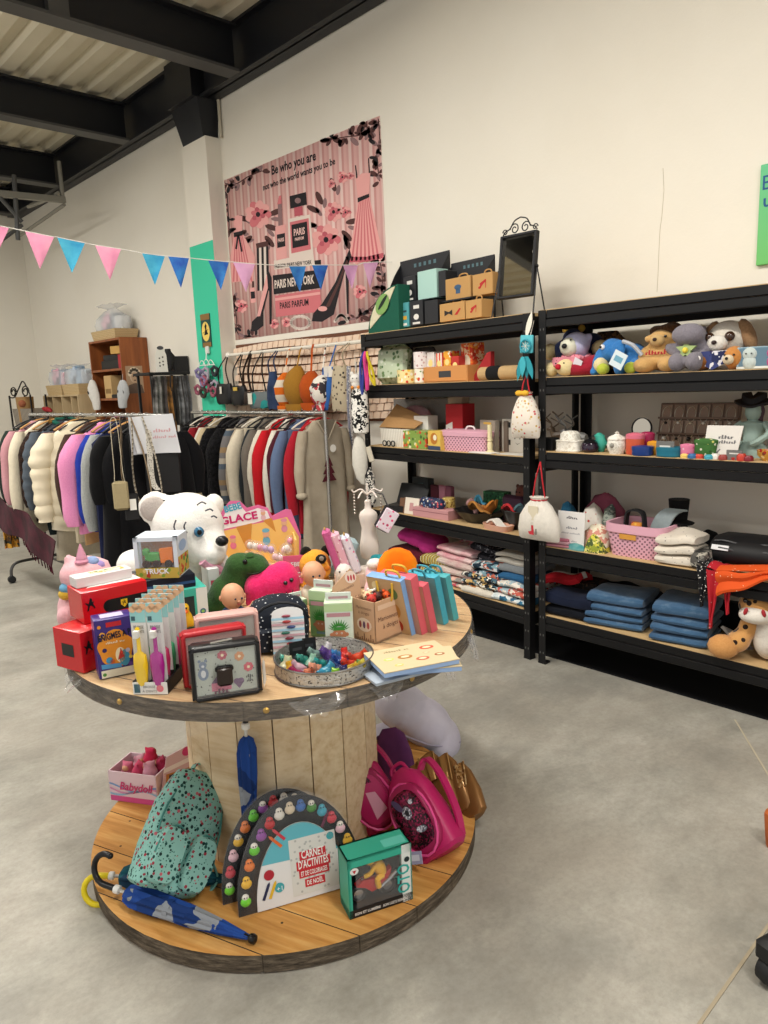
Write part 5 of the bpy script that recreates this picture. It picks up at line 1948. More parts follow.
# drawstring bags and feather charm hung from the posts
def drawstring(label,x0,x1,y0,y1,ytop,m,cordm,X_,extra=None,puff=1):
 c,w,zt_,zb_=ssize(x0,x1,y0,y1,X_)
 h=zt_-zb_
 t=thing('drawstring_bag',label,'bag',(X_,c.y,zb_),-PI/2)
 b=B()
 N=24
 loops=[]
 for f,k,d in((0,.9,.012),(.03,.98,.02),(.25,1,.045),(.55,.9,.05),(.8,.6,.04),(.92,.36,.03),(.96,.34,.03),(1,.42,.035)):
  loops.append([(w/2*k*math.cos(2*PI*i/N),d*puff*math.sin(2*PI*i/N)*(1+.12*math.sin(i*3.1)*(f>.5)),h*f)for i in range(N)])
 b.loft(loops,m)
 b.build('pouch',t)
 zc=onx((x0+x1)/2,ytop,X_).z-zb_
 b=B()
 for s_ in(-1,1):
  b.tube(spline([(s_*w*.15,0,h*.95),(s_*w*.08,.0,(h+zc)/2),(0,.012,zc)],4),.0035,cordm,5)
 b.tube([(w*.17*math.cos(2*PI*i/14),.033*math.sin(2*PI*i/14),h*.94)for i in range(14)],.004,cordm,5,True)
 b.build('cord',t)
 if extra:
  extra(t,w,h)
 return t
HX=2.965-.045
RDC=mt('#b8202a',.6)
drawstring('white floral drawstring bag with yellow bow hanging from the middle post',512,540,392,438,374,spots('#e6ddd0',('#c9a24a','#b9a08a','#c8555a','#d9c7a8'),55,.3),RDC,HX,lambda t,w,h:blob('bow',t,mt('#e0a92e',.7),[((-.018,-.03,h*.98),(.022,.012,.014)),((.018,-.03,h*.98),(.022,.012,.014)),((0,-.03,h*.98),(.01,.014,.012))],.003))
def tagx(t,w,h):
 b=B()
 b.box((.0,-.05,h*.66),(.055,.003,.07),mt('#d2c8b0',.7))
 b.build('paper_tag',t)
 b=B()
 FR_=front(-.05)
 b.flat([(-.02,h*.16),(.004,h*.16),(.004,h*.42),(-.012,h*.42),(-.01,h*.25),(-.03,h*.22)],mt('#b8303a',.8),1,FR_)
 b.rect(.014,h*.17,.02,h*.4,mt('#5a5148'),1,FR_)
 b.rect(-.014,h*.38,.006,h*.45,mt('#c9c1b4'),2,FR_)
 b.build('stocking_print',t,'red stocking print')
drawstring('white drawstring bag with red stocking print hanging lowest on the post',519,560,497,540,462,cloth('#e9e3d8'),RDC,HX,tagx,1.1)
c,w,zt_,zb_=ssize(517,537,330,380,HX+.005)
hh=zt_-zb_
t=thing('feather_charm','turquoise feather dreamcatcher charm hanging from the middle post','charm',(HX+.005,c.y,zb_),-PI/2)
TQ=mt('#3da6b4',.7)
b=B()
b.box((0,0,hh*.72),(w*.62,.012,hh*.36),mt('#58b8c4',.6),(0,.06,0),bev=.003)
b.build('card',t)
b=B()
b.tube([(w*.25*math.cos(2*PI*i/16),-.012,hh*.68+w*.25*math.sin(2*PI*i/16))for i in range(16)],.005,mt('#2d8c9c',.7),6,True)
for k in range(4):
 a=PI*k/4
 b.tube([(w*.24*math.cos(a),-.012,hh*.68+w*.24*math.sin(a)),(-w*.24*math.cos(a),-.012,hh*.68-w*.24*math.sin(a))],.0012,mt('#d8d0c4'),4)
b.build('hoop',t)
for k,(x,l_,a)in enumerate(((-.28,.5,-.25),(-.1,.42,-.1),(.08,.45,.1),(.28,.48,.3),(.0,.38,0))):
 b=B()
 z0=hh*.47
 b.sheet(lambda u,v:(x*w*.6+math.sin(a)*l_*hh*v+(u-.5)*.035*math.sin(PI*min(1,v*.9+.12)),-.01-.006*k,z0-math.cos(a)*l_*hh*v),4,8,(mt('#2b8f9c',.8),TQ,mt('#1f7d88',.8))[k%3],.003)
 b.build('feather',t)
b=B()
b.sheet(lambda u,v:((u-.5)*.03*math.sin(PI*min(1,v*.85+.15))+.03*v,0,hh*.9+.11*v),4,6,mt('#e2ddcf',.8),.003)
b.build('feather',t,'white feather')
b=B()
b.tube([(.02,.0,hh*.88),(.02,.03,hh*1.18)],.002,mt('#d8d0c4'),4)
b.build('loop',t)
# ---- fourth board
l4,r4,w4,h4=put(UL,3,412,428,478,.24)
simple('photo_box','dark box with teal and red cover at back of fourth board','box',l4,r4-.1,w4*1.1,.05,h4,mt('#23282b',.5),lambda b,w,d,h:(b.flat([(-w*.4,h*.1),(w*.3,h*.1),(w*.3,h*.5),(-w*.4,h*.42)],mt('#7c3a3c'),1,front(-.0002)),b.flat([(-w*.4,h*.42),(w*.3,h*.5),(w*.2,h*.85),(-w*.35,h*.8)],mt('#3f5a58'),1,front(-.0002))))
for k,(x0,x1,m_,lb)in enumerate(((430,438,'#4a1a26','burgundy wallet leaning at the back of fourth board'),(436,445,'#a86f7e','dusty pink wallet beside the burgundy one'),(444,451,'#7d4a5a','plum wallet at the right of the pink one'))):
 l4,r4,w4,h4=put(UL,3,x0,x1,485,.22)
 simple('wallet',lb,'wallet',l4,r4-.15,w4*1.1,.03,h4*(1-.02*k),mt(m_,.5),bev=.006)
l4,r4,w4,h4=put(UL,3,391,406,497,.02)
t=thing('jewel_case','open black case at left end of fourth board','case',l4,r4+.3)
b=B()
b.box((0,.08,.02),(w4*1.5,.16,.04),mt('#141416',.5),bev=.005)
b.build('base',t)
b=B()
b.box((0,.18,.09),(w4*1.5,.015,.15),mt('#141416',.5),(-.5,0,0),bev=.005)
b.build('lid',t)
for k,(x0,x1,m_,lb)in enumerate(((399,404,'#6a4a36','brown notebook leaning left of the white card, fourth board'),(404,416,'#dcd2c4','white printed card in brown frame, fourth board'))):
 l4,r4,w4,h4=put(UL,3,x0,x1,498,.03)
 simple('framed_card',lb,'card',l4,r4+.1,w4*1.1,.03,h4,mt(m_,.6),(lambda b,w,d,h:(b.rect(-w*.1,h*.2,w*.15,h*.7,mt('#b98a8a'),1,front(-.0002)),b.rect(-w*.5,0,-w*.42,h,mt('#6a4a36'),1,front(-.0002))))if k else None,rot=(-.2,0,r4+.1))
l4,r4,w4,h4=put(UL,3,414,447,509,.02)
dP=.11
simple('pink_box','flat dusty pink box at the front of fourth board','box',l4,r4+.06,w4,dP,h4,mt('#bd8a8c',.5),lambda b,w,d,h:b.rect(-w*.5,h*.62,w*.5,h*.7,mt('#8f5f64'),1,front(-.0002)))
l5,r5,w5,h5=put(UL,3,417,440,499,.03,h4+.001)
b=B()
BF=spots('#28324f',('#c8555a','#d9d2c8','#5a7aa8','#8a4a5a'),55,.36,.5)
b.loft([rring(w5*.9,.055,0,c=(0,.035),p=.6),rring(w5,.065,h5*.4,c=(0,.035),p=.6),rring(w5*.95,.06,h5*.8,c=(0,.035),p=.6),rring(w5*.8,.04,h5,c=(0,.035),p=.6)],BF)
one(b,'glasses_case','navy floral spectacle case lying on the flat pink box','case',l5,r5)
l4,r4,w4,h4=put(UL,3,442,451,498,.12)
b=B()
b.lathe([(w4*.45,0),(w4*.5,.004),(w4*.5,h4-.004),(w4*.45,h4)],spots('#b9a058',('#7a5a2c','#d9c78a'),60,.35,.4),seg=18)
one(b,'tin_can','ochre patterned tin behind the flat pink box','tin',up(l4,0,0,.02,r4),r4)
def bowl(label,x0,x1,yt,dep,fills):
 l4,r4,w4,h4=put(UL,3,x0,x1,yt,dep)
 h4=max(h4,.05)
 loc=up(l4,0,0,w4*.4,r4)
 R_=w4/2
 b=B()
 N=36
 ls=[]
 for r,z in((.45,0),(.55,.004),(.8,.5),(1,1),(.97,1.03),(.76,.56),(.5,.1),(.05,.08)):
  ls.append([(R_*r*(1+.07*r*math.sin(i/N*2*PI*9)*(r>.6))*math.cos(2*PI*i/N),R_*.8*r*(1+.07*r*math.sin(i/N*2*PI*9)*(r>.6))*math.sin(2*PI*i/N),h4*z)for i in range(N)])
 b.loft(ls,mt('#121214',.3,0,.5))
 one(b,'fluted_bowl',label,'bowl',loc,r4)
 for lb,dx,dy,dz,s_,m_,rz_ in fills:
  b=B()
  b.sheet(lambda u,v:((u-.5)*s_*(.7+.5*math.sin(v*3)),(v-.5)*s_*.7,h4*.35+.02+.025*math.sin(u*5+rz_)+.02*math.cos(v*4)+.012*math.sin(u*17)*v),10,8,m_,.012)
  one(b,'folded_cloth',lb,'cloth',up(loc,dz,dx,dy,r4),r4+rz_)
bowl('left black fluted bowl on the fourth board',444,485,513,.02,(('tan cloth heaped in the left black fluted bowl',.02,-.02,.035,.13,cloth('#b9803f'),.2),('sky blue cloth on top in left black bowl',-.015,.03,.06,.07,cloth('#4fa3c7'),.5),('pink cloth at the left in left black bowl',-.075,.03,.035,.08,cloth('#c99a98'),1.1),('rust cloth at the right in left black bowl',.06,.02,.045,.09,cloth('#c27a34'),2.0)))
bowl('right black fluted bowl beside the post on fourth board',495,524,512,.06,(('bright red cloth in the right black bowl',-.035,-.01,.035,.11,cloth('#c8383c'),.4),('teal grey cloth in the right black bowl',.02,0,.04,.08,cloth('#5d7f88'),1.2),('rosy cloth at the right in right black bowl',.055,-.02,.03,.07,cloth('#a8454e'),2.2)))
l4,r4,w4,h4=put(UL,3,484,503,492,.25)
simple('green_box','dark green printed box at back of fourth board','box',l4,r4+.1,w4,.07,h4,spots('#27583a',('#4f8a56','#1c3f2a'),50,.4,.5))
l4,r4,w4,h4=put(UL,3,478,505,521,.0)
t=thing('soap_dish','flat peach dish with white folded strip, front of fourth board','dish',l4,r4-.1)
b=B()
b.loft([rring(w4*.9,.09,0,c=(0,.05),p=.6),rring(w4,.1,.03,c=(0,.05),p=.6),rring(w4*.92,.09,.03,c=(0,.05),p=.6),rring(w4*.85,.08,.012,c=(0,.05),p=.6)],mt('#cf9c84',.5))
b.build('dish',t)
b=B()
b.sheet(lambda u,v:((u-.5)*w4*.75,.03+.05*v,.03+.02*math.sin(u*6)),10,4,mt('#e4dfd6',.7),.008)
b.build('strip',t,'white strip')
l4,r4,w4,h4=put(UL,3,513,524,484,.22)
t=thing('brown_plush','small brown plush toy at back right of fourth board','plush toy',up(l4,0,0,.03,r4),r4)
blob('body',t,plush('#6d4238','#573229'),[((0,0,h4*.3),(w4*.8,.04,h4*.3)),((0,0,h4*.75),(w4*.5,.035,h4*.22)),((-w4*.4,0,h4*.92),(.012,.01,.014)),((w4*.4,0,h4*.92),(.012,.01,.014))],.006)
eyes(t,[(-.012,-.034,h4*.8),(.012,-.034,h4*.8)],.004)
l4,r4,w4,h4=put(UL,3,503,520,496,.2)
simple('purple_purse','dark purple purse left of the brown plush, fourth board','purse',l4,r4,w4*1.2,.05,h4,mt('#3d2236',.6),bev=.015)
# ---- lowest board: folded clothes
l4,r4,w4,h4=put(UL,4,396,432,533,.10)
b=B()
MG=cloth('#b9337f','#a32a70')
for k in range(1):
 b.ell((0,.1,h4-.05),(w4*.5,.12,.06),MG,(0,.25,0),20)
 b.ell((-w4*.28,.08,h4-.035),(w4*.25,.1,.055),MG,(0,.1,.3),18)
 b.ell((w4*.25,.08,h4-.08),(w4*.3,.1,.045),MG,(0,.35,0),18)
b.jitter(12,.02)
one(b,'knit_hat','magenta knitted hat on the pile at left of lowest board','hat',l4,r4)
spec=[(388,432,551,592,.08,cloth('#5a1426'),'burgundy folded sweater under the magenta hat'),(420,446,555,575,.06,bands(('#8f8a3c','#d9cf9a','#3a3a30','#c9a24a'),40,0),'yellow striped folded top beside the magenta hat'),(418,452,575,592,.04,cloth('#d2c4b0'),'beige folded top below the yellow striped one'),(437,470,549,562,.05,cloth('#c98a92','#d9c8c4',30),'pink and white folded top, upper middle of the pile'),(437,470,562,577,.03,cloth('#cbbfb4','#b5868a',25),'greyish pink folded top under the pink and white one'),(437,462,577,594,.02,patches(('#ded6c8','#b84a5a','#d9b0a0','#8f8a84'),25),'cream printed folded top left of black print'),(471,497,545,563,.10,patches(('#1c1c22','#2a2a30','#8a8a92','#141418'),45),'black and grey printed folded top, back of the pile'),(472,497,563,580,.04,patches(('#2c4a5c','#c9cfd0','#1f2f3c','#7a9aa4','#b8604a'),32),'blue and white printed folded top, middle of the pile'),(462,495,575,588,.02,patches(('#17171b','#2a2a2e','#c9a86a','#4a6a78','#ddd8cc'),40),'black folded top with bright flecks, front of the pile'),(462,494,588,600,.01,patches(('#1b1b20','#d8d2c4','#232328','#b8743a'),42),'black and cream folded top beneath the bright flecked one'),(497,526,553,566,.06,cloth('#c9c4ba','#a8a49a',20),'pale grey folded top, upper right of the pile'),(499,527,566,575,.05,cloth('#7f8488'),'mid grey folded top under the pale grey one'),(499,527,575,583,.04,cloth('#2a5c86'),'blue folded top at right of the lowest board pile'),(495,526,583,597,.02,patches(('#ded9ce','#9ab0b8','#d8cfc2','#b8574a'),30),'white printed folded top, right front of pile'),(492,526,597,611,.01,patches(('#3a7a9c','#dfe0dc','#2b5c7c','#c9d4d6'),26),'blue and white folded top at the bottom right front'),]
stackz={}
for x0,x1,yt,yb,dep,m_,lb in spec:
 l5,r5,w5,h5=put(UL,4,x0,x1,yt,dep)
 lb_,_,_,zb_=put(UL,4,x0,x1,yb,dep)
 zb_=max(0,zb_)
 if zb_<.035:
  zb_=0
 folded('folded_shirt',lb,'folded clothes',up(l5,zb_,0,0,r5),r5+.06*math.sin(x0),w5*1.05,.24,max(.03,h5-zb_),m_,seed=x0,amp=.016,layers=2 if h5-zb_>.05 else 1,group='folded clothes on the lowest board')
for k,(x0,x1,m_,lb)in enumerate(((400,440,'#39272c','dark folded sweater at the back left of lowest board'),(440,480,'#6e3d56','plum folded sweater at the back of lowest board'),(480,526,'#3b434c','slate folded sweater at back right of lowest board'))):
 l5,r5,w5,h5=put(UL,4,x0,x1,548,.27)
 folded('folded_sweater',lb,'folded clothes',l5,r5,w5,.1,max(.06,h5*.85),cloth(m_),seed=k,amp=.012)
l5,r5,w5,h5=put(UL,4,461,491,596,.0)
folded('rolled_shirt','off white rolled top at the front edge of lowest board','folded clothes',l5,r5,w5,.06,.04,cloth('#d9d1c2'),seed=5,amp=.006)
l5,r5,w5,h5=put(UL,4,455,478,543,.2)
b=B()
for k in range(5):
 b.sheet(lambda u,v:((u-.5)*w5*.5+.03*math.cos(k*1.3),.03*math.sin(k*1.3)+.05*(v-.5),h5-.06+.05*math.sin(u*3+k)+.02*v),6,4,cloth('#c2808f'),.006)
one(b,'chiffon_scarf','pink crumpled scarf on top of the lowest board pile','scarf',l5,r5)
# ================================================================ right shelving unit
def PUT(lv,x0,x1,yt,dep,lift=0):return put(UR,lv,x0,x1,yt,dep,lift)
# ---- second board: plush toys
NAVY,RED_,LAV,CREAM=plush('#1f2847','#2b3760'),plush('#8e1a2c','#a32438'),plush('#b9bce0','#c9c6dd'),plush('#e3d3a6','#d8c690')
l,r,w,h=PUT(1,543,602,334,.20)
t=thing('plush_bear','navy plush bear with yellow ears lying behind the white headed dog','plush toy',up(l,.075,0,0,r),r)
blob('body',t,NAVY,[((0,.06,.05),(w*.42,.07,.065)),((w*.22,.06,.07),(w*.2,.06,.06)),((-w*.2,.06,.06),(w*.2,.06,.05)),((-.02,.05,.11),(.055,.05,.05))],.009)
for s_ in(-1,1):
 bit('paw',t,(s_*w*.43,.03,.05),(.042,.05,.042),CREAM)
for s_ in(-1,1):
 bit('ear',t,(-.02+s_*.045,.05,.155),(.02,.012,.018),plush('#c9a03c'))
l,r,w,h=PUT(1,545,604,357,.04)
t=thing('plush_clown','red plush with cream face and red nose lying at front left','plush toy',l,r)
blob('body',t,RED_,[((0,.07,.035),(w*.40,.07,.042)),((w*.2,.07,.045),(w*.22,.06,.05)),((-w*.22,.06,.03),(w*.18,.05,.03))],.009)
bit('face',t,(-w*.18,.02,.042),(.047,.04,.042),CREAM)
bit('nose',t,(-w*.22,-.022,.045),.014,mt('#b8182c',.8))
for s_ in(-1,1):
 bit('foot',t,(s_*w*.42,.02,.04+.005*s_),(.032,.045,.036),CREAM)
eyes(t,[(-w*.22-.02,-.012,.062),(-w*.22+.025,-.012,.062)],.004)
l,r,w,h=PUT(1,559,587,332,.10)
t=thing('plush_dog','pale lavender plush dog head with black nose and pink scarf','plush toy',l,r)
hz=h-.06
blob('body',t,LAV,[((0,.03,hz),(.068,.06,.062)),((0,.06,hz*.5),(.05,.05,.07)),((-.05,.05,hz+.025),(.022,.015,.03),(0,-.5,0)),((.05,.05,hz+.025),(.022,.015,.03),(0,.5,0))],.008)
bit('muzzle',t,(-.012,-.01,hz-.008),(.048,.04,.046),plush('#e8e6d0'))
bit('nose',t,(-.012,-.053,hz-.005),(.014,.01,.012),mt('#111114',.4))
eyes(t,[(-.035,-.036,hz+.022),(.014,-.04,hz+.022)],.0045)
PS=spots('#d98a98',('#8f2440','#a83050'),65,.22)
b=B()
b.tube([(.062*math.cos(2*PI*i/16),.03+.055*math.sin(2*PI*i/16),hz-.062+.008*math.sin(i*2))for i in range(16)],.014,PS,7,True)
b.sheet(lambda u,v:((u-.5)*(.15-.02*v)-.02*v,-.05-.012*math.sin(u*6),hz-.055-.05*v*(.5+abs(u-.5))),10,5,PS,.006)
b.build('scarf',t,'pink dotted scarf')
b=B()
b.box((.055,-.05,hz-.095),(.045,.003,.06),mt('#dcd6de',.6),(.2,.5,0))
b.build('tag',t,'white tag')
l,r,w,h=PUT(1,585,618,331,.26)
b=B()
b.loft([rring(w*1.1*k,.1*k,z,c=(0,.06),p=.8)for z,k in((0,.9),(h*.5,1),(h*.8,.9),(h,.5))],patches(('#3a2a1c','#6a4f30','#17130f'),40))
one(b,'brown_hat','dark brown patterned hat behind the navy plush bear','hat',l,r)
l,r,w,h=PUT(1,598,641,339,.06)
t=thing('plush_elephant','blue plush elephant with yellow green feet and white tag','plush toy',l,r)
BLU=plush('#2f6cab','#3f7fc0')
blob('body',t,BLU,[((.03,.07,h*.45),(w*.34,.07,h*.44)),((-.045,.03,h*.7),(.06,.055,.055)),((-.095,.01,h*.52),(.028,.028,.04)),((-.108,.0,h*.3),(.022,.024,.045)),((-.112,-.01,h*.1),(.022,.03,.02)),((.01,-.0,h*.2),(.03,.04,.04)),((.085,0,h*.2),(.03,.04,.04))],.008)
for x in(-.06,.075):
 bit('foot',t,(x,-.03,.026),(.03,.026,.026),plush('#a9b43a','#bcc64e'))
bit('pupil',bit('eye',t,(-.07,-.02,h*.8),.012,mt('#e8e8ea',.3)),(-.073,-.03,h*.8),.006,mt('#15151a',.2))
b=B()
b.ell((.0,-.012,h*.66),(.035,.012,.05),BLU,(0,.3,0))
b.build('ear',t)
b=B()
b.box((.045,-.085,h*.4),(.065,.004,.07),mt('#cfdbe0',.6),(0,.5,0))
b.rect(-.02,-.01,.02,.015,mt('#6aa0b8'),1,Matrix.Translation((.045,-.0872,h*.4))@Matrix.Rotation(-.5,4,'Y').inverted()@front())
b.build('tag',t,'white and blue tag')
b=B()
b.tube(spline([(.03,-.02,h*.92),(.08,-.03,h*.8),(.12,-.02,h*.5)],5),.009,plush('#b9bcc4'),6)
b.build('cord',t)
l,r,w,h=PUT(1,641,680,322,.07)
t=thing('plush_bear','sitting tan plush bear with red lettering on belly','plush toy',l,r)
TAN=plush('#c0965c','#cda56c')
blob('body',t,TAN,[((0,.05,h*.32),(w*.40,.075,h*.3)),((0,.04,h*.68),(w*.36,.07,h*.2)),((-.035,-.02,h*.68),(.025,.02,.018)),((-w*.42,.02,h*.34),(.03,.035,.05),(0,.4,0)),((w*.42,.02,h*.34),(.03,.035,.05),(0,-.4,0)),((-w*.32,-.02,.034),(.05,.055,.034)),((w*.32,-.02,.034),(.05,.055,.034))],.009)
blob('hair',t,fur('#4a3019','#6a4626'),[((.02,.05,h*.88),(w*.3,.055,h*.09)),((w*.2,.04,h*.86),(.04,.04,.03)),((-w*.2,.05,h*.84),(.035,.04,.025))],.008)
bit('muzzle',t,(.0,-.02,h*.64),(.032,.028,.026),plush('#d0ac74'))
bit('nose',t,(.0,-.047,h*.655),(.01,.007,.008),mt('#33201a',.5))
eyes(t,[(-.035,-.022,h*.71),(.035,-.022,h*.71)],.0065)
b=B()
FR_=frame((0,-.031,h*.36),(1,0,0),(0,.1,1))
b.scrib(0,0,.095,.02,mt('#a3262e',.9),3,FR_)
b.build('belly_lettering',t,'red embroidered lettering')
l,r,w,h=PUT(1,674,707,325,.045)
t=thing('plush_hippo','grey plush hippo with green star on its chest','plush toy',l,r)
GRP=plush('#77727a','#868189')
blob('body',t,GRP,[((0,.05,h*.3),(w*.42,.07,h*.28)),((0,.03,h*.70),(.06,.06,.05)),((0,-.015,h*.80),(.07,.05,.045)),((-.04,.04,h*.92),(.012,.01,.015)),((.04,.04,h*.92),(.012,.01,.015)),((-w*.48,.02,h*.46),(.055,.03,.028),(0,.5,0)),((w*.48,.02,h*.46),(.055,.03,.028),(0,-.5,0)),((-w*.26,-.03,.04),(.036,.045,.04)),((w*.26,-.03,.04),(.036,.045,.04))],.009)
b=B()
b.prism([(.045*(1 if i%2==0 else.45)*math.sin(2*PI*i/10),.045*(1 if i%2==0 else.45)*math.cos(2*PI*i/10))for i in range(10)],.012,plush('#8fa66a','#a9ba84'),frame((0,-.026,h*.46),(1,0,0),(0,.15,1)))
b.ell((0,-.042,h*.46),.012,mt('#e6cf4a',.8),seg=8)
b.build('star',t,'green star')
bit('tag',t,(w*.4,-.05,.05),(.014,.003,.012),mt('#e8e4e0',.6))
eyes(t,[(-.03,-.02,h*.9),(.03,-.02,h*.9)],.005)
l,r,w,h=PUT(1,704,738,324,.09)
t=thing('plush_puppy','white and tan plush puppy with big glossy eye and navy scarf','plush toy',l,r)
blob('body',t,plush('#cfc6b8','#ddd5c8'),[((.01,.05,h*.68),(.085,.075,.075)),((0,.06,h*.28),(.075,.07,.075))],.009)
for s_,x in((-1,-.06),(1,.09)):
 bit('ear',t,(x,.04,h*.74),(.03,.035,.07),plush('#9c7a5a','#8a6848'),(0,-s_*.4,0))
bit('muzzle',t,(.0,-.03,h*.58),(.042,.032,.034),plush('#e8e2d8'))
bit('nose',t,(.0,-.062,h*.6),(.011,.008,.009),mt('#2a1a18',.3))
for x in(-.035,.045):
 bit('eye',t,(x,-.022,h*.72),.02,mt('#3a2418',.08,0,.7))
b=B()
b.sheet(lambda u,v:((u-.5)*.16,-.045-.02*math.sin(u*PI),h*.42-.075*v*(1-abs(u-.5)*1.2)),8,5,patches(('#2a2f55','#3a4272','#d8d6dc'),30),.008)
b.build('scarf',t,'navy scarf')
bit('paw',t,(-.06,-.035,.035),(.05,.05,.035),plush('#8a5a30','#7a4c26'))
l,r,w,h=PUT(1,724,741,347,.03)
t=thing('plush_puppy','small tan plush dog lying before the navy scarf','plush toy',l,r)
blob('body',t,plush('#b9793c','#c88a4c'),[((0,.02,h*.55),(.042,.04,.045)),((.0,.05,h*.3),(.04,.04,.04))],.007)
bit('muzzle',t,(-.008,-.018,h*.45),(.022,.018,.02),plush('#e3cfae'))
bit('nose',t,(-.008,-.037,h*.5),.006,mt('#1a1210',.4))
eyes(t,[(-.025,-.014,h*.66),(.012,-.018,h*.66)],.0045)
l,r,w,h=PUT(1,737,790,346,.03)
def teddybox(t,w,d,h):
 for x,m_,k in((-w*.25,plush('#c9d4d0'),1),(w*.2,plush('#cf4a86'),.9)):
  b=B()
  b.ell((x,.006,h*.3),(.028*k,.016,.032*k),m_)
  b.ell((x,.006,h*.68),(.03*k,.016,.028*k),m_)
  for s_ in(-1,1):
   b.ell((x+s_*.022*k,.008,h*.88),(.01,.008,.01),m_)
  b.build('small_teddy',t)
  eyes(t,[(x-.01,-.011,h*.7),(x+.01,-.011,h*.7)],.003)
box_at('teddy_box','long pale blue box with small teddies at the right end','box',l,r,w,.1,h,mt('#93aebb',.5),lambda b,w,d,h:(b.rect(-w*.46,h*.12,w*.46,h*.95,mt('#5d7a8c',.4),1,front(-.0002)),b.rect(-w*.5,.002,w*.5,h*.12,mt('#d8dbd6'),1,front(-.0002))),parts=teddybox)
# ---- third board
l,r,w,h=PUT(2,541,552,438,.04)
simple('black_box','small black box at left end of third board','box',l,r,w,.06,h,mt('#141416',.5))
l,r,w,h=PUT(2,553,576,436,.02)
t=thing('trinket_box','white ornate casket with raised lid, left of third board','trinket box',l,r)
IVO=patches(('#e8e4da','#ded9ce','#cfc9bc','#e8e4da'),60,.5)
b=B()
b.loft([rring(w*k,.085*k,z,c=(0,.05),p=.45)for z,k in((0,1),(.006,1.04),(.012,.98),(h*.62,.98),(h*.66,1.03),(h*.70,1.0))],IVO)
b.build('box',t)
b=B()
l_,r_,w_,h_=PUT(2,557,574,431,.04)
b.loft([rring(w_*k,.07*k,z,c=(0,.05),p=.6)for z,k in((h*.7,1),(h_*.85,.95),(h_*.97,.7),(h_,.3))],IVO)
b.build('lid',t)
# reindeer
for k,(x0,x1,yt,dep,m_,lb)in enumerate(((557,569,412,.22,'#75624f','brown reindeer figure with thin antlers behind white casket'),(571,584,415,.17,'#7d7c7a','grey reindeer figure with silver antlers behind dark glass pot'))):
 l,r,w,h=PUT(2,x0,x1,yt,dep)
 t=thing('reindeer_figure',lb,'figurine',l,r)
 M_=mt(m_,.4,.3*k)
 H_=h*.55
 b=B()
 b.tube(spline([(.05,.0,H_*.62),(.0,.0,H_*.66),(-.045,0,H_*.62),(-.06,0,H_*.8),(-.065,0,H_*.95),(-.095,0,H_*.92)],4),[.018,.022,.024,.024,.023,.022,.022,.022,.022,.02,.018,.016,.015,.014,.014,.014,.014,.013,.011,.008,.006],M_,8)
 for x,y in((.045,-.014),(.045,.014),(-.04,-.014),(-.04,.014)):
  b.tube([(x,y,H_*.6),(x+.004,y,H_*.3),(x,y,0)],[.01,.006,.006],M_,6)
 b.build('body',t)
 for s_ in(-1,1):
  b=B()
  A=V((-.065,s_*.008,H_))
  b.tube(spline([A,A+V((.02,s_*.03,h*.15)),A+V((-.005,s_*.045,h*.32)),A+V((-.03,s_*.04,h*.45))],4),.0042,M_,5)
  b.tube([A+V((.015,s_*.03,h*.15)),A+V((-.03,s_*.025,h*.27))],.0032,M_,5)
  b.tube([A+V((0,s_*.044,h*.3)),A+V((.03,s_*.05,h*.42))],.0032,M_,5)
  b.build('antler',t)
l,r,w,h=PUT(2,578,594,440,.03)
t=thing('glass_pot','dark purple glass pot with lid on third board','pot',up(l,0,0,w*.4,r),r)
b=B()
R_=w/2
b.lathe([(R_*.6,0),(R_*.95,h*.2),(R_,h*.45),(R_*.85,h*.72),(R_*.8,h*.74)],mt('#241428',.12,0,.6),seg=20)
b.build('pot',t)
b=B()
b.lathe([(R_*.85,h*.74),(R_*.6,h*.95),(R_*.15,h*1.05),(R_*.2,h*1.15),(R_*.05,h*1.2)],mt('#17171a',.2),seg=20)
b.build('lid',t)
l,r,w,h=PUT(2,594,604,433,.09)
t=thing('bird_figure','turquoise bird figurine behind the dark purple pot','figurine',l,r)
TQB=mt('#3fa592',.35)
b=B()
b.loft([[(x+rx*math.cos(2*PI*i/12),.02+.02*kk*math.sin(2*PI*i/12),z)for i in range(12)]for x,z,rx,kk in((0,0,.012,.6),(0,.012,.02,.9),(.0,h*.45,.032,1.2),(-.004,h*.68,.024,1),(-.01,h*.85,.026,1.05),(-.012,h,.006,.3))],TQB)
b.build('body',t)
b=B()
b.tube([(-.034,.02,h*.84),(-.055,.02,h*.8)],[.006,.001],mt('#2a2a2a'),6)
b.build('beak',t)
b=B()
b.tube([(.03,.02,h*.4),(.07,.02,h*.3)],[.012,.004],TQB,6,flat=.4)
b.build('tail',t)
l,r,w,h=PUT(2,603,621,432,.01)
t=thing('lidded_jar','white ornate ceramic jar with pointed lid on third board','jar',up(l,0,0,w*.5,r),r)
R_=w/2
b=B()
b.lathe([(R_*.7,0),(R_*.75,.008),(R_*.95,h*.25),(R_,h*.4),(R_*.9,h*.62),(R_*.96,h*.66)],IVO,seg=20)
for k in range(3):
 b.ell((R_*.9*math.cos(k*2.1-1.6),R_*.9*math.sin(k*2.1-1.6),h*.4),.012,mt('#8a8880',.4),seg=8)
b.build('jar',t)
b=B()
b.lathe([(R_*.98,h*.66),(R_*.8,h*.76),(R_*.3,h*.86),(R_*.18,h*.9),(R_*.25,h*.94),(R_*.04,h)],IVO,seg=20)
b.build('lid',t)
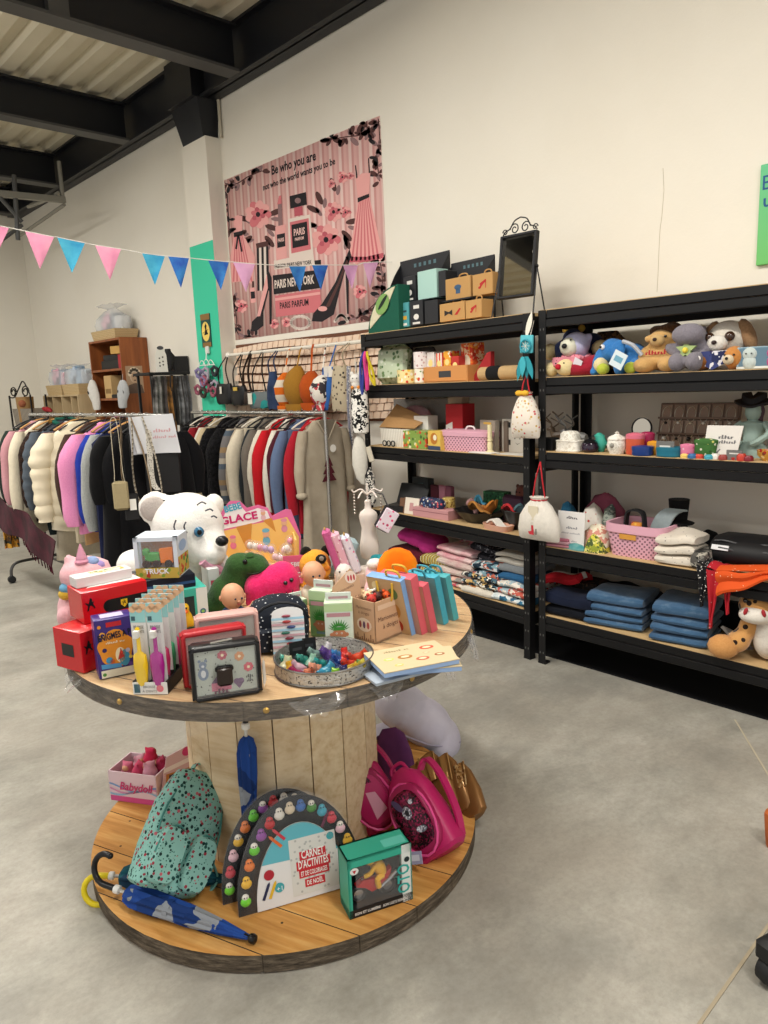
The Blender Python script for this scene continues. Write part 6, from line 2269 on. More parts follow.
def jar(label,x0,x1,yt,dep,m,lidm=None,lidf=.72,cat='jar',square=.9):
 l,r,w,h=PUT(2,x0,x1,yt,dep)
 t=thing('storage_jar',label,cat,l,r)
 b=B()
 b.loft([rring(w*k,w*.8*k,z,24,(0,w*.42),square)for z,k in((0,.92),(.004,1),(h*lidf,1),(h*lidf,.9))],m)
 b.build('jar',t)
 b=B()
 b.loft([rring(w*k,w*.8*k,z,24,(0,w*.42),square)for z,k in((h*lidf,1.04),(h*.9,1.04),(h*.95,.9),(h,.3))],lidm or m)
 b.build('lid',t)
jar('coral orange jar with pink pointed lid on third board',623,640,433,.03,mt('#c8583c',.3),mt('#cf6a7e',.3))
jar('magenta jar behind the coral orange jar',637,651,432,.12,mt('#a02a50',.3))
jar('dark blue octagonal box at the front of third board',629,648,446,.0,mt('#1e3a7a',.3),None,.6,'box',.75)
jar('yellow box behind the dark blue octagonal box',646,657,441,.06,mt('#d9962a',.4),None,.6,'box',.5)
jar('teal octagonal box at the front beside the dark blue one',653,677,447,.0,mt('#1d6a80',.3),None,.6,'box',.75)
jar('pink tin with lid beside the teal octagonal box',678,692,444,.02,spots('#d87a9a',('#e8b9c4','#c8507a'),60,.3),None,.7,'tin')
jar('green decorated tin before the jewellery board',692,714,439,.03,spots('#3f6a34',('#c9c46a','#d9d8c4','#2c4a26'),60,.3),None,.75,'tin',.6)
l,r,w,h=PUT(2,630,650,417,.22)
t=thing('round_mirror','small round tabletop mirror with black rim on third board','mirror',l,r)
R_=w/2
TM=Matrix.Translation((0,.02,h-R_-.004))@Matrix.Rotation(PI/2-.1,4,'X')
b=B(TM)
b.lathe([(R_*.9,-.004),(R_,-.004),(R_,.008),(R_*.93,.008)],mt('#141214',.4),seg=28,caps=False)
b.build('rim',t)
b=B(TM)
b.lathe([(R_*.94,-.003),(R_*.94,.003)],mt('#bdb6a8',.05,1),seg=28)
b.build('glass',t)
b=B()
b.lathe([(.05,0),(.05,.006),(.01,.014),(.008,h-2*R_)],mt('#141214',.4),(0,.03,0),16)
b.build('foot',t)
# jewellery board with necklaces on cards
l,r,w,h=PUT(2,657,737,402,.25)
t=thing('jewellery_board','brown stepped board with necklaces on cards, right of third board','jewellery display',l,r)
b=B(Matrix.Rotation(-.18,4,'X'))
BRB=mt('#6b574a',.7)
b.box((0,.012,h/2),(w,.02,h),BRB,bev=.002)
for z in(.02,.36,.68):
 b.box((0,-.006,h*z),(w,.02,.008),BRB)
b.build('board',t)
rg=random.Random(5)
for row in range(3):
 for k in range(6):
  b=B(Matrix.Rotation(-.18,4,'X'))
  x=(k-2.5)*w/6.2
  z=h*(.03+.325*row)
  b.box((x,-.001,z+h*.145),(w/7.4,.004,h*.26),mt('#8a7566',.7))
  q=[(x+.02*math.sin(a),-.005,z+h*.24-.035+.035*math.cos(a))for a in[2*PI*i/12 for i in range(12)]]
  b.tube(q,.0016,mt('#c9c2b2',.3,.6),4,True)
  b.ell((x,-.006,z+h*.24-.075),.007 if rg.random()<.6 else.011,mt(rg.choice(('#d8d4cc','#2a2624','#b9b0a0')),.3,.4),seg=8)
  b.build('necklace_card',t)
l,r,w,h=PUT(2,703,740,425,.05)
t=thing('card_sign','white angled card sign standing before the jewellery board','sign',l,r)
b=B(Matrix.Rotation(-.25,4,'X'))
b.prism([(-w/2,0),(w*.42,0),(w/2,h),(-w*.48,h)],.003,mt('#d4cfc8',.5),frame((0,.003,0),(1,0,0),(0,0,1)))
cd=b.build('card',t)
b=B(Matrix.Rotation(-.25,4,'X'))
INK2=mt('#6a686a',.7)
b.scrib(w*.08,h*.6,.06,.016,INK2,1,front(-.0005))
b.scrib(w*.14,h*.46,.07,.014,INK2,1,front(-.0005))
b.build('lettering',cd,'dark lettering')
b=B(Matrix.Rotation(-.25,4,'X'))
b.flat([(-w*.2,0),(-w*.02,h*.28),(-w*.05,h*.3),(-w*.26,0)],INK2,1,front(-.0005))
b.build('drawn_mark',cd)
# seated figurine
l,r,w,h=PUT(2,736,765,394,.14)
t=thing('figurine','mint green seated lady figurine with dark hat, right end','figurine',l,r)
MNB=mt('#8fa39a',.6)
b=B()
def sect(b,pts,m):
 b.loft([[(x+rx*math.cos(2*PI*i/16),y+ry*math.sin(2*PI*i/16),z)for i in range(16)]for x,y,z,rx,ry in pts],m)
sect(b,[(0,.03,0,.075,.055),(0,.03,h*.12,.07,.05),(.0,.035,h*.25,.035,.03),(.005,.04,h*.4,.042,.032),(.0,.04,h*.54,.05,.034),(0,.04,h*.58,.02,.018),(0,.04,h*.63,.017,.017)],MNB)
for s_ in(-1,1):
 b.tube(spline([(s_*.045,.04,h*.54),(s_*.075,.01,h*.4),(s_*.05,-.02,h*.28),(s_*.02,-.02,h*.22)],4),.013,MNB,7)
b.ell((0,.04,h*.72),(.032,.034,.042),MNB)
b.build('body',t)
blob('hair',t,mt('#4a3742',.7),[((0,.055,h*.72),(.038,.034,.046)),((0,.06,h*.6),(.032,.025,.05))],.006)
b=B()
b.loft([[(rx*math.cos(2*PI*i/20)*(1+.25*abs(math.cos(2*PI*i/20))),.04+rx*.8*math.sin(2*PI*i/20),z+.012*math.cos(4*PI*i/20))for i in range(20)]for rx,z in((.03,h*.82),(.062,h*.83),(.062,h*.86),(.04,h*.88),(.038,h*.97),(.01,h*.985))],mt('#151013',.7))
b.build('hat',t)
l,r,w,h=PUT(2,752,784,451,.01)
t=thing('patterned_bowl','red and yellow bowl at the right edge of third board','bowl',up(l,0,0,.05,r),r)
b=B()
b.lathe([(w*.3,0),(w*.48,h*.5),(w*.5,h),(w*.47,h),(w*.3,h*.2)],spots('#b9893a',('#a32a24','#d9c08a','#7a3a2c'),55,.4,.3),seg=24,sy=.7)
b.build('bowl',t)
jt=[(690,'#3a6a9c','blue ring box'),(698,'#c84a3c','coral ring box'),(706,'#4aa0b0','turquoise ring box'),(713,'#d8d4cc','white round box'),(722,'#8f3a34','brick red small box'),(731,'#a32a24','red small box'),(739,'#b83a2a','bright red small box'),(684,'#e0c06a','pale yellow small box'),(746,'#7a1f2a','wine red small box')]
for k,(px_,c_,lb)in enumerate(jt):
 l,r,w,h=PUT(2,px_-4.5,px_+4.5,454+(k%3),.0+.012*(k%2))
 t=thing('ring_box',lb+' in the front row below the card sign','box',l,r+.2*math.sin(k*2))
 m_=mt(c_,.35)
 b=B()
 hh=max(.018,h)
 b.loft([rring(.036*k_,.034*k_,z,14,(0,.02),.6 if k%2 else.9)for z,k_ in((0,1),(hh*.6,1.04),(hh,.7))],m_)
 b.build('box',t)
for k,(x0,x1,yt,lb)in enumerate(((656,674,441,'grey price plate standing above the teal octagonal box'),(726,742,450,'grey price plate before the white card sign'))):
 l,r,w,h=PUT(2,x0,x1,yt,.015)
 simple('price_plate',lb,'plate',l,r,w,.004,h,mt('#6d6c6a',.6),lambda b,w,d,h:b.rect(-w*.3,h*.6,w*.3,h*.72,mt('#cfcdc8'),1,front(-.0002)))
 # ---- fourth board
rg=random.Random(21)
def heap(label,x0,x1,yt,dep,m,lift=0,dd=.12,seed=0,name='scarf',cat='scarf',bumpy=.05):
 l,r,w,h=PUT(3,x0,x1,yt,dep,lift)
 h=max(h,.03)
 b=B()
 b.loft([rring(w*k,dd*k,z,24,(0,dd/2),.75)for z,k in((0,.98),(h*.15,1.02),(h*.4,.94),(h*.65,.78),(h*.88,.5),(h,.12))],m)
 o=V((seed,seed*2,0))
 b.warp(lambda co:V((co.x+.5*bumpy*noise.noise(co*16+o),co.y+.5*bumpy*noise.noise(co*15-o),co.z*(1+.12*noise.noise(V((co.x*20,co.y*20,co.z*6))+o)))))
 return one(b,name,label,cat,l,r+.05*math.sin(seed))
heap('dusty pink scarf at the back of the scarf heap',576,623,494,.26,cloth('#8c4a5c','#75394c',25),0,.13,1)
heap('blue scarf behind the white sign card',553,574,503,.20,cloth('#2d6a8f','#5a9ab8',20),0,.1,2)
heap('white scarf with red motif in the scarf heap',573,599,506,.13,spots('#dcd6cc',('#b8453c','#d8c9c0'),40,.25),0,.13,3)
heap('grey speckled scarf right of the white one',596,611,508,.14,patches(('#6a726a','#8f958a','#4a524e','#a9aa9c'),45),0,.12,4)
heap('cream and coral scarf in the front of the scarf heap',578,606,525,.05,patches(('#ddd3b8','#c98a7a','#e3dcc8'),40),0,.1,5)
heap('yellow green scarf at the front of the scarf heap',580,603,536,.015,patches(('#c9c04a','#8f9a3a','#e0d88a','#4a5a34'),50),0,.09,6)
heap('teal scarf lying before the white sign card',562,585,545,.005,cloth('#3f8a90','#9ab9a8',30),0,.06,7)
for k in range(3):
 l,r,w,h=PUT(3,545,568,551,.01)
 folded('folded_cloth',('lowest','middle','top')[k]+' pink cloth in the flat pile below the sign','folded clothes',up(l,k*.016,0,0,r),r+.05*k,w*(1-.06*k),.1,.017,cloth(('#c98a98','#d8a9b4','#c27488')[k]),'flat pile of pink cloths',k,.004)
l,r,w,h=PUT(3,558,584,513,.04)
t=thing('sign_card','white paper sign standing before the heap of scarves','sign',l,r+.05)
b=B()
b.box((0,.003,h/2+.012),(w,.003,h-.012),mt('#dedbd8',.5),(-.06,0,0))
b.box((0,.01,.006),(w*.6,.04,.012),mt('#c9c7c2',.4))
cd=b.build('card',t)
b=B()
T_=frame((0,-.0035,.012),(1,0,0),(0,.06,1))
b.scrib(.005,h*.76,.06,.014,mt('#4a4a52'),1,T_)
b.scrib(.01,h*.48,.07,.012,mt('#7a7a84'),1,T_)
b.scrib(0,h*.34,.10,.008,mt('#9a9aa2'),1,T_)
b.scrib(.02,h*.12,.03,.008,mt('#9a9aa2'),1,T_)
b.build('lettering',cd,'grey lettering')
# pink basket with goods
l,r,w,h=PUT(3,602,662,526,.03)
t=thing('storage_basket','pink perforated open basket with orange label on fourth board','basket',l,r)
dB=.24
b=B()
b.loft([rring(w*.84,dB*.86,0,28,(0,dB/2),.4),rring(w*.97,dB*.97,h*.74,28,(0,dB/2),.4),rring(w*.94,dB*.93,h*.74,28,(0,dB/2),.4),rring(w*.80,dB*.82,.008,28,(0,dB/2),.4)],PERF)
b.build('basket',t)
b=B()
b.loft([rring(w*.98,dB*.98,h*.72,28,(0,dB/2),.4),rring(w*1.03,dB*1.03,h*.75,28,(0,dB/2),.4),rring(w*1.03,dB*1.03,h,28,(0,dB/2),.4),rring(w*.95,dB*.94,h,28,(0,dB/2),.4),rring(w*.93,dB*.92,h*.72,28,(0,dB/2),.4)],PINK,False)
b.build('rim',t)
b=B()
b.rect(-w*.2,h*.56,w*.08,h*.72,mt('#c98f3c',.6),8,front(.004))
b.build('label',t,'orange paper label')
l2,r2,w2,h2=PUT(3,628,643,509,.10)
b=B()
b.ribbon(spline([(-.045,0,.02),(-.045,0,h2*.7),(-.03,0,h2*.95),(.03,0,h2*.95),(.045,0,h2*.7),(.045,0,.02)],5),.035,.008,mt('#141416',.7),side=(0,1,0))
one(b,'headband','black headband sticking up in the pink open basket','headband',l2,r2)
l2,r2,w2,h2=PUT(3,627,643,524,.08)
b=B()
b.loft([rring(.09,.06,z,14,(0,.03),.7)for z in(.012,h2*.7)]+[rring(.06,.04,h2,14,(0,.03),.7)],spots('#d88a3c',('#e8e2d8','#b8453c','#e2b04a'),50,.4))
b.jitter(30,.01)
one(b,'orange_scrunchie','orange and white bundle under the headband in pink basket','bundle',l2,r2)
l2,r2,w2,h2=PUT(3,646,668,511,.09)
b=B()
b.sheet(lambda u,v:((u-.5)*.085+.08*v*v-.02,.03+.05*v,.03+(h2-.03)*math.sin(v*1.57)),6,8,cloth('#8f9a9c'),.01)
one(b,'grey_cloth','pale grey folded cloth leaning in the pink basket','cloth',l2,r2)
l2,r2,w2,h2=PUT(3,664,676,524,.16)
b=B()
b.loft([rring(.06,.05,z,12,(0,.03),.7)for z in(.012,h2*.8)]+[rring(.03,.03,h2,12,(0,.03),.7)],patches(('#2a5a9a','#d8c0c4','#4a8ab8'),50))
one(b,'blue_bundle','blue patterned bundle at right in the pink basket','bundle',l2,r2)
l2,r2,w2,h2=PUT(3,668,684,500,.2)
t=thing('top_hat','small black top hat standing behind the pink basket','hat',up(l2,.0,0,.03,r2),r2)
b=B()
KB=cloth('#101012')
b.lathe([(.05,0),(.055,h2*.3),(.045,h2*.5),(.03,h2*.55)],KB,seg=16)
b.lathe([(.065,h2*.56),(.07,h2*.58),(.042,h2*.62),(.038,h2*.64),(.046,h2),(.01,h2)],KB,seg=18)
b.build('hat',t)
l,r,w,h=PUT(3,656,694,535,.01)
folded('floral_shirt','white folded top with fine grey print on fourth board','folded clothes',l,r+.1,w,.2,h,spots('#d6cdbf',('#9a9288','#6a645e','#c9beb0'),60,.16),None,3,.02,3)
l,r,w,h=PUT(3,690,704,552,.0)
folded('grey_shirt','grey printed folded top between white top and black bag','folded clothes',l,r,w,.18,h,patches(('#7d7a72','#55524e','#a9a498','#2a2a2a'),40),None,8,.01)
l,r,w,h=PUT(3,688,712,533,.2)
heap('black cloth heaped behind the white printed top',688,714,533,.2,cloth('#131315'),0,.14,9,'black_cloth','cloth')
l,r,w,h=PUT(3,702,792,540,.06)
t=thing('bum_bag','large black leather bag with small white label on fourth board','bag',l,r)
BLT=mt('#131315',.55,0,.3)
b=B()
b.loft([[(x,.13+.125*ky*math.cos(2*PI*i/20),h*.48+h*.5*kz*math.sin(2*PI*i/20))for i in range(20)]for x,ky,kz in((-w*.5,.3,.35),(-w*.47,.7,.75),(-w*.38,.95,.93),(-w*.1,1,1),(w*.3,1,1),(w*.5,.8,.8))],BLT)
b.jitter(8,.004)
b.build('body',t)
for z,y in((.62,.018),(.8,.045)):
 b=B()
 b.tube([(-w*.4+w*.1*k,y-.006*math.sin(k),h*z+.006*math.sin(k*1.3))for k in range(9)],.005,mt('#2a2a2c',.4),6)
 b.build('zip',t)
b=B()
b.box((-w*.30,.012,h*.66),(.07,.004,.022),mt('#d0d0d2',.5),(-.5,0,0))
b.build('label',t,'white label')
# bandanas over the front edge
def bandana(label,pts,m,X_,name='bandana'):
 """triangle of cloth hanging over the edge, outline on the photo"""
 P=[onx(x,y,X_)for x,y in pts]
 b=B()
 a,c,d=P
 b.sheet(lambda u,v:(a.lerp(c,u)).lerp(d,v)+V((-.004-.012*math.sin(u*9)*(.3+v*.7),0,0)),12,12,m,.004)
 b.sheet(lambda u,v:a.lerp(c,u)+V((.10*v,0,.006+.016*math.sin(v*3)+.003*math.sin(u*8))),10,5,m,.004)
 one(b,name,label,'bandana')
XE=2.965-.012
bandana('black and white bandana hanging over the fourth board edge',((697,564),(713,570),(702,606)),spots('#141417',('#d8d6d2','#e2e0dc'),90,.24),XE)
bandana('longer red bandana tail hanging over the fourth board edge',((707,569),(722,573),(711,628)),spots('#b0202c',('#dcb9b4','#b0202c','#b0202c'),90,.2),XE-.012)
bandana('shorter red bandana tail right of the longer one',((722,573),(733,576),(728,614)),spots('#b0202c',('#dcb9b4','#b0202c','#b0202c'),90,.2),XE)
b=B()
OR=spots('#d2511c',('#e8c8a8','#d2511c','#d2511c'),80,.18)
P1,P2,P3,P4=onx(716,572,XE-.02),onx(772,572,XE-.0),onx(772,580,XE-.02),onx(717,596,XE-.03)
b.sheet(lambda u,v:P1.lerp(P2,u).lerp(P4.lerp(P3,u),v)+V((-.012*math.sin(u*6)-.008*math.sin(v*9),0,.006*math.sin(u*9))),14,8,OR,.005)
b.sheet(lambda u,v:P1.lerp(P2,u)+V((.09*v,0,.004+.014*math.sin(v*3.1))),10,4,OR,.005)
one(b,'bandana','orange bandana draped along the fourth board edge at right','bandana')
# ---- lowest board
DK=cloth('#12151d','#0d0f14',30)
n=NT('denim')
v=n.obj()
f=n.noise(n.obj((1,1,3)),6,5,.6)
n.color(n.mix(n.math('MULTIPLY',n.noise(v,160,2),.35),n.ramp(f,[(.3,'#33506f'),(.52,'#466787'),(.72,'#8299ad')]),'#24405e'))
n.bump(n.noise(v,130),.2,.004)
DEN1=n.fin(.9,0,.1,.2)
DEN2=DEN1
NVY=cloth('#181f33','#131827',25)
l,r,w,h=PUT(4,543,590,612,.02)
folded('folded_trousers','black folded trousers at the bottom of the left pile','folded clothes',l,r,w*.98,.26,.05,DK,None,1,.008)
folded('folded_trousers','navy folded trousers on the black pair, left end','folded clothes',up(l,.05,0,0,r),r,w,.27,.075,NVY,None,2,.012)
l,r,w,h=PUT(4,542,566,571,.08)
b=B()
b.sheet(lambda u,v:(-.10+.22*u,.03+.14*v,.128+.055*u+.02*math.sin(v*4)+.012*math.sin(u*6)),10,8,bands(('#b01c26','#b01c26','#dcd6d0'),9,1,.9),.03)
one(b,'striped_shirt','red and white shirt on the navy trousers at left end','shirt',l,r)
l,r,w,h=PUT(4,562,594,580,.16)
b=B()
b.sheet(lambda u,v:((u-.5)*w,.14*v,.135+(h-.16)*(.3+.7*math.sin(u*3.0))*(.5+v*.5)),12,6,patches(('#17120f','#2a1c16','#0f0e0e','#4a3526'),40),.03)
one(b,'dark_belt_pile','dark brown printed garment on top of the navy trousers','garment',l,r)
def jeans_stack(x0,x1,y0,y1,n,labels,cols,dep,rzo,wk=1.0,dd=.26):
 l,r,w,h=PUT(4,x0,x1,y0,dep)
 z=0
 hs=h/n
 for k in range(n):
  hh=hs*(1.35 if k==n-1 else.88)
  o=folded('folded_jeans',labels[k],'jeans',up(l,z,.006*math.sin(k*3),.004*k,r),r+rzo+.03*math.sin(k*2.2),w*wk*(1-.012*k),dd,hh,cols[k%len(cols)],None,k+x0,.009)
  z+=hh*.93
jeans_stack(586,640,594,640,4,('lowest blue jeans of the left jeans stack','second blue jeans from the bottom, left jeans stack','third blue jeans from the bottom, left jeans stack','topmost wide blue jeans of the left jeans stack'),(DEN1,DEN2,DEN1,DEN2),.03,.16)
jeans_stack(651,706,603,656,4,('lowest blue jeans of the right jeans stack','second blue jeans from the bottom, right jeans stack','third blue jeans from the bottom, right jeans stack','topmost faded blue jeans of the right jeans stack'),(DEN2,DEN1,DEN2,DEN1),.02,.14)
l,r,w,h=PUT(4,600,656,585,.31)
folded('black_jeans','black jeans piled behind the left jeans stack','jeans',l,r,w,.1,h,DK,None,4,.03)
l,r,w,h=PUT(4,676,742,600,.31)
folded('black_jeans','black jeans piled behind the right jeans stack','jeans',l,r,w,.1,h,DK,None,6,.03)
l,r,w,h=PUT(4,724,740,629,.10)
b=B()
b.sheet(lambda u,v:((u-.5)*.09+.03*v,.04*v,.012+(h-.01)*(1-u*.9)*(1-.3*v)),8,6,cloth('#8f8c88'),.014)
one(b,'grey_slipper','grey cloth slipper between jeans and spotted plush','slipper',l,r)
# spotted plush big cat sitting on the lowest board
l,r,w,h=PUT(4,722,800,606,.06)
t=thing('plush_leopard','orange and white spotted plush leopard sitting at right edge','plush toy',l,r+.25)
n=NT('leopard plush')
v=n.obj()
vo=n.n('ShaderNodeTexVoronoi')
vo.inputs['Scale'].default_value=30
n.l(v,vo.inputs['Vector'])
pick=n.math('GREATER_THAN',n.sep(vo.outputs['Color'])[0],.35)
n.color(n.mix(n.math('MULTIPLY',n.math('LESS_THAN',vo.outputs['Distance'],.33),pick),n.mix(n.noise(v,120),'#c08a4c','#cf9c60'),'#241712'))
n.bump(n.noise(v,150),.4,.005)
LEO=n.fin(.95,0,.1,.4)
LW=plush('#e3ddd2','#d6cfc4')
blob('body',t,LEO,[((.04,.10,.13),(.085,.09,.13)),((-.075,.0,.075),(.055,.06,.045),(0,-.7,0)),((-.04,.03,.13),(.04,.05,.05)),((.14,.02,.06),(.06,.07,.05))],.01)
blob('head',t,LEO,[((0,.03,.232),(.085,.075,.062)),((-.06,.05,.288),(.022,.015,.022)),((.06,.05,.288),(.022,.015,.022))],.009)
blob('chest',t,LW,[((.035,.03,.10),(.06,.06,.095)),((-.012,-.028,.205),(.066,.05,.036))],.009)
PWL=plush('#c48a50','#cf995e')
bit('paw',t,(-.125,-.035,.055),(.062,.05,.052),PWL)
bit('paw',t,(.12,-.09,.035),(.055,.055,.06),PWL)
for x in(-.045,.02):
 bit('nostril',t,(x,-.066,.228),(.008,.006,.017),mt('#a3262e',.5),(0,-.3 if 0 else.3 if x<0 else-.3,0))
eyes(t,[(-.05,-.03,.262),(.04,-.033,.262)],.01)
# ================================================================ the cable spool table
SX,SY,SR=1.236,1.852,.617
ZB,ZT0,ZT1=.055,.682,.731
TZ=ZT1+.002
SA=Rd(-69.5)
def pine(name,a,b_,c,knots=True):
 n=NT(name)
 v=n.obj((1,1,1))
 w_=n.n('ShaderNodeTexNoise')
 w_.inputs['Scale'].default_value=3
 n.l(v,w_.inputs['Vector'])
 st=n.obj((2.2,26,26))
 f=n.noise(st,1.6,6,.6)
 col=n.ramp(f,[(.3,a),(.5,b_),(.72,c)])
 if knots:
  vo=n.n('ShaderNodeTexVoronoi')
  vo.inputs['Scale'].default_value=5
  n.l(v,vo.inputs['Vector'])
  col=n.mix(n.ramp(vo.outputs['Distance'],[(.03,.85),(.07,0.0)]),col,'#4a2c14')
 col=n.mix(n.ramp(n.noise(v,5,5),[(.5,0.0),(.75,.4)]),col,'#8a6236')
 n.color(col)
 n.bump(f,.15,.004)
 return n.fin(.55,0,.3)
PINE_T=pine('worn pine top','#aa8358','#c2a074','#d4b78c')
PINE_L=pine('worn pine base','#ab7436','#c8914c','#d9aa66')
PINE_D=pine('pale pine','#c9ad84','#dac4a0','#e4d1b0')
n=NT('weathered rim')
v=n.obj((1,1,6))
n.color(n.ramp(n.noise(v,16,6,.7),[(.3,'#2f2821'),(.5,'#544a3e'),(.7,'#7d705f')]))
n.bump(n.noise(v,40,5),.5,.006)
RIMM=n.fin(.8,0,.2)
BRASS=mt('#b58f3e',.35,.7)
spool=thing('spool_table','large round wooden cable spool table in the middle of the room','table',(SX,SY,0),SA)
def planks(z0,z1,mtop,nails):
 """a round disc of boards along local x"""
 b=B()
 pw=.155
 y=-SR
 edges=[]
 y=-SR+.07
 cuts=[-SR,y]
 while y<SR:
  y+=pw
  cuts.append(min(y,SR))
 for i in range(len(cuts)-1):
  a,c=cuts[i]+.0015,cuts[i+1]-.0015
  if c-a<.01:
   continue
  up_,dn=[],[]
  for k in range(9):
   yy=a+(c-a)*k/8
   up_.append((math.sqrt(max(0,SR*SR-yy*yy)),yy))
   dn.append((-math.sqrt(max(0,SR*SR-yy*yy)),yy))
  pl=up_+dn[::-1]
  m=len(pl)
  vs=[(x,q,z0)for x,q in pl]+[(x,q,z1)for x,q in pl]
  b._add(vs,[tuple(range(m,2*m))],mtop)
  b._add(vs,[tuple(range(m-1,-1,-1))],mtop)
  b._add(vs,[(j,(j+1)%m,m+(j+1)%m,m+j)for j in range(m)],RIMM)
 rg=random.Random(nails)
 nm=mt('#4a3a28',.7)
 for k in range(90):
  r_,a=(.53,.42,.25)[k%3]+rg.uniform(-.02,.02),2*PI*rg.random()
  b.disc(r_*math.cos(a),r_*math.sin(a),.004,nm,1,topf(z1),seg=7)
 return b
planks(.006,ZB,PINE_L,3).build('lower_disc',spool)
planks(ZT0,ZT1,PINE_T,4).build('upper_disc',spool)
b=B()
DRR=.305
NS=18
for k in range(NS):
 a0,a1=2*PI*k/NS,2*PI*(k+1)/NS
 e=.006
 b.loft([[(DRR*math.cos(a0+e),DRR*math.sin(a0+e),z),(DRR*math.cos(a1-e),DRR*math.sin(a1-e),z),((DRR-.03)*math.cos(a1-e),(DRR-.03)*math.sin(a1-e),z),((DRR-.03)*math.cos(a0+e),(DRR-.03)*math.sin(a0+e),z)]for z in(ZB,ZT0)],PINE_D,T=Matrix.Identity(4))
b.build('drum',spool)
for k in range(10):
 a=2*PI*k/10+.25
 b=B(Matrix.Rotation(a,4,'Z')@Matrix.Translation((SR,0,(ZT0+ZT1)/2))@Matrix.Rotation(PI/2,4,'Y'))
 b.lathe([(.008,-.004),(.008,.002),(.005,.005)],BRASS,seg=10)
 b.build('bolt',spool,'brass bolt')
 # clear film stretched over the top
FILM=clear('#f4f6f8',.16,.10,.3)
b=B()
rg=random.Random(2)
N=72
lo=[]
for r_,z in((.2,ZT1+.0012),(SR-.01,ZT1+.0012),(SR+.004,ZT1-.001),(SR+.007,ZT1-.02),(SR+.008,ZT1-.055)):
 lo.append([])
 for i in range(N):
  a=2*PI*i/N
  dz=0
  rr2=r_
  if z<ZT1-.03:
   dz=-.015+.02*math.sin(a*5)+.012*math.sin(a*11+1)
   wa=(a-SA)%(2*PI)
   rr2+=.004*math.sin(a*23)
   for ctr,l_ in((Rd(300),.06),(Rd(262),.07),(Rd(120),.05)):
    d_=abs((a+SA-ctr+PI)%(2*PI)-PI)
    dz-=l_*max(0,1-d_/.09)
    rr2+=.03*max(0,1-d_/.09)
  lo[-1].append((rr2*math.cos(a),rr2*math.sin(a),z+dz))
b.loft(lo,FILM,False)
pf=one(b,'plastic_film','clear plastic film stretched over the round spool table top','plastic film',(SX,SY,0),SA,sharp=60)
CRK=clear('#ffffff',.06,.08,.9)
for px_,wd,dp in((320,.14,.035),(392,.10,.04),(452,.07,.06),(478,.06,.07),(75,.10,.03)):
 p=onz(px_,{320:702,392:684,452:656,478:635,75:676}[px_],ZT1)
 a=math.atan2(p.y-SY,p.x-SX)-SA
 M=Matrix.Rotation(a,4,'Z')@Matrix.Translation((SR+.006,0,ZT1-.004))
 b=B(M)
 b.sheet(lambda u,v:(.006+.02*v+.006*math.sin(u*13+v*5),(u-.5)*wd*(1-.55*v),-dp*v+.004*math.sin(u*17)),12,6,CRK,.0006)
 b.build('film_fold',pf,'crumpled fold of clear film')
def T(x0,x1,yb,yt,z=TZ):
 """stand a thing on the table: base point, angle facing the room's front, width, height"""
 c,w,h=fitz(x0,x1,yb,yt,z)
 return c,math.atan2(-c.x,c.y),w,h
def oneb(nm,label,cat,P,m,pr=None,d=.06,rzo=0,bev=.002,dz=0,wk=1,group=None):
 c,rz,w,h=P
 return simple(nm,label,cat,V(c)+V((0,0,dz)),rz+rzo,w*wk,d,h,m,pr,bev,group)
 # ---- polar bear
PBW,PBG=plush('#e9e6e0','#dedad4'),plush('#beb4ad','#aea49e')
c=V((1.10,2.29,TZ))
rz=math.atan2(-c.x,c.y)
t=thing('plush_polar_bear','very large white plush polar bear with blue eyes at table back','plush toy',c,rz)
def LP(x,y,dy=0):
 """point at photo (x, y) on the upright plane through the thing, dy in front (-) or behind"""
 nn=V((c.x,c.y,0)).normalized()
 p=hit(x,y,nn,c+nn*dy)-c
 return V((p.x*math.cos(rz)+p.y*math.sin(rz),-p.x*math.sin(rz)+p.y*math.cos(rz),p.z))
blob('body',t,PBW,[(LP(188,528),(.125,.12,.125)),(LP(206,545,-.05),(.075,.09,.07)),(LP(212,553,-.11),(.05,.06,.045)),(LP(185,575,.04),(.13,.11,.14)),(LP(142,570,.0),(.09,.07,.07),(0,.6,0)),(LP(180,600,.03),(.16,.12,.08)),(LP(156,508,.02),(.062,.025,.062)),(LP(214,505,.08),(.04,.02,.045))],.011,6)
bit('inner_ear',t,LP(154,509,-.012),(.045,.012,.044),PBG)
b=B()
q=[LP(x,y,-.012)for x,y in((144,508),(148,504),(156,501),(165,501),(172,505))]
b.tube(spline(q,4),.0035,mt('#17171a',.6),5)
b.build('ear_line',t)
e=LP(199,532,-.128)
ey=bit('eye',t,e,(.017,.011,.018),mt('#2f6688',.1,0,.7))
bit('pupil',ey,e+V((.001,-.009,0)),(.008,.004,.009),mt('#0a0c10',.1))
bit('nose',t,LP(222,541,-.165),(.022,.018,.018),mt('#121214',.35))
b=B()
for pts in(((176,520),(174,527),(177,534)),((186,522),(184,527),(187,533)),((197,505),(202,502),(206,504)),((205,511),(210,509),(213,511)),((211,517),(214,516),(217,518))):
 b=B()
 b.tube(spline([LP(x,y,-.13-.012*(x>200))for x,y in pts],3),.0025,mt('#4a4a52',.8),4)
 b.build('brow_line',t)
b=B()
b.tube([LP(203,560,-.14),LP(220,572,-.13)],[.02,.018],plush('#d9a0b4','#cf8fa6'),8)
b.build('pink_scarf',t,'pink scarf end')
b=B()
b.tube(spline([LP(221,558,-.1),LP(228,575,-.1),LP(226,594,-.1)],4),.022,PBW,8)
b.build('paw',t)
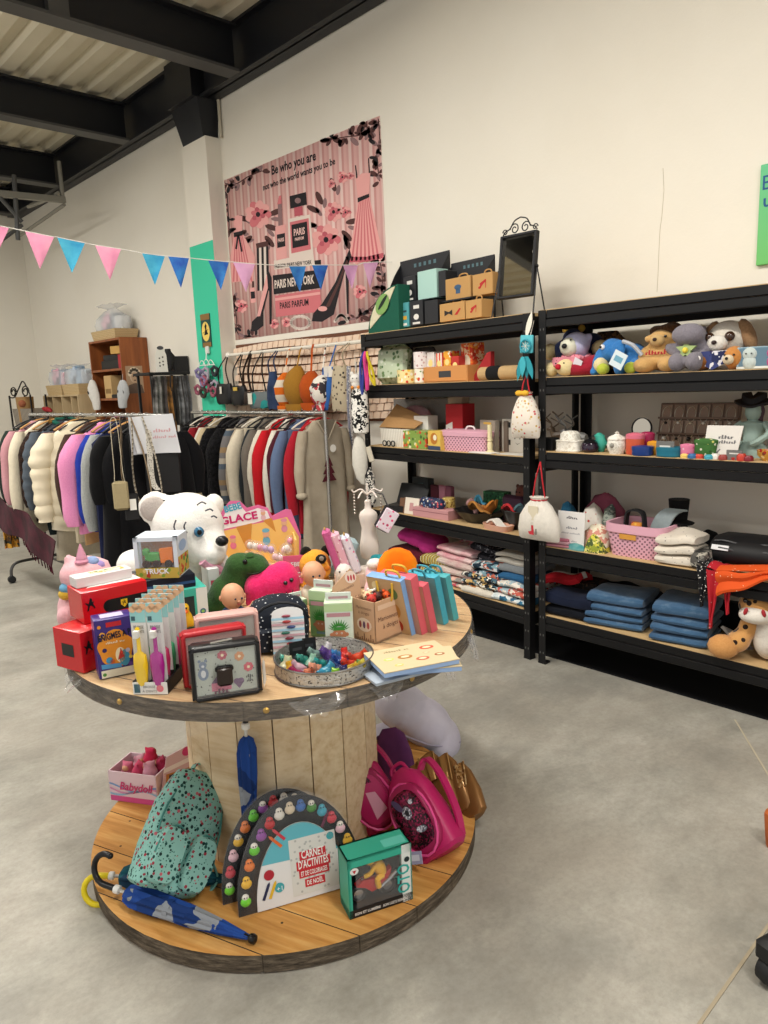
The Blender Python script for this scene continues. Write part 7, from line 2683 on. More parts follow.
# ---- unicorn
UPK,c=plush('#e3b3b8','#d9a5ac'),onz(80,642,TZ)+V((.03,.04,0))
rz=math.atan2(-c.x,c.y)
t=thing('plush_unicorn','pale pink plush unicorn with glossy horn at table left edge','plush toy',c,rz)
blob('body',t,UPK,[(LP(86,574),(.075,.065,.055)),(LP(82,610,.02),(.07,.06,.09)),(LP(71,562),(.018,.012,.026),(0,-.5,0)),(LP(104,565),(.016,.012,.02),(0,.5,0)),(LP(68,617,-.03),(.032,.035,.04))],.008)
h0,h1=LP(82,563,-.03),LP(80,544,-.03)
b=B()
b.tube([h0.lerp(h1,i/10)for i in range(11)],[.021*(1-i/11)*(1.08 if i%2 else.94)for i in range(11)],mt('#c98aa0',.25,0,.6),12)
b.build('horn',t,'glossy pink horn')
for k,(x,y,c_)in enumerate(((92,562,'#8fa5cf'),(98,566,'#a58fc9'),(103,572,'#5a4a8a'),(66,594,'#d9b23c'),(67,588,'#6aa3c4'))):
 bit('mane',t,LP(x,y,-.02),(.022,.024,.018),plush(c_))
eyes(t,[LP(88,575,-.066),LP(99,573,-.06)],.007,mt('#4a3a34',.2))
# ---- left front: red boxes, puzzle box, toothbrush display
RDB=mt('#c3141c',.25,0,.5)
BKB,YEL=mt('#141416',.3),mt('#e2b61f',.5)
def horse(b,x,z,s,T_):
 """small black rearing horse mark"""
 b.flat([(x-.3*s,z-.5*s),(x-.18*s,z-.5*s),(x-.05*s,z-.1*s),(x+.1*s,z-.15*s),(x+.28*s,z-.4*s),(x+.34*s,z-.32*s),(x+.18*s,z),(x+.3*s,z+.18*s),(x+.16*s,z+.16*s),(x+.12*s,z+.42*s),(x+.0*s,z+.5*s),(x-.06*s,z+.3*s),(x-.16*s,z+.02*s),(x-.36*s,z+.2*s),(x-.4*s,z+.12*s),(x-.2*s,z-.1*s)],BKB,2,T_)
def red_prints(low):
 def pr(b,w,d,h):
  F_,L_=front(-.0002),leftf(-w/2-.0002,d/2)
  horse(b,-w*.38,h*.6,.035,F_)
  b.flat([(x*1,z)for x,z in arc(-w*.12,h*.42,h*.2,90,270,8)+arc(w*.6,h*.42,h*.2,-90,90,1)]if 0 else arc(-w*.10,h*.42,h*.2,90,270,8)+[(w*.5,h*.22),(w*.5,h*.62)],BKB,1,F_)
  if not low:
   b.flat([(w*.12,h*.28),(w*.17,h*.38),(w*.17,h*.54),(w*.07,h*.54),(w*.07,h*.38)],YEL,2,F_)
   horse(b,w*.12,h*.44,.018,F_)
   b.flat([(-w*.35,d*.35),(w*.48,d*.25),(w*.48,d*.75),(-w*.1,d*.8)],mt('#e8e4de',.5),1,topf(h))
   b.scrib(w*.15,d*.45,.07,.016,mt('#b02028'),2,topf(h))
  else:
   b.rect(-.025,h*.35,.025,h*.65,BKB,1,L_)
 return pr
c0=onz(84,674,TZ)
rzr=math.atan2(-.63,1.86)-.40
P0=V(c0)+V((math.cos(rzr)*.0,0,0))
wR,dR,hR=.18,.115,.112
def corner(cn,w,rz_):return V(cn)+V((math.cos(rz_)*w/2,math.sin(rz_)*w/2,0))
simple('red_car_box','lower glossy red toy car box at the table left edge','toy box',corner(c0,wR,.26),.26,wR,dR,hR,RDB,red_prints(True))
cu=onz(84.5,625,TZ+hR)
rzu=-.04
simple('red_car_box','upper glossy red toy car box with yellow shield','toy box',corner(cu,wR,rzu),rzu,wR,.115,.088,RDB,red_prints(False))
simple('white_box','flat white box lying on the upper red toy car box','box',corner(cu+V((.008,.05,.088)),.155,rzu),rzu,.155,.055,.03,mt('#d5d2d2',.5),lambda b,w,d,h:b.rect(-w*.2,d*.2,w*.4,d*.8,patches(('#c9a24a','#7a8a5a','#d8d0c0'),60),1,topf(h)))
def enig(b,w,d,h):
 F_=front(-.0002)
 b.flat([(w*.46*math.copysign(abs(math.cos(a))**.8,math.cos(a))*(1+.08*math.sin(5*a)),h*.48+h*.3*math.sin(a)*(1+.1*math.cos(4*a)))for a in[2*PI*i/28 for i in range(28)]],mt('#d98a28',.5),1,F_)
 b.text('ENIGMES A P',0,h*.66,h*.15,mt('#14142a',.5),4,F_,w*.86,rot=.08,bold=.03)
 b.rect(-w*.2,h*.86,w*.2,h*.94,mt('#b8222c',.5),2,F_)
 b.rect(-w*.44,.002,w*.44,h*.14,mt('#dcd8c4',.5),2,F_)
 b.disc(-w*.36,h*.07,h*.03,mt('#4f8a3c'),3,F_)
 b.flat([(-w*.42,h*.17),(w*.1,h*.15),(w*.1,h*.22),(-w*.42,h*.25)],mt('#4a8fc4'),3,F_)
 b.disc(w*.1,h*.36,w*.13,mt('#e8d9b8'),2,F_,h*.13)
 b.flat([(w*.02,h*.28),(w*.2,h*.32),(w*.12,h*.48)],mt('#b8342c'),3,F_)
 b.disc(w*.2,h*.3,w*.14,mt('#3f8fb0'),2,F_,h*.14)
 b.disc(-w*.32,h*.74,w*.08,mt('#e0a03a'),2,F_)
 b.disc(-w*.32,h*.74,w*.04,mt('#3a2a6a'),3,F_)
 b.disc(w*.14,h*.4,w*.03,mt('#d9402c'),4,F_)
 for x,y,c_,r_ in((-.38,.88,'#d98a28',.05),(-.2,.3,'#3f8fb8',.09),(-.12,.27,'#c4602c',.07),(.36,.3,'#d8b84a',.05),(.3,.42,'#b8b4c8',.06),(.34,.18,'#5a3a8a',.06),(-.3,.48,'#2a2258',.06)):
  b.disc(w*x,h*y,w*r_,mt(c_,.5),3,F_,h*r_*.6)
 b.scrib(0,h*.58,w*.5,h*.04,mt('#e6dcc0'),5,F_)
 b.rect(-w*.3,d*.2,w*.3,d*.8,mt('#b9b4cc',.5),1,topf(h))
oneb('puzzle_box','purple and orange puzzle box beside the red toy car boxes','game box',T(101,137,676,617),mt('#3a2a72',.35),enig,.06,.12)
c,rz,w,h=T(134,168,694,603)
rz-=.42
t=thing('toothbrush_display','tray display of toothbrushes on cards, yellow and purple in front','display',c,rz)
dTb=.21
b=B()
BT=mt('#19191b',.5)
for x in(-w/2,0,w/2):
 b.box((x,dTb/2,.016),(.004,dTb,.032),BT)
b.box((0,dTb/2,.002),(w,dTb,.004),BT)
b.box((0,dTb,.016),(w,.004,.032),BT)
for k in range(6):
 b.box((0,.02+k*.034,.02),(w,.003,.04),BT)
b.box((0,0,.015),(w*1.04,.003,.03),mt('#d9d8d4',.5))
F_=front(-.0018)
b.rect(-w*.48,.004,-w*.3,.026,mt('#3a5a64'),1,F_)
b.text('BROSSE',-w*.02,.016,.009,mt('#4a4a4c'),1,F_)
b.text('À DENTS',-w*.02,.005,.009,mt('#4a4a4c'),1,F_)
b.disc(w*.3,.015,.009,mt('#cf6a7a'),1,F_)
b.build('tray',t)
TEAL2,CARD=mt('#8fc4c4',.5),mt('#d5d4d2',.5)
bc=(('#e2bc1c','#a01c82'),('#3f9a5a','#b02a5a'),('#b0262e','#3f9a6a'),('#2f7ab0','#b02a5a'),('#3f9a5a','#a01c82'))
for row in range(5):
 for col_ in range(2):
  cb=thing
  x,y=(-w*.25,w*.25)[col_],.012+row*.038
  hh=h*.97
  lb='%s toothbrush on its card'%{'#e2bc1c':'yellow','#a01c82':'purple','#3f9a5a':'green','#b02a5a':'pink','#b0262e':'red','#3f9a6a':'sea green','#2f7ab0':'blue'}[bc[row][col_]]
  q=V((c.x+math.cos(rz)*x-math.sin(rz)*y,c.y+math.sin(rz)*x+math.cos(rz)*y,c.z+.005))
  tt=thing('toothbrush',lb+', %s in %s column of the tray'%(('front','second','third','fourth','last')[row],('left','right')[col_]),'toothbrush',q,rz,'carded toothbrushes in the tray')
  b=B()
  b.box((0,.004,hh/2),(w*.46,.002,hh),CARD)
  F_=front(.0028)
  b.rect(-w*.23,hh*.78,w*.23,hh,TEAL2,1,F_)
  for q_ in range(4):
   b.disc(w*(-.14+.1*q_),hh*(.93+.03*(q_%2)),.009,mt('#d9b08a',.6),2,F_,seg=8)
  if row==0:
   b.rect(-w*.2,hh*.80,-w*.08,hh*.85,mt('#3a5a64'),2,F_)
   b.text('BROSSE',-.0,hh*.71,.011,mt('#4a4a4c'),1,F_,w*.3)
   b.text('À DENTS',.0,hh*.66,.011,mt('#4a4a4c'),1,F_,w*.3)
  b.build('card',tt)
  m_=mt(bc[row][col_],.3)
  b=B()
  b.loft([rring(rx,ry,z,12,(0,-.006),.9)for z,rx,ry in((.01,.016,.012),(.02,.026,.018),(hh*.10,.026,.018),(hh*.3,.036,.022),(hh*.42,.032,.018),(hh*.46,.010,.010),(hh*.62,.009,.008),(hh*.72,.013,.008),(hh*.74,.006,.005))],m_)
  for q_ in range(5):
   b.box((0,-.014,hh*(.64+.016*q_)),(.012,.014,hh*.012),mt('#e6e4de',.6))
  b.build('brush',tt)
  b=B()
  b.loft([rring(w*.34*k,.022*k2,z,12,(0,-.006),.6)for z,k,k2 in((.004,.8,.8),(.02,1,1),(hh*.6,.9,1),(hh*.62,.5,.6))],clear('#ffffff',.06,.12))
  b.build('blister',tt)
  # ---- boxes in front of the bear
c,rz,w,h=T(152,205,634,574)
rzb=rz+.18
simple('dark_blue_box','large flat dark blue box under the toy truck box','box',c+V((0,.05,.125)),rzb,w*1.1,.15,.042,mt('#151b2a',.3),lambda b,w,d,h:b.rect(-w*.5,h*.3,w*.5,h*.5,mt('#2c4f7c',.3),1,front(-.0002)))
def tealp(b,w,d,h):
 b.rect(-w*.46,h*.12,w*.28,h*.8,mt('#1f2f33',.2),1,front(-.0002))
 b.rect(w*.32,.002,w*.5,h*.98,mt('#dbe0de',.5),1,front(-.0002))
 b.disc(w*.41,h*.38,w*.05,mt('#2f5f8a'),2,front(-.0002))
 b.disc(w*.41,h*.38,w*.028,mt('#8fc46a'),3,front(-.0002))
simple('teal_window_box','teal toy box with dark window below the dark blue box','toy box',c+V((.02,.03,0)),rzb,w*1.15,.17,.125,mt('#3fae9c',.4),tealp)
cc=T(211,222,610,568)
oneb('white_carton','white upright carton with red mark right of the dark blue box','carton',cc,mt('#dcdad8',.5),lambda b,w,d,h:(b.rect(-w*.3,h*.6,w*.3,h*.72,mt('#c4475a'),1,front(-.0002)),b.flat([(-w*.4,h*.1),(w*.1,h*.35),(-w*.4,h*.45)],mt('#b8202c'),1,front(-.0002))),.11,.2,dz=.0)
c2=c+V((-.02,.06,.167))
wt,ht,dt=w*.82,.125,.11
rzt=rz-.32
t=thing('toy_truck_box','white toy box with green and orange truck on the dark blue box','toy box',c2,rzt)
b=B()
m_=mt('#c9d2dc',.5)
b.box((0,dt/2+.012,ht/2),(wt,dt-.024,ht),m_,bev=.001)
for x in(-wt/2+.006,wt/2-.006):
 b.box((x,.008,ht/2),(.012,.016,ht),m_)
b.box((0,.008,ht*.12),(wt,.016,ht*.24),mt('#c7a94e',.5))
b.box((0,.008,ht-.006),(wt,.016,.012),m_)
b.rect(-wt*.5,.0,wt*.5,ht*.26,spots('#b9a24a',('#7a9a3a','#b8402c','#d9c37a','#3a5a2c'),60,.38),1,front(-.0002))
b.text('TRUCK',.0,ht*.12,.022,mt('#e6edf2',.5),4,front(-.0002),bold=.03)
b.rect(0.002,.005,dt-.004,ht*.5,spots('#b9a24a',('#3a7a3a','#b8402c','#6a5a4a'),50,.4),1,rightf(wt/2+.0002))
b.flat(arc(dt*.5,ht*.72,dt*.34,0,350,14,ht*.14),mt('#8fa8cc'),1,rightf(wt/2+.0002))
b.disc(-wt*.25,ht*.5,.001,m_,1,front(-.0002))
b.box((0,.0255,ht*.6),(wt-.03,.003,ht*.66),mt('#d07a1e',.5))
b.build('carton',t)
b=B()
GT,OT,KT=mt('#3f9a4a',.4),mt('#e07a1c',.4),mt('#1d1d1f',.5)
b.box((-wt*.12,.016,ht*.5),(wt*.34,.014,ht*.24),GT,bev=.004)
b.box((-wt*.26,.016,ht*.62),(wt*.16,.014,ht*.2),GT,bev=.005)
b.build('truck_cab',t,'green truck body')
b=B()
b.prism([(wt*.08,ht*.36),(wt*.36,ht*.36),(wt*.38,ht*.74),(wt*.06,ht*.7)],.014,OT,frame((0,.022,0),(1,0,0),(0,0,1)))
b.build('truck_bed',t,'orange truck bed')
for x in(-.26,-.02,.26):
 b=B()
 b.lathe([(.003,-.007),(.012,-.006),(.012,.006),(.003,.007)],KT,seg=14,T=Matrix.Translation((wt*x,.012,ht*.34))@Matrix.Rotation(PI/2,4,'X'))
 b.build('truck_wheel',t)
b=B()
b.box((0,.002,ht*.6),(wt-.02,.001,ht*.66),clear('#ffffff',.05,.1))
b.build('window',t,'clear window')
c,rz,w,h=T(181,194,630,603)
t=thing('toy_duck','small yellow toy tucked beside the toothbrush display','toy',c,rz)
YT_=mt('#dfae22',.4)
blob('body',t,YT_,[((0,.02,h*.35),(w*.5,.03,h*.34)),((-w*.1,.01,h*.78),(w*.4,.026,h*.2)),((w*.4,.01,h*.2),(.012,.012,.012))],.005)
bit('beak',t,(-w*.1,-.02,h*.76),(.012,.012,.006),mt('#d9641c',.4))
eyes(t,[(-w*.28,-.012,h*.86),(w*.06,-.014,h*.86)],.003)
# ---- clear cases
def printed_case(label,P,rzo,trim,ground,d,extra=None):
 c,rz,w,h=P
 t=thing('clear_case',label,'case',c,rz+rzo)
 b=B()
 b.box((0,d/2,h/2),(w-.01,d-.01,h-.01),ground,bev=.008)
 F_=front(.0045)
 if extra:
  extra(b,w,h,F_)
 b.build('body',t)
 for y,nm in((.002,'trim'),(d-.002,'trim')):
  b=B()
  r_=.006
  pts=[(-w/2+.012,y,.006),(w/2-.012,y,.006),(w/2-.006,y,.012),(w/2-.006,y,h-.012),(w/2-.012,y,h-.006),(-w/2+.012,y,h-.006),(-w/2+.006,y,h-.012),(-w/2+.006,y,.012)]
  b.tube(pts,r_,trim,8,True)
  b.build(nm,t)
 b=B()
 b.box((w/2-.003,d/2,h/2),(.006,d-.004,h-.01),trim)
 b.box((-w/2+.003,d/2,h/2),(.006,d-.004,h-.01),trim)
 b.box((0,d/2,h-.004),(w-.01,d-.004,.008),trim,bev=.003)
 b.build('gusset',t)
 b=B()
 b.box((0,-.003,h/2),(w-.02,.0012,h-.02),clear('#ffffff',.05,.12))
 b.build('clear_front',t)
 return t,w,h,d
def casepr(b,w,h,F_):
 GB_=mt('#6f7f96',.6)
 x,z=-w*.32,h*.66
 b.disc(x,z,w*.055,GB_,2,F_)
 b.disc(x-w*.045,z+h*.08,w*.022,GB_,2,F_)
 b.disc(x+w*.045,z+h*.08,w*.022,GB_,2,F_)
 b.disc(x,z-h*.16,w*.075,GB_,2,F_,h*.12)
 b.disc(x,z-h*.16,w*.035,mt('#c9ccd0'),3,F_,h*.07)
 b.disc(x,z-h*.02,w*.02,mt('#c9ccd0'),3,F_)
 for x,z,c_ in((-.04,.8,'#b04a5e'),(.2,.74,'#c98a5a'),(.32,.52,'#c4475a')):
  for k in range(7):
   a=2*PI*k/7
   b.disc(w*x+w*.045*math.cos(a),h*z+w*.045*math.sin(a),w*.028,mt(c_,.6),2+k%2,F_,seg=10)
  b.disc(w*x,h*z,w*.022,mt('#e6d9b8'),4,F_,seg=10)
 b.flat([(-w*.22,h*.3),(-w*.1,h*.48),(w*.04,h*.34),(w*.04,h*.3)],mt('#6a4a6e'),2,F_)
 b.rect(-w*.22,.02,w*.06,h*.3,mt('#c96f8a'),2,F_)
 b.scrib(-w*.08,h*.1,.035,.012,mt('#6a2a4a'),4,F_)
 b.disc(w*.14,h*.28,w*.045,mt('#6a4a72'),2,F_)
 b.disc(w*.2,h*.28,w*.045,mt('#6a4a72'),2,F_)
 b.flat([(w*.1,h*.26),(w*.24,h*.26),(w*.17,h*.14)],mt('#6a4a72'),2,F_)
 b.scrib(w*.33,h*.32,.018,.008,mt('#3a3a3c'),2,F_)
 b.scrib(w*.33,h*.24,.016,.008,mt('#3a3a3c'),2,F_)
 rg=random.Random(8)
 for k in range(40):
  b.disc(rg.uniform(-.44,.44)*w,rg.uniform(.06,.92)*h,.0016,mt('#3a3a3c'),1,F_,seg=6)
BKT=mt('#131315',.3)
t,w,h,d=printed_case('clear case with black trim and bear print at table front',T(194,263,698,644),.06,BKT,mt('#a9b0a6',.5),.045,casepr)
b=B()
b.box((-.005,-.012,h*.45),(w*.22,.012,h*.34),mt('#2a201c',.3),bev=.006)
b.box((-.005,-.008,h*.58),(w*.26,.012,h*.12),BKT,bev=.005)
b.build('clasp',t,'black snap clasp')
b=B()
b.flat([(0,.012),(.028,.02),(.024,h*.52),(.006,h*.62)],mt('#dfdcd6',.6),3,frame((w/2+.002,.0,.0),(.35,.94,0),(0,0,1)))
b.flat([(0,.012),(.028,.02),(.024,h*.52),(.006,h*.62)],mt('#dfdcd6',.6),2,frame((w/2+.002,.0,.0),(.35,.94,0),(0,0,1))@Matrix.Rotation(PI,4,'Y')@Matrix.Translation((-.028,0,0)))
b.build('paper_tag',t,'white paper tag')
b=B()
b.tube([(-.03,.02,h),(.02,.02,h+.004)],.003,mt('#c9c8c4',.2,.8),6)
b.build('zip',t)
def rosepr(b,w,h,F_):
 for x,z,c_ in((-.2,.55,'#b04a5e'),(.12,.8,'#7a7f9a'),(.3,.3,'#b8606a')):
  b.disc(w*x,h*z,w*.07,mt(c_,.6),2,F_)
  b.disc(w*x,h*z,w*.03,mt('#d9cfc0',.6),3,F_)
printed_case('clear case with rose pink trim behind the black trimmed case',T(200,262,672,614),.08,mt('#c9a098',.35),mt('#a39f98',.5),.04,rosepr)
printed_case('clear case with red trim left of the black trimmed case',T(186,250,684,629),.14,mt('#a81e26',.35),mt('#b48a86',.5),.035,None)
# ---- polka dot backpack with hair clip cards
c,rz,w,h=T(253,312,656,597)
t=thing('dotted_backpack','navy backpack with small white dots behind hair clip cards','backpack',c+V((.05,.08,0)),rz+.1)
h*=.78
n=NT('pin dots')
v=n.obj((85,85,85),(.4,.2,.6))
vo=n.n('ShaderNodeTexVoronoi')
vo.inputs['Scale'].default_value=1
vo.inputs['Randomness'].default_value=.25
n.l(v,vo.inputs['Vector'])
n.color(n.mix(n.math('LESS_THAN',vo.outputs['Distance'],.2),'#1c212b','#c9ccd0'))
DOT=n.fin(.8,0,.2)
b=B()
b.loft([[(w*.54*k*math.copysign(abs(math.cos(2*PI*i/24))**.7,math.cos(2*PI*i/24)),.07*k2*math.copysign(abs(math.sin(2*PI*i/24))**.7,math.sin(2*PI*i/24))+.02,h*z)for i in range(24)]for z,k,k2 in((0,.8,.8),(.06,.95,1),(.4,1,1.05),(.75,.98,.95),(.95,.78,.7),(1.06,.4,.35),(1.09,.1,.1))],DOT)
b.build('body',t)
b=B()
b.loft([[(w*.3*k*math.copysign(abs(math.cos(2*PI*i/20))**.6,math.cos(2*PI*i/20))-w*.25,-.055-.02*s_,h*.28+h*.24*k*math.copysign(abs(math.sin(2*PI*i/20))**.6,math.sin(2*PI*i/20)))for i in range(20)]for k,s_ in((1,-1),(1,0),(.9,1))],DOT)
b.build('pocket',t)
b=B()
b.tube([(w*.5*math.cos(Rd(a)),-.045,h*.55+h*.5*math.sin(Rd(a)))for a in range(10,171,16)],.004,mt('#0f1218',.5),6)
b.build('piping',t)
c,rz,w,h=T(274,306,656,607)
n_c=9
for k in range(n_c):
 f=k/(n_c-1)
 q=V(c)-V((c.x,c.y,0)).normalized()*.03
 b=B(Matrix.Rotation(-.22,4,'X')@Matrix.Translation((0,.0026*(n_c-k),0)))
 zz=h*(.12+.88*f)
 top_=zz
 b.prism([(-w*.5,zz-.03),(w*.5,zz-.03),(w*.5,zz-.008),(w*.42,zz),(-w*.42,zz),(-w*.5,zz-.008)]if k<n_c-1 else[(-w*.48,zz-.035),(w*.48,zz-.035),(w*.48,zz-.012)]+arc(0,zz-.012,w*.48,10,170,8,.016)+[(-w*.48,zz-.012)],.002,mt('#dcdcdc',.5),frame((0,0,0),(1,0,0),(0,0,1)))
 b.rect(-w*.5,zz-.03,w*.5,zz-.024,mt(('#9cc4d8','#c9a0a8')[k%2],.5),1,front(-.0022))
 b.ell((w*.1*math.sin(k*2.3),-.005,zz-.02),(.012,.003,.004),mt(('#8a3a4a','#2f6a5a','#3a4a7a','#a83c3c')[k%4],.4),seg=8)
 lb='white hair clip card, %s of the fanned stack on the backpack'%('lowest','second from bottom','third from bottom','fourth from bottom','middle','fourth from top','third from top','second from top','topmost')[k]
 one(b,'clip_card',lb,'hair clip card',q+V((0,-.0,0)),rz,'fanned hair clip cards')
 # ---- middle of the table: dolls, plush, display of balls
SK,SK2=mt('#d09a78',.5),mt('#cf9474',.5)
def doll(label,P,rzo,look,cl):
 c,rz,w,h=P
 t=thing('baby_doll',label,'doll',c,rz+rzo)
 r=w*.5
 hz=h-r
 blob('body',t,SK,[((0,0,hz),(r*.92,r,r*1.02)),((look*r*.35,-r*.45,hz-r*.2),(r*.55,r*.5,r*.5)),((0,.01,hz-r*1.2),(r*.45,r*.45,r*.5)),((look*r*1.1,-r*.8,hz-r*.9),(r*.6,r*.22,r*.22),(0,-.5*look,0)),((look*r*1.6,-r*.9,hz-r*.5),(r*.24,r*.22,r*.26))],.005)
 b=B()
 b.ell((0,.01,max(.03,hz-r*1.75)),(r*1.1,r*.8,r*1.0),cl)
 b.build('clothes',t)
 for s_ in(-1,1):
  bit('ear',t,(s_*r*.9,r*.1,hz-r*.1),(r*.12,r*.16,r*.22),SK2)
 x0=look*r*.38
 eyes(t,[(x0-r*.25,-r*.92,hz+r*.0),(x0+r*.25,-r*.9,hz+r*.0)],r*.09,mt('#2c3a4a',.2))
 bit('nose',t,(x0,-r*1.0,hz-r*.2),(r*.1,r*.1,r*.09),SK2)
 bit('mouth',t,(x0,-r*.93,hz-r*.42),(r*.16,r*.06,r*.06),mt('#b0524c',.5))
doll('baby doll in blue clothes before the green plush dinosaur',T(223,249,640,583),.1,.9,mt('#2f4f7a',.7))
doll('baby doll beside the yellow plush panda',T(303,328,612,561),.15,.25,mt('#d8d3bd',.7))
c=onz(245,612,TZ)
rz=math.atan2(-c.x,c.y)
t=thing('plush_dinosaur','dark green plush dinosaur facing right behind the doll','plush toy',c,rz)
DG=plush('#2c4a24','#38592c')
blob('body',t,DG,[(LP(240,566),(.05,.045,.045)),(LP(252,564,-.01),(.052,.045,.035)),(LP(260,567,-.02),(.032,.04,.03)),(LP(236,580,.01),(.05,.05,.07)),(LP(226,596,.01),(.055,.055,.07)),(LP(218,604,.02),(.05,.05,.05))],.008)
bit('eye',t,LP(245,562,-.048),(.008,.005,.009),mt('#0c0d0c',.1))
bit('eye_ridge',t,LP(250,556,-.02),(.018,.02,.012),DG)
b=B()
b.tube(spline([LP(248,574,-.05),LP(257,573,-.062),LP(266,569,-.05)],4),.002,mt('#1a2a16',.8),4)
b.build('mouth_line',t)
c=onz(278,612,TZ)
rz=math.atan2(-c.x,c.y)
t=thing('plush_octopus','hot pink smiling plush toy beside the green dinosaur','plush toy',c,rz)
HP=plush('#d81e5e','#e03470')
blob('body',t,HP,[(LP(283,582),(.055,.06,.07)),(LP(272,584),(.06,.06,.062)),(LP(258,588),(.045,.055,.05)),(LP(270,600),(.08,.06,.045)),(LP(290,598),(.04,.05,.05))],.009)
eyes(t,[LP(285.5,583,-.062),LP(291.5,580,-.05)],.007)
b=B()
b.tube(spline([LP(286,592,-.062),LP(288.5,594.5,-.06),LP(292,593,-.056),LP(293,590,-.05)],4),.002,mt('#4a0a1c',.6),4)
b.build('smile',t)
c,rz,w,h=T(219,300,590,500)
t=thing('ball_display','pink and yellow counter display box of small baby ball toys','display',c,rz+.0)
dG=.20
YB,PKB,WHT=mt('#e8bd6c',.5),mt('#d86a9a',.5),mt('#e8e4e6',.5)
def GP(x,y):q=LP(x,y,dG);return(q.x,q.z)
b=B()
hb=h*.5
b.box((0,dG/2,hb*.15),(w*.98,dG,hb*.3),YB)
for s_ in(-1,1):
 b.box((s_*w*.49,dG*.6,hb*.5),(.006,dG*.8,hb),YB)
b.build('box',t)
b=B()
FB=front(dG)
pts=[(219,573),(220,530),(218,519),(222,510),(230,501),(240,501),(247,508),(258,505),(268,508),(272,516),(286,509),(291,510),(301,536),(301,562)]
b.prism([GP(*p)for p in pts],.005,PKB,FB@Matrix.Translation((0,0,-.005)))
b.flat([GP(*p)for p in((221,572),(223,531),(254,524),(270,521),(287,517),(299,537),(299,562))],YB,1,FB)
b.flat([GP(*p)for p in((221,523),(226,511),(231,504),(239,504),(246,512),(258,508),(267,511),(270,518),(254,523),(224,529))],WHT,2,FB)
for x,y,c_,s_ in((233,540,'#d9789a',5),(266,534,'#6aa9c4',6),(284,523,'#cf8aa0',5),(263,513,'#d8b0b8',4)):
 q=GP(x,y)
 b.disc(q[0],q[1],.011*s_/5,mt('#d8a98a'),4,FB,.013*s_/5)
 b.disc(q[0],q[1]+.012*s_/5,.012*s_/5,mt(c_),5,FB,.007*s_/5)
 b.disc(q[0],q[1]-.022*s_/5,.012*s_/5,mt(c_),4,FB,.014*s_/5)
for p in(((236,527),(252,523),(250,556)),((262,520),(272,518),(276,532))):
 b.flat([GP(*q)for q in p],mt('#c98a3c'),3,FB)
for st,xa,ya,xb,yb,hp,m_ in(('BEBE',225,512.5,242,508,6.5,mt('#4aa3bd',.5)),('GLACE',221,525,258,518,7.5,mt('#c0246a',.5))):
 A,C=V(GP(xa,ya)),V(GP(xb,yb))
 b.text(st,A.x,A.y,(V(GP(xa,ya-hp))-A).length/.72,m_,6,FB,(C-A).length,'L',math.atan2(C.y-A.y,C.x-A.x),.035)
b.build('header',t,'pink header lettered in blue and pink')
p0,p1=LP(287,590,-.0),LP(306,562,0)
b=B()
b.box((p0.x+.03,-.004,h*.2),(.075,.005,h*.32),mt('#cf5a80',.5))
b.text('BEBE',p0.x+.03,h*.24,.022,mt('#dfe6e8'),3,front(-.0067),bold=.02)
b.text('GLACE',p0.x+.03,h*.12,.024,mt('#e8dfe2'),3,front(-.0067),.068,bold=.03)
b.build('front_panel',t)
rg=random.Random(31)
for k in range(26):
 x=w*(-.12+.58*((k*.37)%1))if k>4 else w*(-.42+.06*k)
 y=.025+.15*((k*.61)%1)
 z=hb*.3+.021+.036*(k%3)*(k>4)
 q=V((c.x+math.cos(rz)*x-math.sin(rz)*y,c.y+math.sin(rz)*x+math.cos(rz)*y,c.z+z))
 tt=thing('toy_ball','small clear capsule ball with pastel toy in the pink display','toy',q,k,'capsule balls in the pink display')
 bit('toy',tt,(0,0,-.004),(.012,.012,.014),mt(rg.choice(('#d890a8','#e0c0c8','#8fc4c0','#d8b08a','#b89ac0','#e0d8d0')),.5),seg=10)
 bit('shell',tt,(0,0,0),.0205,clear('#f2eef4',.04,.22),seg=14)
c=onz(318,592,TZ)+V((.06,.07,0))
rz=math.atan2(-c.x,c.y)
t=thing('plush_panda','yellow orange plush panda with black ear and eye patch','plush toy',c,rz)
blob('body',t,plush('#e0962a','#e8a63c'),[(LP(315,564),(.06,.055,.055)),(LP(322,570,-.03),(.035,.035,.03)),(LP(315,586,.02),(.06,.05,.08))],.008)
PBK=plush('#15140f','#1e1c16')
bit('ear',t,LP(306,553,.0),(.022,.012,.025),PBK)
bit('ear',t,LP(326,551,.03),(.02,.012,.022),PBK)
bit('eye_patch',t,LP(321,559,-.052),(.02,.012,.018),PBK)
bit('eye',t,LP(321.5,558.5,-.064),(.009,.005,.009),mt('#8a8478',.2))
bit('nose',t,LP(327,568,-.06),(.012,.01,.01),plush('#c9741c'))
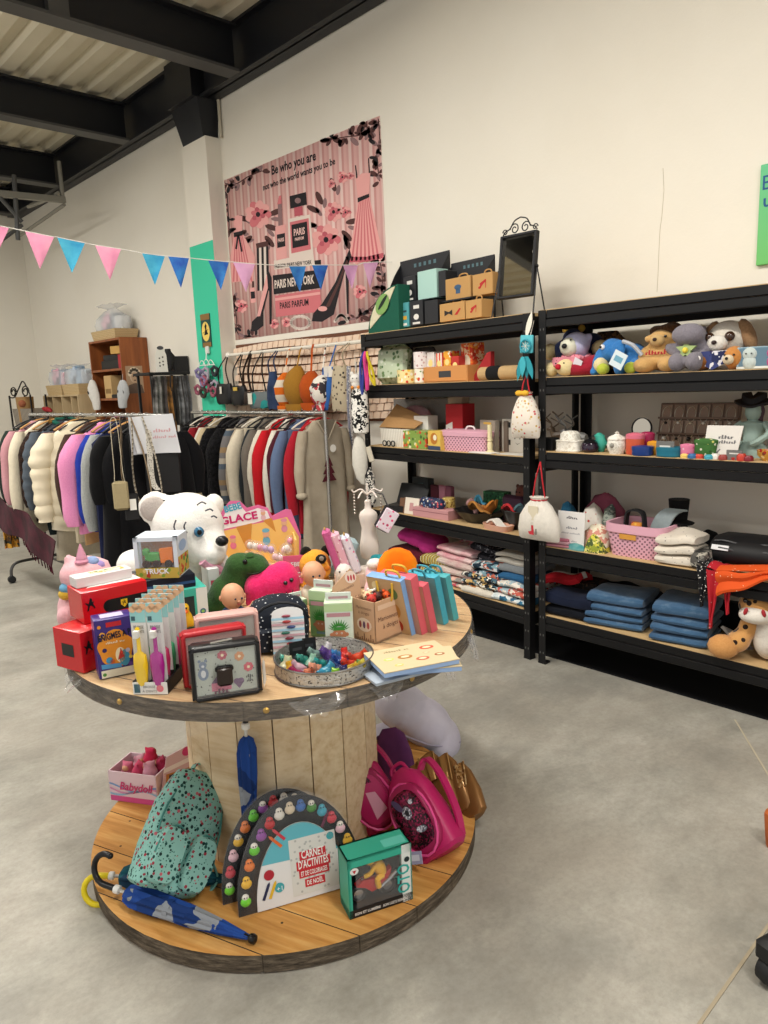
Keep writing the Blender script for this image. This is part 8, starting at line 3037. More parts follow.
# ---- plant head boxes
def chia(b,w,d,h):
 F_=front(-.0002)
 b.rect(-w*.5,h*.82,w*.5,h*.999,mt('#b5cf9c',.5),1,F_)
 b.rect(-w*.42,h*.7,w*.42,h*.79,mt('#b98a90',.5),1,F_)
 g=mt('#3f8a3a',.6)
 for k in range(11):
  a=Rd(20+14*k)
  x,z=.22*w*math.cos(a),h*.36+.12*h*math.sin(a)
  b.flat([(x-.004,z),(x+.004,z),(x+.2*w*math.cos(a)*1.1,z+h*.17*math.sin(a))],g,2,F_)
 b.disc(0,h*.28,w*.26,mt('#b87a58',.6),3,F_,h*.13)
 for s_ in(-1,1):
  b.disc(s_*w*.27,h*.28,w*.07,mt('#b87a58',.6),2,F_)
  b.disc(s_*w*.09,h*.31,w*.035,mt('#e8e4dc'),4,F_,seg=8)
  b.disc(s_*w*.09,h*.31,w*.017,mt('#1a1a1a'),5,F_,seg=8)
 b.flat([(-w*.22,h*.38),(w*.22,h*.38),(w*.16,h*.46),(-w*.16,h*.46)],g,4,F_)
 b.rect(-w*.2,h*.08,w*.2,h*.13,mt('#6a93a8'),2,F_)
def flap(t,w,d,h):
 b=B()
 b.box((0,d*.5,h*1.1),(w*.92,.004,h*.22),mt('#c9cfc9',.5),bev=.001)
 b.box((0,d*.5,h*1.005),(w,d*.98,.004),mt('#c5d4b8',.5))
 b.rect(-w*.35,h*1.06,w*.35,h*1.12,mt('#a8828a'),1,front(d*.5-.0024))
 b.build('hanging_flap',t)
c,rz,w,h=T(326,354,646,604)
box_at('plant_head_box','white green box with grass haired face, nearest the tray','box',c,rz-.05,w,.06,h,mt('#cfdccf',.5),chia,parts=flap)
c,rz,w,h=T(311,335,640,594)
box_at('plant_head_box','green box with grass haired face, behind the nearest one','box',c+V((.01,.02,0)),rz-.5,w,.06,h,mt('#7fa56c',.5),chia,parts=flap)
c,rz,w,h=T(299,315,640,606)
box_at('plant_head_box','third grass haired face box, beside the dotted backpack','box',c+V((.02,.05,0)),rz+.5,w,.06,h,mt('#b9cfae',.5),chia,parts=flap)
# ---- finger puppet box
KB2=mt('#bf9a7a',.7)
c,rz,w,h=T(354,396,644,603)
c0=onz(376,644,TZ)
rzf=rz-.62
# local origin at the corner nearest the camera: x to the right-back along the long side
t=thing('puppet_box','open brown carton of finger puppets with lettering on its sides','box',c0,rz+.80)
Lf,Wf=.125,.085
b=B()
for(x,y,sx,sy)in((Lf/2,.0015,Lf,.003),(Lf/2,Wf,Lf,.003),(.0015,Wf/2,.003,Wf),(Lf,Wf/2,.003,Wf)):
 b.box((x,y,h/2),(sx,sy,h),KB2)
b.box((Lf/2,Wf/2,.003),(Lf,Wf,.006),KB2)
DT=mt('#6a4a3a',.7)
FA,FL_=front(-.0002),leftf(-.0002,Wf)
b.text('Marionnettes',Lf*.5,h*.5,.019,DT,2,FA,Lf*.8)
b.text('à doigts',Lf*.5,h*.3,.019,DT,2,FA,Lf*.5)
b.rect(Lf*.1,h*.78,Lf*.95,h*.9,mt('#d2b49a',.7),1,FA)
b.text('Marionnettes',Wf*.5,h*.78,.012,DT,2,FL_,Wf*.7)
b.text('à doigts',Wf*.5,h*.66,.012,DT,2,FL_,Wf*.5)
b.disc(Wf*.5,h*.4,Wf*.34,mt('#d9c2ae',.7),1,FL_,h*.17)
for k,c_ in enumerate(('#8a3a34','#5a3a5a','#b0524a')):
 b.disc(Wf*(.32+.18*k),h*.4,Wf*.06,mt(c_),2,FL_,h*.09,seg=10)
for k in range(9):
 b.rect(Wf*(.06+.1*k),.003,Wf*(.1+.1*k),h*.12+.008*math.sin(k*2),DT,1,FL_)
b.build('carton',t)
b=B()
TD=frame((-.045,Wf+.028,h*.80),(.93,-.36,0),(.08,.2,1))
b.prism([(-.01,0),(.085,0),(.085,.075),(.06,.105),(.035,.085),(0,.06)],.004,KB2,TD)
TD=TD@Matrix.Translation((0,0,.0041))
b.text('Marionnettes',.037,.045,.012,DT,1,TD,.06,rot=.3)
for k in range(9):
 b.rect(.002+.009*k,.004,.006+.009*k,.022+.004*math.sin(k),DT,1,TD)
b.flat(arc(.058,.08,.018,0,350,14),mt('#d9c6b8',.6),1,TD)
for k in range(3):
 b.disc(.05+.009*k,.078,.003,mt('#b0303a'),2,TD,.009,seg=8)
b.build('display_lid',t)
for k,(x,y,c_,lb)in enumerate(((.02,.03,'#b8342c','red'),(.035,.06,'#e2c09a','cream'),(.05,.035,'#4a2a22','dark brown'),(.058,.065,'#dcd8d2','white'),(.075,.02,'#d9541c','orange'),(.085,.045,'#d9541c','second orange'),(.1,.04,'#4f9a34','green'),(.108,.065,'#6aa83c','light green'))):
 a=rz+.80
 q=V((c0.x+math.cos(a)*x-math.sin(a)*y,c0.y+math.sin(a)*x+math.cos(a)*y,c0.z+.007))
 tt=thing('finger_puppet',lb+' finger puppet poking out of the brown carton','puppet',q,rz)
 m_=mt(c_,.6)
 b=B()
 b.lathe([(.010,0),(.011,h*.7),(.009,h*.8)],m_,seg=10)
 b.ell((0,0,h*.95),.0145,m_,seg=12)
 for s_ in(-1,1):
  b.ell((s_*.01,0,h*.95+.013),.005,mt('#e6e2da',.5)if 'green' in lb else m_,seg=8)
 b.build('body',tt)
 eyes(tt,[(-.005,-.0135,h*.97),(.005,-.0135,h*.97)],.0022)
 # ---- white hand-lettered cone, plush bird, orange hat
c=onz(377,600,TZ)+V((.03,.04,0))
rz=math.atan2(-c.x,c.y)
t=thing('plush_bird','white and pink plush toy with dark eye before the orange hat','plush toy',c,rz)
blob('body',t,plush('#e6c3c9','#dcb4bc'),[(LP(376,575),(.038,.04,.045)),(LP(377,590),(.045,.045,.05))],.007)
blob('crest',t,plush('#e8e4de'),[(LP(375,564,-.01),(.03,.03,.02)),(LP(382,566,-.01),(.025,.014,.01),(0,.2,0))],.005)
ey=bit('eye',t,LP(378,577,-.038),(.008,.005,.012),mt('#1c1c2c',.2))
bit('pupil',ey,LP(378.5,575.5,-.0425),(.003,.002,.004),mt('#e8e8ee',.2))
t=thing('plush_dog','small white plush head left of the puppet box lid','plush toy',onz(348,597,TZ)+V((.07,.10,0)),rz)
blob('body',t,PBW,[((0,0,.055),(.032,.034,.04)),((0,.01,.03),(.035,.035,.034))],.006)
eyes(t,[(-.014,-.03,.066),(.012,-.031,.066)],.0035)
c=onz(397,606,TZ)+V((.05,.04,0))
rz=math.atan2(-c.x,c.y)
t=thing('felt_hat','bright orange rounded felt hat behind the coloured gift bags','hat',c,rz)
OF=cloth('#e0660c','#ea8a14',12)
b=B()
q0=LP(398,575)
b.loft([[(q0.x+.072*k*math.cos(2*PI*i/24),.05*k2*math.sin(2*PI*i/24),z)for i in range(24)]for z,k,k2 in((.0,.8,.9),(.03,.95,1),(.1,1,1),(q0.z+.02,.98,1),(q0.z+.055,.85,.85),(q0.z+.08,.6,.55),(q0.z+.092,.2,.2))],OF)
b.build('crown',t)
b=B()
b.box(tuple(LP(389,578,-.07)),(.04,.003,.03),mt('#d9cfae',.6),(.0,-.5,.2))
b.build('price_tag',t,'cream price tag')
# ---- gift bags standing in a row, books lying flat
GBC=(('#7da3d2','blue sided gift bag with animal picture front, first of the row'),('#cf5c68','coral pink gift bag, second of the leaning row'),('#c85763','smaller coral pink gift bag, third of the leaning row'),('#3f9fb4','teal gift bag, fourth of the leaning row'),('#4aa0a6','sea green gift bag, last of the leaning row'))
base=[(418,632),(429,631),(438,629.5),(449,622),(459,618)]
tops=[(404,572),(419,570),(429,580),(441,571),(449,577)]
for k,(c_,lb)in enumerate(GBC):
 p=onz(*base[k],TZ)
 rzk=math.atan2(-p.x,p.y)+.95
 hh=(.185,.19,.16,.165,.155)[k]
 tt=thing('gift_bag',lb,'gift bag',p,rzk,None,(Rd(0),Rd(-15),rzk))
 m_=mt(c_,.6)
 b=B()
 dd=(.03,.034,.03,.026,.026)[k]
 W_=(.125,.12,.11,.11,.10)[k]
 # narrow edge faces the room, picture side faces left
 b.box((-dd/2,W_/2,hh/2),(dd,W_,hh),m_,bev=.001)
 if k==0:
  L_=leftf(-dd-.0002,W_)
  b.rect(.001,.001,W_-.001,hh-.001,mt('#c3a57c',.6),1,L_)
  for x,z,r_,cc_ in((.35,.6,.2,'#a86a34'),(.6,.45,.22,'#b98444'),(.4,.25,.2,'#8a4a24'),(.7,.75,.14,'#5f7a4a'),(.25,.85,.12,'#d8c9a0'),(.65,.18,.16,'#a8341c')):
   b.disc(W_*x,hh*z,W_*r_,mt(cc_,.7),2,L_,hh*r_*.7)
 else:
  b.rect(.001,.001,W_-.001,hh-.001,mt('#b98a7a' if k<3 else '#6fb0b8',.6),1,leftf(-dd-.0002,W_))
 b.build('bag',tt)
 b=B()
 rc=mt('#d0a83c',.6)if k<2 else mt('#3a8fa0',.6)
 for x in(-dd+.0,0):
  b.tube(spline([(x,W_*.3,hh-.004),(x-.004,W_*.34,hh+.02),(x-.004,W_*.66,hh+.02),(x,W_*.7,hh-.004)]if k else[(x-.002,W_*.25,hh-.01),(x-.012,W_*.3,hh-.06),(x-.012,W_*.6,hh-.06),(x-.002,W_*.7,hh-.01)],4),.0035,rc,6)
 b.build('handle',tt)
def bookp(b,w,d,h):
 T_=topf(h)
 b.scrib(-.02,d*.8,.07,.010,mt('#8f7f5a'),1,T_)
 for x,y,c_,r_ in((-.3,.5,'#b5c46a',.07),(-.08,.5,'#a8743c',.1),(.3,.75,'#c4543c',.1),(.1,.3,'#b8604a',.09),(.35,.35,'#9a5a34',.07),(-.25,.2,'#d0bc6a',.06),(.22,.52,'#c9a98a',.05)):
  b.disc(w*x,d*y,w*r_,mt(c_,.7),1,T_,d*r_*.9)
  b.disc(w*x,d*y,w*r_*.6,mt('#dccba8',.7),2,T_,d*r_*.45)
BKC,z=mt('#c9b793',.5),0
for k,(px_,py_,w_,d_,h_,ra,m_,lb)in enumerate(((407,681,.17,.12,.008,.5,mt('#a9b3bf',.4),'thin blue grey booklet lowest of the flat books'),(424,676,.19,.14,.014,.15,BKC,'cream picture book in the middle of the flat books'),(423,673,.20,.145,.014,.42,BKC,'cream picture book on top of the flat books'))):
 p=onz(px_,py_-2,TZ+z)
 rzk=math.atan2(-p.x,p.y)+ra
 b=B()
 b.box((0,d_/2,h_/2),(w_,d_,h_),mt('#8fa9cf',.5)if k else m_,bev=.001)
 b.box((0,d_/2,h_-.001),(w_+.002,d_+.002,.0022),m_)
 if k:
  bookp(b,w_,d_,h_)
 else:
  b.rect(-w_*.3,d_*.1,w_*.2,d_*.5,mt('#c9c0b4'),1,topf(h_))
 one(b,'picture_book',lb,'book',p,rzk)
 z+=h_+.001
 # ---- bust, purses, pillow
c=onz(371,582,TZ)+V((.10,.13,0))
rz=math.atan2(-c.x,c.y)
t=thing('jewellery_bust','white dress form jewellery stand with curled arms at table back','jewellery bust',c,rz)
BW=mt('#d8cdc4',.4)
sc=mpp(c)
P_=[LP(370,y)for y in(558,545,538,528,518,512,506,503)]
zt_=[p.z for p in P_]
b=B()
xx=P_[0].x
b.loft([[(xx+r_*sc*math.cos(2*PI*i/20),r_*.72*sc*math.sin(2*PI*i/20),z)for i in range(20)]for z,r_ in((zt_[0],7),(zt_[0]+.01,9.2),(zt_[1],9.6),(zt_[2],8.4),(zt_[3],7),(zt_[4]-.01,8.6),(zt_[4]+.012,9.2),(zt_[5],8),(zt_[5]+.014,3.6),(zt_[6]+.006,3),(zt_[7]+.008,3.4),(zt_[7]+.014,1.4))],BW)
b.build('form',t)
b=B()
b.lathe([(.065,0),(.065,.008),(.02,.016),(.008,.03),(.008,zt_[0]+.01)],BW,(xx,0,0),18)
b.build('stand',t)
b=B()
zz=zt_[7]+.01
za=LP(370,492).z
b.tube([(xx,0,zz),(xx,0,LP(370,483).z)],.0035,BW,6)
for s_ in(-1,1):
 b.tube(spline([(xx,0,za-.01),(xx+s_*6*sc,0,za+.012),(xx+s_*13*sc,0,za+.002),(xx+s_*15*sc,0,za+.012)],5),.0032,BW,6)
 b.tube(spline([(xx,0,za-.012),(xx+s_*5*sc,-.03,za+.006),(xx+s_*9*sc,-.05,za-.015)],5),.0032,BW,6)
 for k in range(7):
  b.ell((xx+s_*13*sc,-.0,za-.008-.012*k),.0045,mt('#b9b0a6',.3,.5),seg=8)
b.build('arms',t)
p=LP(386,517)
t2=V((c.x+math.cos(rz)*p.x,c.y+math.sin(rz)*p.x,c.z+p.z))+(V((-c.x,-c.y,0)).normalized()*.06)
FLW=spots('#d9ccd6',('#d0507a','#e0a0b8','#b8446a'),55,.28)
t=thing('purse','tilted white and pink floral purse hanging on the jewellery bust','purse',t2,rz,None,(0,Rd(-32+64),rz))
b=B()
b.box((0,.012,0),(.062,.022,.095),mt('#1b1519',.4),bev=.008)
b.build('edge',t,'black edging')
b=B()
b.box((.004,-.001,0),(.056,.01,.088),FLW,bev=.004)
b.build('front',t)
b=B()
b.tube([(-.02,.01,.046),(-.06,.03,.075),(-.10,.05,.06)],.003,mt('#1b1519',.4),6)
b.build('strap',t)
for k,(px_,m_,lb)in enumerate(((345,plush('#c75f92'),'plain pink pencil case, left of three cases'),(350,spots('#d8a9b8',('#b0567a','#e6d3d8'),60,.3),'rose floral pencil case, middle of three cases'),(357,spots('#d8d3de',('#d8789a','#a9a3c0'),60,.28),'lilac floral pencil case, right of three cases'))):
 q=onz(px_,597,TZ)+V((.07,.10,0))
 rzq=math.atan2(-q.x,q.y)
 top=hit(px_,527+3*k,(q.x,q.y,0),q).z-TZ
 bt=hit(px_+6,560,(q.x,q.y,0),q).z-TZ
 tt=thing('pencil_case',lb,'pencil case',q,rzq)
 M_=Matrix.Translation((.01*k,0,bt*.5))@Matrix.Rotation(-.3,4,'Y')
 b=B(M_)
 b.box((0,.02,top*.5-bt*.25),(.03,.06,top-bt*.5),m_,bev=.01)
 b.build('body',tt)
 b=B(M_)
 b.tube([(0,-.0,top-bt*.48),(0,.04,top-bt*.48)],.003,mt('#c9a24a',.4,.6),5)
 b.build('zip',tt)
 b=B()
 b.box((.01*k,.02,bt*.26),(.05,.06,bt*.52),mt('#c9b0a0',.7),bev=.003)
 b.build('foot',tt)
q=onz(338,592,TZ)+V((.11,.14,0))
rzq=math.atan2(-q.x,q.y)
hq=hit(342,536,(q.x,q.y,0),q).z-TZ
b=B(Matrix.Rotation(.42,4,'Y'))
b.box((0,.03,hq*.5),(.085,.05,hq*1.0),cloth('#a6bcc2'),bev=.015)
b.warp(lambda co:V((co.x,co.y,max(0,co.z))))
one(b,'blue_pillow','pale blue padded book leaning behind the yellow panda','pillow',q,rzq+.3)
for k,(px_,c_)in enumerate(((384,'#1f7f86'),(391,'#2a9096'))):
 q=onz(px_-4,588,TZ)+V((.08,.10,0))
 hz=hit(px_,556,(q.x,q.y,0),q).z-TZ
 b=B()
 b.loft([rring(.06*k_,.05*k_,z,16,(0,0),.9)for z,k_ in((0,.9),(hz*.5,.8),(hz*.85,1),(hz,.6))],cloth(c_))
 b.jitter(30,.015)
 one(b,'tulle_bundle',('left','right')[k]+' teal tulle bundle below the jewellery bust','fabric',q)
 # ---- round mirrored tray with gel toys
c=(onz(276,668,TZ)+onz(374,668,TZ))/2
t=thing('round_tray','round silver filigree tray of jelly toys at table front','tray',c,0)
Rt=(onz(374,668,TZ)-onz(276,668,TZ)).length/2*.99
n=NT('filigree')
v=n.obj()
f=n.noise(v,150,3,.6)
n.color(n.ramp(f,[(.36,'#3a3836'),(.45,'#c4c2bc')]))
n.bump(f,.8,.006)
FIL=n.fin(.3,.7,.5)
b=B()
b.lathe([(Rt*.985,.003),(Rt,.003),(Rt,.036),(Rt*.985,.036)],FIL,seg=48,caps=False)
b.loft([[(Rt*.985*math.cos(2*PI*i/48),Rt*.985*math.sin(2*PI*i/48),z)for i in range(48)]for z in(.036,.003)],FIL,False)
b.build('rim',t)
b=B()
for z in(.003,.037):
 b.tube([(Rt*math.cos(2*PI*i/48),Rt*math.sin(2*PI*i/48),z)for i in range(48)],.0028,mt('#8a8884',.25,.8),6,True)
b.build('rim_wire',t)
b=B()
b.lathe([(Rt*.98,0),(Rt*.98,.004)],mt('#b9b9b6',.06,1),seg=48)
b.build('mirror_base',t)
gels=[(284,668,'#d8d4b0','pale'),(287,661,'#6abfae','sea green'),(291,670,'#dba52a','amber'),(296,677,'#a8245f','magenta'),(299,668,'#d8b0c0','rosy'),(303,661,'#3f9a8c','dark sea green'),(307,674,'#e08a6a','salmon'),(312,678,'#e06a3c','orange'),(316,670,'#e2a084','peach'),(311,663,'#9ac4b0','mint'),(321,664,'#2f9a96','teal'),(326,672,'#3fa0c0','sky'),(331,678,'#3fa9b4','aqua'),(335,668,'#1f3f7a','navy'),(340,662,'#2a4fa0','royal blue'),(337,655,'#3f8fd0','bright blue'),(330,656,'#6a4a9a','violet'),(343,680,'#8fc43a','lime'),(346,656,'#d8342c','red'),(353,658,'#e04a30','scarlet'),(359,658,'#e0502c','vermilion'),(349,665,'#d8402c','coral red'),(350,672,'#c9a53a','honey'),(357,670,'#d8c04a','lemon'),(364,668,'#7aa86a','leaf green'),(343,673,'#2a2a6a','indigo'),(324,652,'#d8d4d8','milky'),(316,655,'#8fb0a8','grey green')]
rg=random.Random(77)
for k,(x,y,c_,nm)in enumerate(gels):
 p=onz(x,y+3,TZ+.007)
 d_=p-c
 d_.z=0
 if d_.length>Rt-.026:
  p=c+d_.normalized()*(Rt-.026)
 p.z=TZ+.0042
 s_=.0150*rg.uniform(.9,1.2)
 tt=thing('jelly_toy',nm+' jelly animal toy lying in the round silver tray','toy',p,rg.uniform(0,6))
 g_=gel(c_)
 blob('body',tt,g_,[((0,0,s_*.8),(s_,s_*1.2,s_*.8)),((0,-s_*.9,s_*1.5),(s_*.75,s_*.7,s_*.7)),((s_*.5,-s_*.9,s_*2.1),(s_*.22,s_*.2,s_*.35)),((-s_*.5,-s_*.9,s_*2.1),(s_*.22,s_*.2,s_*.35)),((0,s_*1.2,s_*.9),(s_*.3,s_*.5,s_*.3))],.0035,2)
 eyes(tt,[(-s_*.3,-s_*1.5,s_*1.7),(s_*.3,-s_*1.5,s_*1.7)],.0018)
for k,(x,w_,a,lb)in enumerate(((298,.042,.35,'left black earring card standing in the round tray'),(310,.036,.1,'right black earring card standing in the round tray'))):
 p=onz(x,662-k*4,TZ+.004)
 b=B()
 b.box((0,.002,.028),(w_,.003,.056),mt('#17171a',.5))
 for q in range(2):
  b.rect(-w_*.3,.012+.02*q,w_*.3,.02+.02*q,mt('#3a3a3e',.5),1,front(.0003))
 one(b,'earring_card',lb,'card',p,math.atan2(-p.x,p.y)+a)
 # ================================================================ things on the lower disc
LZ=ZB+.001
def TL_(x0,x1,yb,yt):return T(x0,x1,yb,yt,LZ)
# ---- pink doll box
p0=onz(158,806,LZ)
rzb=math.atan2(-p0.x,p0.y)-.62
t=thing('doll_box','white and pink open box of small pink dolls, lower disc','toy box',p0,rzb)
WB,DB,HB=.185,.13,.11
b=B()
PBX=mt('#dcc3cc',.5)
for x,y,sx,sy in((-WB/2,.002,WB,.004),(-WB/2,DB,WB,.004),(-WB,DB/2,.004,DB),(0,DB/2,.004,DB)):
 b.box((x,y,HB/2),(sx,sy,HB),PBX)
b.box((-WB/2,DB/2,.003),(WB,DB,.006),PBX)
F_=front(-.0004)
b.rect(-WB,0,0,HB*.18,mt('#cf4f8a',.5),1,F_)
for k,c_ in enumerate(('#8fb4cf','#cf8ab0','#7a9ac4')):
 b.flat([(x*-1,HB*(.3+.08*k)+.012*math.sin(x*30+k))for x in[WB*i/12 for i in range(13)]]+[(x*-1,HB*(.36+.08*k)+.012*math.sin(x*30+k))for x in[WB*i/12 for i in range(12,-1,-1)]],mt(c_,.5),2,F_)
b.text('Babydoll',-WB*.42,HB*.42,.042,mt('#c43a72',.5),5,F_,WB*.72,shear=.3,bold=.02)
b.build('carton',t)
TS=frame((.003,.004,0),(.66,.75,0),(.05,.12,1))
b=B()
b.prism([(0,.004),(.118,.004),(.125,HB*1.75),(.02,HB*1.5)],.004,mt('#c9a9b0',.5),TS)
TS=TS@Matrix.Translation((0,0,.0042))
b.disc(.09,HB*1.5,.016,mt('#c43a72'),1,TS)
b.rect(.02,HB*.3,.105,HB*.95,mt('#b5763c',.5),1,TS)
b.rect(.03,HB*.4,.05,HB*.9,mt('#4a3a44',.5),2,TS)
b.flat([(.01,HB*1.0),(.11,HB*1.15),(.11,HB*1.3),(.012,HB*1.15)],mt('#dfd6d6',.5),1,TS)
b.build('side_panel',t)
rg=random.Random(4)
for k,(x,y,z,c_,nm)in enumerate(((-.14,.05,.085,'#cf6a86','left rose'),(-.12,.09,.09,'#d8a0b0','pale rose'),(-.095,.045,.09,'#d0446a','raspberry'),(-.075,.09,.12,'#c9244e','topmost crimson'),(-.05,.045,.095,'#dc9cb0','blush'),(-.03,.09,.09,'#b83058','right crimson'))):
 q=V((p0.x+math.cos(rzb)*x-math.sin(rzb)*y,p0.y+math.sin(rzb)*x+math.cos(rzb)*y,LZ+z))
 tt=thing('small_doll',nm+' wrapped doll in the white and pink box','doll',q,rzb+k)
 m_=plush(c_)
 blob('body',tt,m_,[((0,0,0),(.026,.026,.024)),((0,-.004,.022),(.019,.019,.017)),((.016,0,.034),(.008,.005,.008)),((-.016,0,.034),(.008,.005,.008)),((0,0,-.03),(.022,.022,.03))],.005)
 bit('face',tt,(0,-.017,.02),(.013,.008,.012),SK)
 # ---- floral backpack
n=NT('floral mint')
v=n.obj()
vo=n.n('ShaderNodeTexVoronoi')
vo.inputs['Scale'].default_value=78
n.l(v,vo.inputs['Vector'])
cc_=n.ramp(n.sep(vo.outputs['Color'])[0],[(0,'#8f3040'),(.3,'#1d4a46'),(.62,'#b8606a'),(.75,'#16302f')],'CONSTANT')
vo2=n.n('ShaderNodeTexVoronoi')
vo2.inputs['Scale'].default_value=110
n.l(v,vo2.inputs['Vector'])
c1=n.mix(n.math('LESS_THAN',vo2.outputs['Distance'],.22),'#84b5ac','#35665f')
n.color(n.mix(n.math('LESS_THAN',vo.outputs['Distance'],.36),c1,cc_))
FMB=n.fin(.8,0,.2)
PIP=mt('#3f7f78',.6)
c=onz(207,910,LZ)
rzk=math.atan2(-c.x,c.y)+.22
c=c+V((-math.cos(rzk)*.080,-math.sin(rzk)*.080,.064))+V((.0,.03,0))
t=thing('floral_backpack','mint backpack with small floral print leaning on the spool drum','backpack',c,0,None,(Rd(-26),Rd(38),rzk))
HBk,WBk=.325,.205
b=B()
def bag_loop(w_,d_,z,n_=28,p=.5,y0=0):return[(w_/2*math.copysign(abs(math.cos(2*PI*i/n_))**p,math.cos(2*PI*i/n_)),y0+d_/2*math.copysign(abs(math.sin(2*PI*i/n_))**p,math.sin(2*PI*i/n_)),z)for i in range(n_)]
b.loft([bag_loop(WBk*a,.10*d_,z*HBk,y0=.06)for z,a,d_ in((0.005,.86,.8),(.03,.98,1),(.3,1.02,1.05),(.65,1,.95),(.85,.9,.78),(.95,.72,.58),(1,.4,.3))],FMB)
b.jitter(14,.008)
b.build('body',t)
for s_ in(-1,1):
 b=B()
 x=s_*WBk*.24
 b.loft([[(x+WBk*.21*k*math.copysign(abs(math.cos(2*PI*i/20))**.6,math.cos(2*PI*i/20)),y,HBk*.27+HBk*.23*k*math.copysign(abs(math.sin(2*PI*i/20))**.65,math.sin(2*PI*i/20)))for i in range(20)]for k,y in((1,.02),(1,-.008),(.9,-.018))],FMB)
 pk=b.build('pocket',t)
 b=B()
 b.tube([(x+WBk*.21*math.cos(Rd(a)),-.010,HBk*.27+HBk*.235*math.sin(Rd(a)))for a in range(-10,191,16)],.0028,PIP,6)
 b.build('piping',pk)
b=B()
b.tube([(WBk*.47*math.cos(Rd(a)),.015+.02*math.sin(Rd(a)),HBk*.5+HBk*.44*math.sin(Rd(a)))for a in range(-20,201,14)],.003,PIP,6)
b.build('zip_piping',t)
b=B()
b.ribbon(spline([(-.03,.08,HBk*.98),(-.02,.08,HBk*1.06),(.02,.08,HBk*1.06),(.03,.08,HBk*.98)],4),.02,.005,FMB,side=(0,1,0))
b.build('grab_loop',t)
b=B()
b.ribbon(spline([(WBk*.45,.1,HBk*.1),(WBk*.62,.06,HBk*.07),(WBk*.68,.03,HBk*.22),(WBk*.56,.08,HBk*.4)],5),.028,.005,mt('#6fb0a8',.6),side=(.2,1,.2))
b.build('shoulder_strap',t,'plain teal strap')
# ---- umbrellas
def umbrella(label,A,C,hook,mc,mh,wmax,tipm,loose=1):
 """closed umbrella from the ferrule tip A to the handle end C (local axes along it)"""
 A,C=V(A),V(C)
 L=(C-A).length
 d=(C-A).normalized()
 x_=d.cross(V((0,0,1)))
 if x_.length<.2:
  x_=V((1,0,0))
 x_.normalize()
 y_=x_.cross(d)*-1
 M=Matrix(((x_.x,y_.x,d.x,A.x),(x_.y,y_.y,d.y,A.y),(x_.z,y_.z,d.z,A.z),(0,0,0,1)))
 t=bpy.data.objects.new('umbrella',None)
 COL.objects.link(t)
 t.matrix_world=M
 tag(t,label,'umbrella')
 N=32
 b=B()
 lo=[]
 for f,r in((.035,.16),(.08,.3),(.2,.55),(.4,.8),(.6,.95),(.74,1),(.80,.72),(.82,.3)):
  lo.append([(wmax*r*(1+.16*math.sin(i/N*2*PI*8+f*5)*min(1,r*1.4))*math.cos(2*PI*i/N),wmax*r*.8*(1+.16*math.sin(i/N*2*PI*8+f*5))*math.sin(2*PI*i/N),L*f)for i in range(N)])
 b.loft(lo,mc)
 b.build('canopy',t)
 b=B()
 b.lathe([(.004,0),(.011,.004),(.013,.012),(.011,.020),(.006,.024),(.008,.036)],tipm,seg=12)
 b.build('tip',t)
 b=B()
 b.tube([(0,0,L*.8),(0,0,L*.9)],.005,mt('#c9c9c6',.3,.6),8)
 b.lathe([(.01,L*.86),(.012,L*.865),(.012,L*.89),(.009,L*.895)],mt('#dcdbd6',.4),seg=12)
 b.build('shaft',t)
 b=B()
 r_=.042
 s_=hook
 pts=[V((0,0,L*.89)),V((0,0,L*.97))]+[V((s_[0]*r_*(1-math.cos(Rd(a))),s_[1]*r_*(1-math.cos(Rd(a))),L*.97+r_*math.sin(Rd(a))))for a in range(15,200,18)]
 b.tube(pts,.0085,mh,10)
 b.ell(tuple(pts[-1]),.009,mh,seg=10)
 b.build('handle',t)
 b=B()
 b.ribbon([(wmax*.86*math.cos(2*PI*i/16),wmax*.72*math.sin(2*PI*i/16),L*.52)for i in range(17)],.016,.003,mc,side=(0,0,1))
 b.build('tie_strap',t)
 return t
UBL=patches(('#1c3d82','#1c3d82','#1f448c','#17336a','#868b92','#1c3d82','#23252c'),13)
umbrella('blue umbrella with black hooked handle lying at front of lower disc',onz(257,945,LZ)+V((0,0,.014)),onz(101,894,LZ)+V((0,0,.035)),(.25,-.97),UBL,mt('#121214',.3),.033,mt('#101012',.3))
umbrella('dark teal umbrella with yellow hooked handle under the floral backpack',onz(238,884,LZ)+V((.0,.0,.016)),onz(98,888,LZ)+V((-.0,.02,.03)),(-.2,.98),patches(('#123f4c','#17505c','#1a3a52','#1f5f66'),14),mt('#d8c21c',.35),.036,mt('#101012',.3))
def drum_at(x,y,R_):
 d=ray(x,y)
 ex_,ey_=EYE.x-SX,EYE.y-SY
 A_,B_,C_=d.x**2+d.y**2,2*(ex_*d.x+ey_*d.y),ex_**2+ey_**2-R_**2
 return EYE+d*((-B_-math.sqrt(B_*B_-4*A_*C_))/(2*A_))
pt_,pm=drum_at(253,741,DRR+.022),drum_at(249,842,DRR+.045)
pm.z=LZ+.002
pt_.z=.60
umbrella('blue umbrella standing upright against the spool drum',pm,pt_,(.03,.25),UBL,mt('#121214',.3),.027,mt('#101012',.3))
